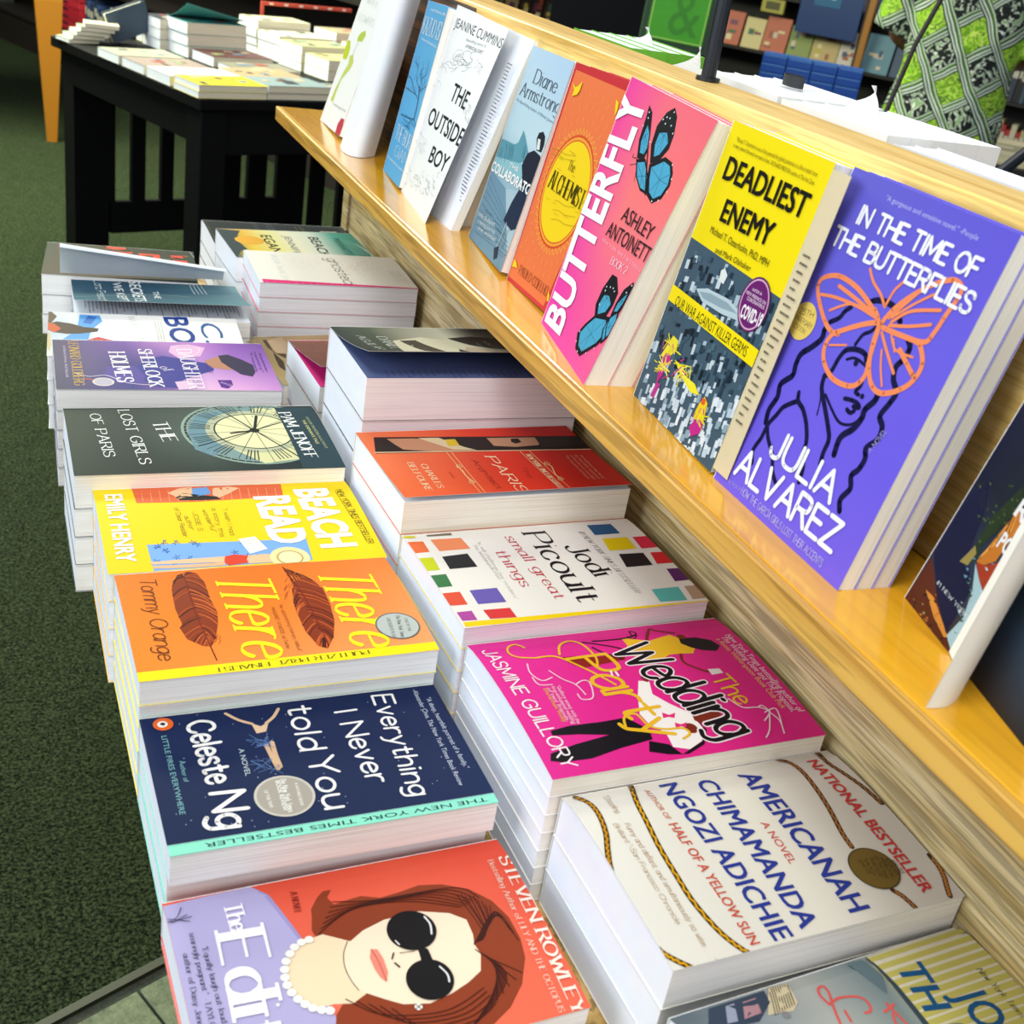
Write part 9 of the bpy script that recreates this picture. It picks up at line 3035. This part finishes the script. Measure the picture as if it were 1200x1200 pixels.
g = MB(); g.box(.14, .2, -.004, -.002, .1, .13); g.box(.16, .19, -.004, -.002, .14, .17); g.box(.2, .23, -.004, -.002, .07, .09); g.obj('cover_picture', mat('dfe8ee', .5, name='poster_white'), po)
for k, (s, h) in enumerate((('TALK Book Club Pick', .36), ('Our monthly reading choice', .32))):
    v, t_ = flat_text(s, 0); put('lettering', mesh('l', [(.06 + x * .31, -.0012, h + y * (.022 if k == 0 else .01)) for x, y in v], t_, mat('6fb4d8', .5, name='poster_text')), po)
MB().bbox(.455, .50, -.02, .02, -1.02, .16, .004).obj('wooden_post', mat('b07828', .5, name='post_wood'), po); MB().bbox(.44, .455, -.015, .015, -.5, .9, .002).obj('pole', mat('1a1614', .5, name='post_dark'), po)
hbk = MB().bbox(0, .115, 0, .02, 0, .19, .002); hbk.box(.035, .05, -.001, 0, .09, .12, 1); hbk.box(.065, .08, -.001, 0, .09, .12, 1)
o = hbk.obj('face_out_book', [mat('2c7cc0', .4, name='bright_blue'), mat('e8f0f4', .5, name='white_print')]); o.matrix_world = MCc @ Matrix.Translation((3.22, -.01, 1.055)) @ Matrix.Rotation(-.1, 4, 'X'); tag(o, 'bright blue face-out book left of the patterned shirt', 'book')
# blue boxed sets on a table
bx = thing('low_table', 'dark table carrying the blue boxed books, behind the divider', 'table', Matrix.Translation((2.80, 4.43, ZF)) @ Matrix.Rotation(radians(-38), 4, 'Z'))
MB().bbox(-.1, .75, -.02, .35, .70, .73, .003).obj('table_top', SH, bx)
for x, y in ((-.08, 0), (.7, 0), (-.08, .3), (.7, .3)): MB().bbox(x, x + .04, y, y + .04, 0, .70, .002).obj('leg', SH, bx)
Mx = Matrix.Translation((2.80, 4.43, ZF + .7305)) @ Matrix.Rotation(radians(-38), 4, 'Z'); blue = MB().bbox(0, .112, 0, .17, 0, .0375, .002); blue.box(.004, .108, -.0006, 0, .031, .0345, 1); blue.box(.0, .112, 0, .17, .0375, .0378, 2)
bme = blue.me('blue_book', [mat('1a4aa0', .35, name='deep_blue'), mat('5c94d8', .4, name='light_blue_line'), mat('2c6cc0', .35, name='blue_top')])
for c in range(4):
    for k in range(4):
        o = put('blue_book', bme); o.matrix_world = Mx @ Matrix.Translation((.04 + c * .115, .0 + .002 * (k % 2), .0385 * k)); tag(o, 'thick blue book in the %s of four blue piles, %s from below' % (['leftmost', 'second', 'third', 'rightmost'][c], ['first', 'second', 'third', 'fourth'][k]), 'book', 'blue books piled on the low table')
# right: piles of cream books on dark tables behind the shopper, framed notice
t2 = thing('low_table', 'dark shelf table with cream books beside the shopper in the patterned shirt', 'table', Matrix.Translation((3.0, 3.42, ZF - .04)) @ Matrix.Rotation(radians(-38), 4, 'Z'))
for z in (.70, .53): MB().bbox(0, 1.0, 0, .4, z, z + .025, .003).obj('shelf', SH, t2)
MB().bbox(0, .04, 0, .4, 0, .70, .003).obj('side_panel', SH, t2); MB().bbox(.96, 1., 0, .4, 0, .70, .003).obj('side_panel', SH, t2)
M2 = Matrix.Translation((3.0, 3.42, ZF - .04)) @ Matrix.Rotation(radians(-38), 4, 'Z')
for q, (x, z, n) in enumerate(((.04, .7255, 5), (.26, .7255, 3), (.48, .7255, 3), (.7, .7255, 4), (.05, .5555, 4), (.3, .5555, 4), (.55, .5555, 3))):
    pile(M2, x, .02, z, n, .028 if z > .6 else .03, ['cfc6a4', 'd8d2b8', 'b8b090'] if z > .6 else ['8c9484', 'a8ac98'], '%s in the %s pile beside the shopper' % (('cream book' if z > .6 else 'grey green book'), ['first', 'second', 'third', 'fourth', 'lower first', 'lower second', 'lower third'][q]), 'books piled beside the shopper', w=.16, h=.2)
nf = thing('framed_notice', 'white notice in a violet blue frame at the right edge', 'sign', Matrix.Translation((3.62, 3.02, .12)) @ Matrix.Rotation(radians(-38), 4, 'Z') @ Matrix.Rotation(.0, 4, 'Y'))
MB().bbox(-.02, .3, 0, .015, .04, .42, .003).obj('frame', mat('2c2c8c', .4, name='violet_frame'), nf); MB().bbox(.005, .275, -.002, .001, .075, .39, .001).obj('notice_sheet', mat('dfe2ee', .5, name='notice_white'), nf); MB().tube([(.14, .01, -.98), (.14, .01, .05)], .01, 8).obj('stand_post', SH, nf)
MB().bbox(.0, .28, -.08, .1, -.98, -.97, .002).obj('stand_foot', SH, nf)
# dark rods: the thin curved one crossing the shirt and the bar at the right edge
tag(MB().tube([(.91, 1.2, -.1), (.935, 1.2, .2), (.950, 1.2, .295), (.968, 1.2, .39), (.995, 1.2, .466), (1.05, 1.2, .60)], .0042, 8).obj('easel_rod', mat('231a16', .5, name='dark_twig')), 'thin dark curved rod rising in front of the patterned shirt', 'rod')
bb = MB().tube([(.86, .9, .17), (1.2, .9, .47)], .009, 10).obj('sign_holder_bar', mat('141b26', .35, .4, 'dark_bar')); tag(bb, 'dark slanting metal bar at the right edge beyond the divider', 'rod')
lt = thing('low_table', 'black shelf table just beyond the divider at the right', 'table', (1.15, 1.1, ZF)); MB().bbox(-.45, .9, -.6, .35, .93, .96, .003).obj('table_top', mat('0c0d12', .5, name='black_top'), lt)
for x, y in ((-.43, -.55), (.85, -.55), (-.43, .3), (.85, .3)): MB().bbox(x, x + .04, y, y + .04, 0, .93, .003).obj('leg', mat('0c0d12', .5, name='black_top'), lt)
o = MB().bbox(0, .09, 0, .13, 0, .02, .001).obj('paperback_book', mat('c88428', .5, name='orange_cover')); o.matrix_world = Matrix.Translation((1.06, 1.0, ZF + .9605)) @ Matrix.Rotation(.5, 4, 'Z'); tag(o, 'small orange and purple book lying beyond the divider near the right edge', 'book')
g = MB().bbox(.01, .05, .04, .12, .0202, .0206, .0001); o2 = g.obj('cover_picture', mat('4a2c7c', .5, name='purple_patch'), o)
# ---------------------------------------------------------------- the shopper seen from behind
def skin_obj(name, J, E_, m, par, sub=2):
    me = bpy.data.meshes.new(name); me.from_pydata([j[:3] for j in J], E_, []); me.materials.append(m)
    o = put(name, me, par); md = o.modifiers.new('skin', 'SKIN'); md.use_smooth_shade = True
    for i, j in enumerate(J):
        r = j[3]; sv = me.skin_vertices[0].data[i] if me.skin_vertices else None
        if sv: sv.radius = (r, r) if not isinstance(r, tuple) else r; sv.use_root = (i == 0)
    s = o.modifiers.new('sub', 'SUBSURF'); s.levels = sub; s.render_levels = sub; return o
def shirt_mat():
    m, nt, b = nodes('patterned_shirt_cloth'); N = nt.nodes.new; L = nt.links.new
    t = N('ShaderNodeTexCoord'); sp = N('ShaderNodeSeparateXYZ'); L(t.outputs['Object'], sp.inputs[0])
    def mth(op, a, b_=None, c=None):
        n = N('ShaderNodeMath'); n.operation = op
        for i, q in enumerate((a, b_, c)):
            if q is None: continue
            if isinstance(q, (int, float)): n.inputs[i].default_value = q
            else: L(q, n.inputs[i])
        return n.outputs[0]
    nz = N('ShaderNodeTexNoise'); nz.inputs['Scale'].default_value = 5; L(t.outputs['Object'], nz.inputs[0])
    wob = mth('MULTIPLY', nz.outputs['Fac'], .05)
    def coord(ax, az, s): return mth('MULTIPLY', mth('ADD', mth('ADD', mth('MULTIPLY', sp.outputs[0], ax), mth('MULTIPLY', sp.outputs[2], az)), wob), s)
    u = coord(.88, .55, 8.2); v = coord(-.62, .80, 8.2)
    def band(q):
        f = mth('FRACT', q); cr = N('ShaderNodeValToRGB'); cr.color_ramp.interpolation = 'CONSTANT'; e = cr.color_ramp.elements
        st_ = [(0, '1e3a24'), (.045, 'dfe8dc'), (.075, '2a4a34'), (.11, '8fa890'), (.14, 'e8eee4'), (.165, '14221a'), (.2, '5c8c3c'), (.25, 'dfe8dc'), (.27, '14221a')]
        e[0].position = 0; e[0].color = (*lin(st_[0][1]), 1); e[1].position = st_[1][0]; e[1].color = (*lin(st_[1][1]), 1)
        for p, c in st_[2:]: k = e.new(p); k.color = (*lin(c), 1)
        L(f, cr.inputs[0]); return cr.outputs[0], mth('LESS_THAN', f, .30)
    cu, mu = band(u); cv, mv = band(v)
    vo = N('ShaderNodeTexNoise'); vo.inputs['Scale'].default_value = 30; vo.inputs['Distortion'].default_value = 2.2; vo.inputs['Detail'].default_value = 1; L(t.outputs['Object'], vo.inputs[0])
    def leaf(cols):
        cr = N('ShaderNodeValToRGB'); cr.color_ramp.interpolation = 'CONSTANT'; e = cr.color_ramp.elements; e[0].position = 0; e[0].color = (*lin(cols[0]), 1); e[1].position = .44; e[1].color = (*lin(cols[1]), 1); k = e.new(.54); k.color = (*lin(cols[2]), 1); k = e.new(.6); k.color = (*lin(cols[3]), 1); L(vo.outputs['Fac'], cr.inputs[0]); return cr.outputs[0]
    ck = mth('MODULO', mth('ABSOLUTE', mth('ADD', mth('FLOOR', u), mth('FLOOR', v))), 2)
    def mix(f, a, b_):
        n = N('ShaderNodeMixRGB'); L(f, n.inputs[0]); L(a, n.inputs[1]); L(b_, n.inputs[2]); return n.outputs[0]
    c = mix(ck, leaf(['6a9c1c', '9ccc34', 'bcd85c', '4c7a1c']), leaf(['0e1410', '1a241c', 'e4ebe0', '8fae7c'])); c = mix(mv, c, cv); c = mix(mu, c, cu)
    L(c, b.inputs['Base Color']); b.inputs['Roughness'].default_value = .9; return m
PR = Vector((.745, -.667, 0)); PF = Vector((.667, .745, 0)); PO = Vector((2.72, 3.03, ZF))
per = thing('person', 'person seen from behind in a green, black and white patterned shirt', 'person', Matrix(((PR.x, PF.x, 0, PO.x), (PR.y, PF.y, 0, PO.y), (0, 0, 1, PO.z), (0, 0, 0, 1))))
SK = mat('9c6650', .6, name='skin'); LX = 0.0   # lean to the left going up
def lx(x, z): return x + LX * max(z - .85, 0)
J = []; Ed = []
def jn(x, y, z, r, p=None):
    J.append((lx(x, z), y, z, r)); i = len(J) - 1
    if p is not None: Ed.append((p, i))
    return i
pel = jn(0, 0, .92, .12); b1 = jn(0, 0, 1.06, .115, pel); b2 = jn(0, 0, 1.25, .125, b1); b3 = jn(0, -.005, 1.38, .10, b2); nk = jn(0, .01, 1.47, .055, b3); n2 = jn(0, .02, 1.53, .055, nk); hd = jn(0, .03, 1.61, .085, n2); h2 = jn(0, .03, 1.68, .085, hd); jn(0, .03, 1.73, .055, h2); jn(0, .125, 1.625, .014, hd)
for s in (-1, 1):
    jn(s * .083, .03, 1.625, .013, hd)
    h_ = jn(s * .09, 0, .86, .09, pel); k_ = jn(s * .10, .01, .48, .062, h_); an = jn(s * .10, -.02, .1, .042, k_); hl = jn(s * .10, -.03, .045, .04, an); jn(s * .115, .14, .035, .034, hl)
    sh = jn(s * .175, 0, 1.39, .06, b3); el = jn(s * .235, .03, 1.12, .043, sh); wr = jn(s * .17, .24, 1.06, .028, el); pm = jn(s * .155, .30, 1.05, .03, wr)
    for q in range(4): f1_ = jn(s * (.155 + (q - 1.5) * .02), .345, 1.045, .0095, pm); f2_ = jn(s * (.155 + (q - 1.5) * .021), .375 - abs(q - 1.5) * .004, 1.03, .0085, f1_); jn(s * (.155 + (q - 1.5) * .021), .392 - abs(q - 1.5) * .005, 1.01, .0075, f2_)
    t1 = jn(s * .12, .31, 1.045, .011, pm); jn(s * .105, .34, 1.03, .009, t1)
skin_obj('body', J, Ed, SK, per)
def rings(g, R, n=28):
    vs = []
    for (x, y, z, rx, ry) in R: vs += [(lx(x, z) + rx * math.copysign(abs(cos(k * 2 * pi / n)) ** .8, cos(k * 2 * pi / n)), y + ry * math.copysign(abs(sin(k * 2 * pi / n)) ** .8, sin(k * 2 * pi / n)), z) for k in range(n)]
    fs = [(i * n + k, i * n + (k + 1) % n, (i + 1) * n + (k + 1) % n, (i + 1) * n + k) for i in range(len(R) - 1) for k in range(n)] + [tuple(range(n))[::-1], tuple((len(R) - 1) * n + k for k in range(n))]
    g.add(vs, fs)
g = MB(); rings(g, [(0, 0, .74, .205, .15), (0, 0, .80, .212, .152), (0, 0, .95, .198, .145), (0, 0, 1.1, .192, .142), (0, 0, 1.25, .2, .145), (0, 0, 1.36, .198, .13), (0, .0, 1.42, .16, .10), (0, .005, 1.465, .085, .075), (0, .01, 1.50, .072, .07)])
for s in (-1, 1): g.tube([(lx(s * .13, 1.38), 0, 1.385), (lx(s * .19, 1.36), .0, 1.35), (lx(s * .225, 1.25), .01, 1.25), (lx(s * .25, 1.12), .02, 1.12)], [.075, .085, .082, .085], 18)
so = g.obj('shirt', shirt_mat(), per); md = so.modifiers.new('r', 'REMESH'); md.mode = 'VOXEL'; md.voxel_size = .011; md.use_smooth_shade = True; md = so.modifiers.new('s', 'SMOOTH'); md.factor = .8; md.iterations = 6
tx = bpy.data.textures.new('folds', 'CLOUDS'); tx.noise_scale = .16; md = so.modifiers.new('d', 'DISPLACE'); md.texture = tx; md.strength = .035; md.mid_level = .5
g = MB(); rings(g, [(0, 0, 1.0, .165, .12), (0, 0, .90, .175, .125), (0, 0, .80, .17, .12)])
for s in (-1, 1): g.tube([(s * .085, 0, .86), (s * .10, .01, .48), (s * .10, -.01, .06)], [.10, .085, .075], 18)
g.obj('trousers', mat('0e1016', .9, name='dark_trousers'), per)
for s in (-1, 1):
    g = MB(); g.tube([(s * .10, -.075, .04), (s * .10, -.03, .045), (s * .105, .06, .042), (s * .115, .16, .035), (s * .12, .2, .03)], [.03, .046, .046, .042, .02], 14); g.obj('shoe', mat('16161a', .5, name='shoe_leather'), per)
g = MB(); n = 14; vs = []; fs = []
for i in range(9):
    th = i / 8 * pi * .62
    for k in range(n): ph = k * 2 * pi / n; vs.append((lx(0, 1.65) + .098 * sin(th) * cos(ph), .012 + .108 * sin(th) * sin(ph), 1.66 + .115 * cos(th)))
fs = [(i * n + k, i * n + (k + 1) % n, (i + 1) * n + (k + 1) % n, (i + 1) * n + k) for i in range(8) for k in range(n)]; g.add(vs, fs); g.obj('hair', mat('3a2a20', .8, name='brown_hair'), per, smooth=True)
for s in (-1, 1): MB().tube([(lx(s * .032, 1.63), .108, 1.635), (lx(s * .032, 1.63), .118, 1.635)], .01, 8).obj('eye', mat('e8e8e4', .3, name='eye_white'), per)
MB().tube([(lx(-.022, 1.58), .108, 1.575), (lx(0, 1.58), .114, 1.573), (lx(.022, 1.58), .108, 1.575)], .005, 6).obj('mouth', mat('8c4a40', .6, name='lips'), per)
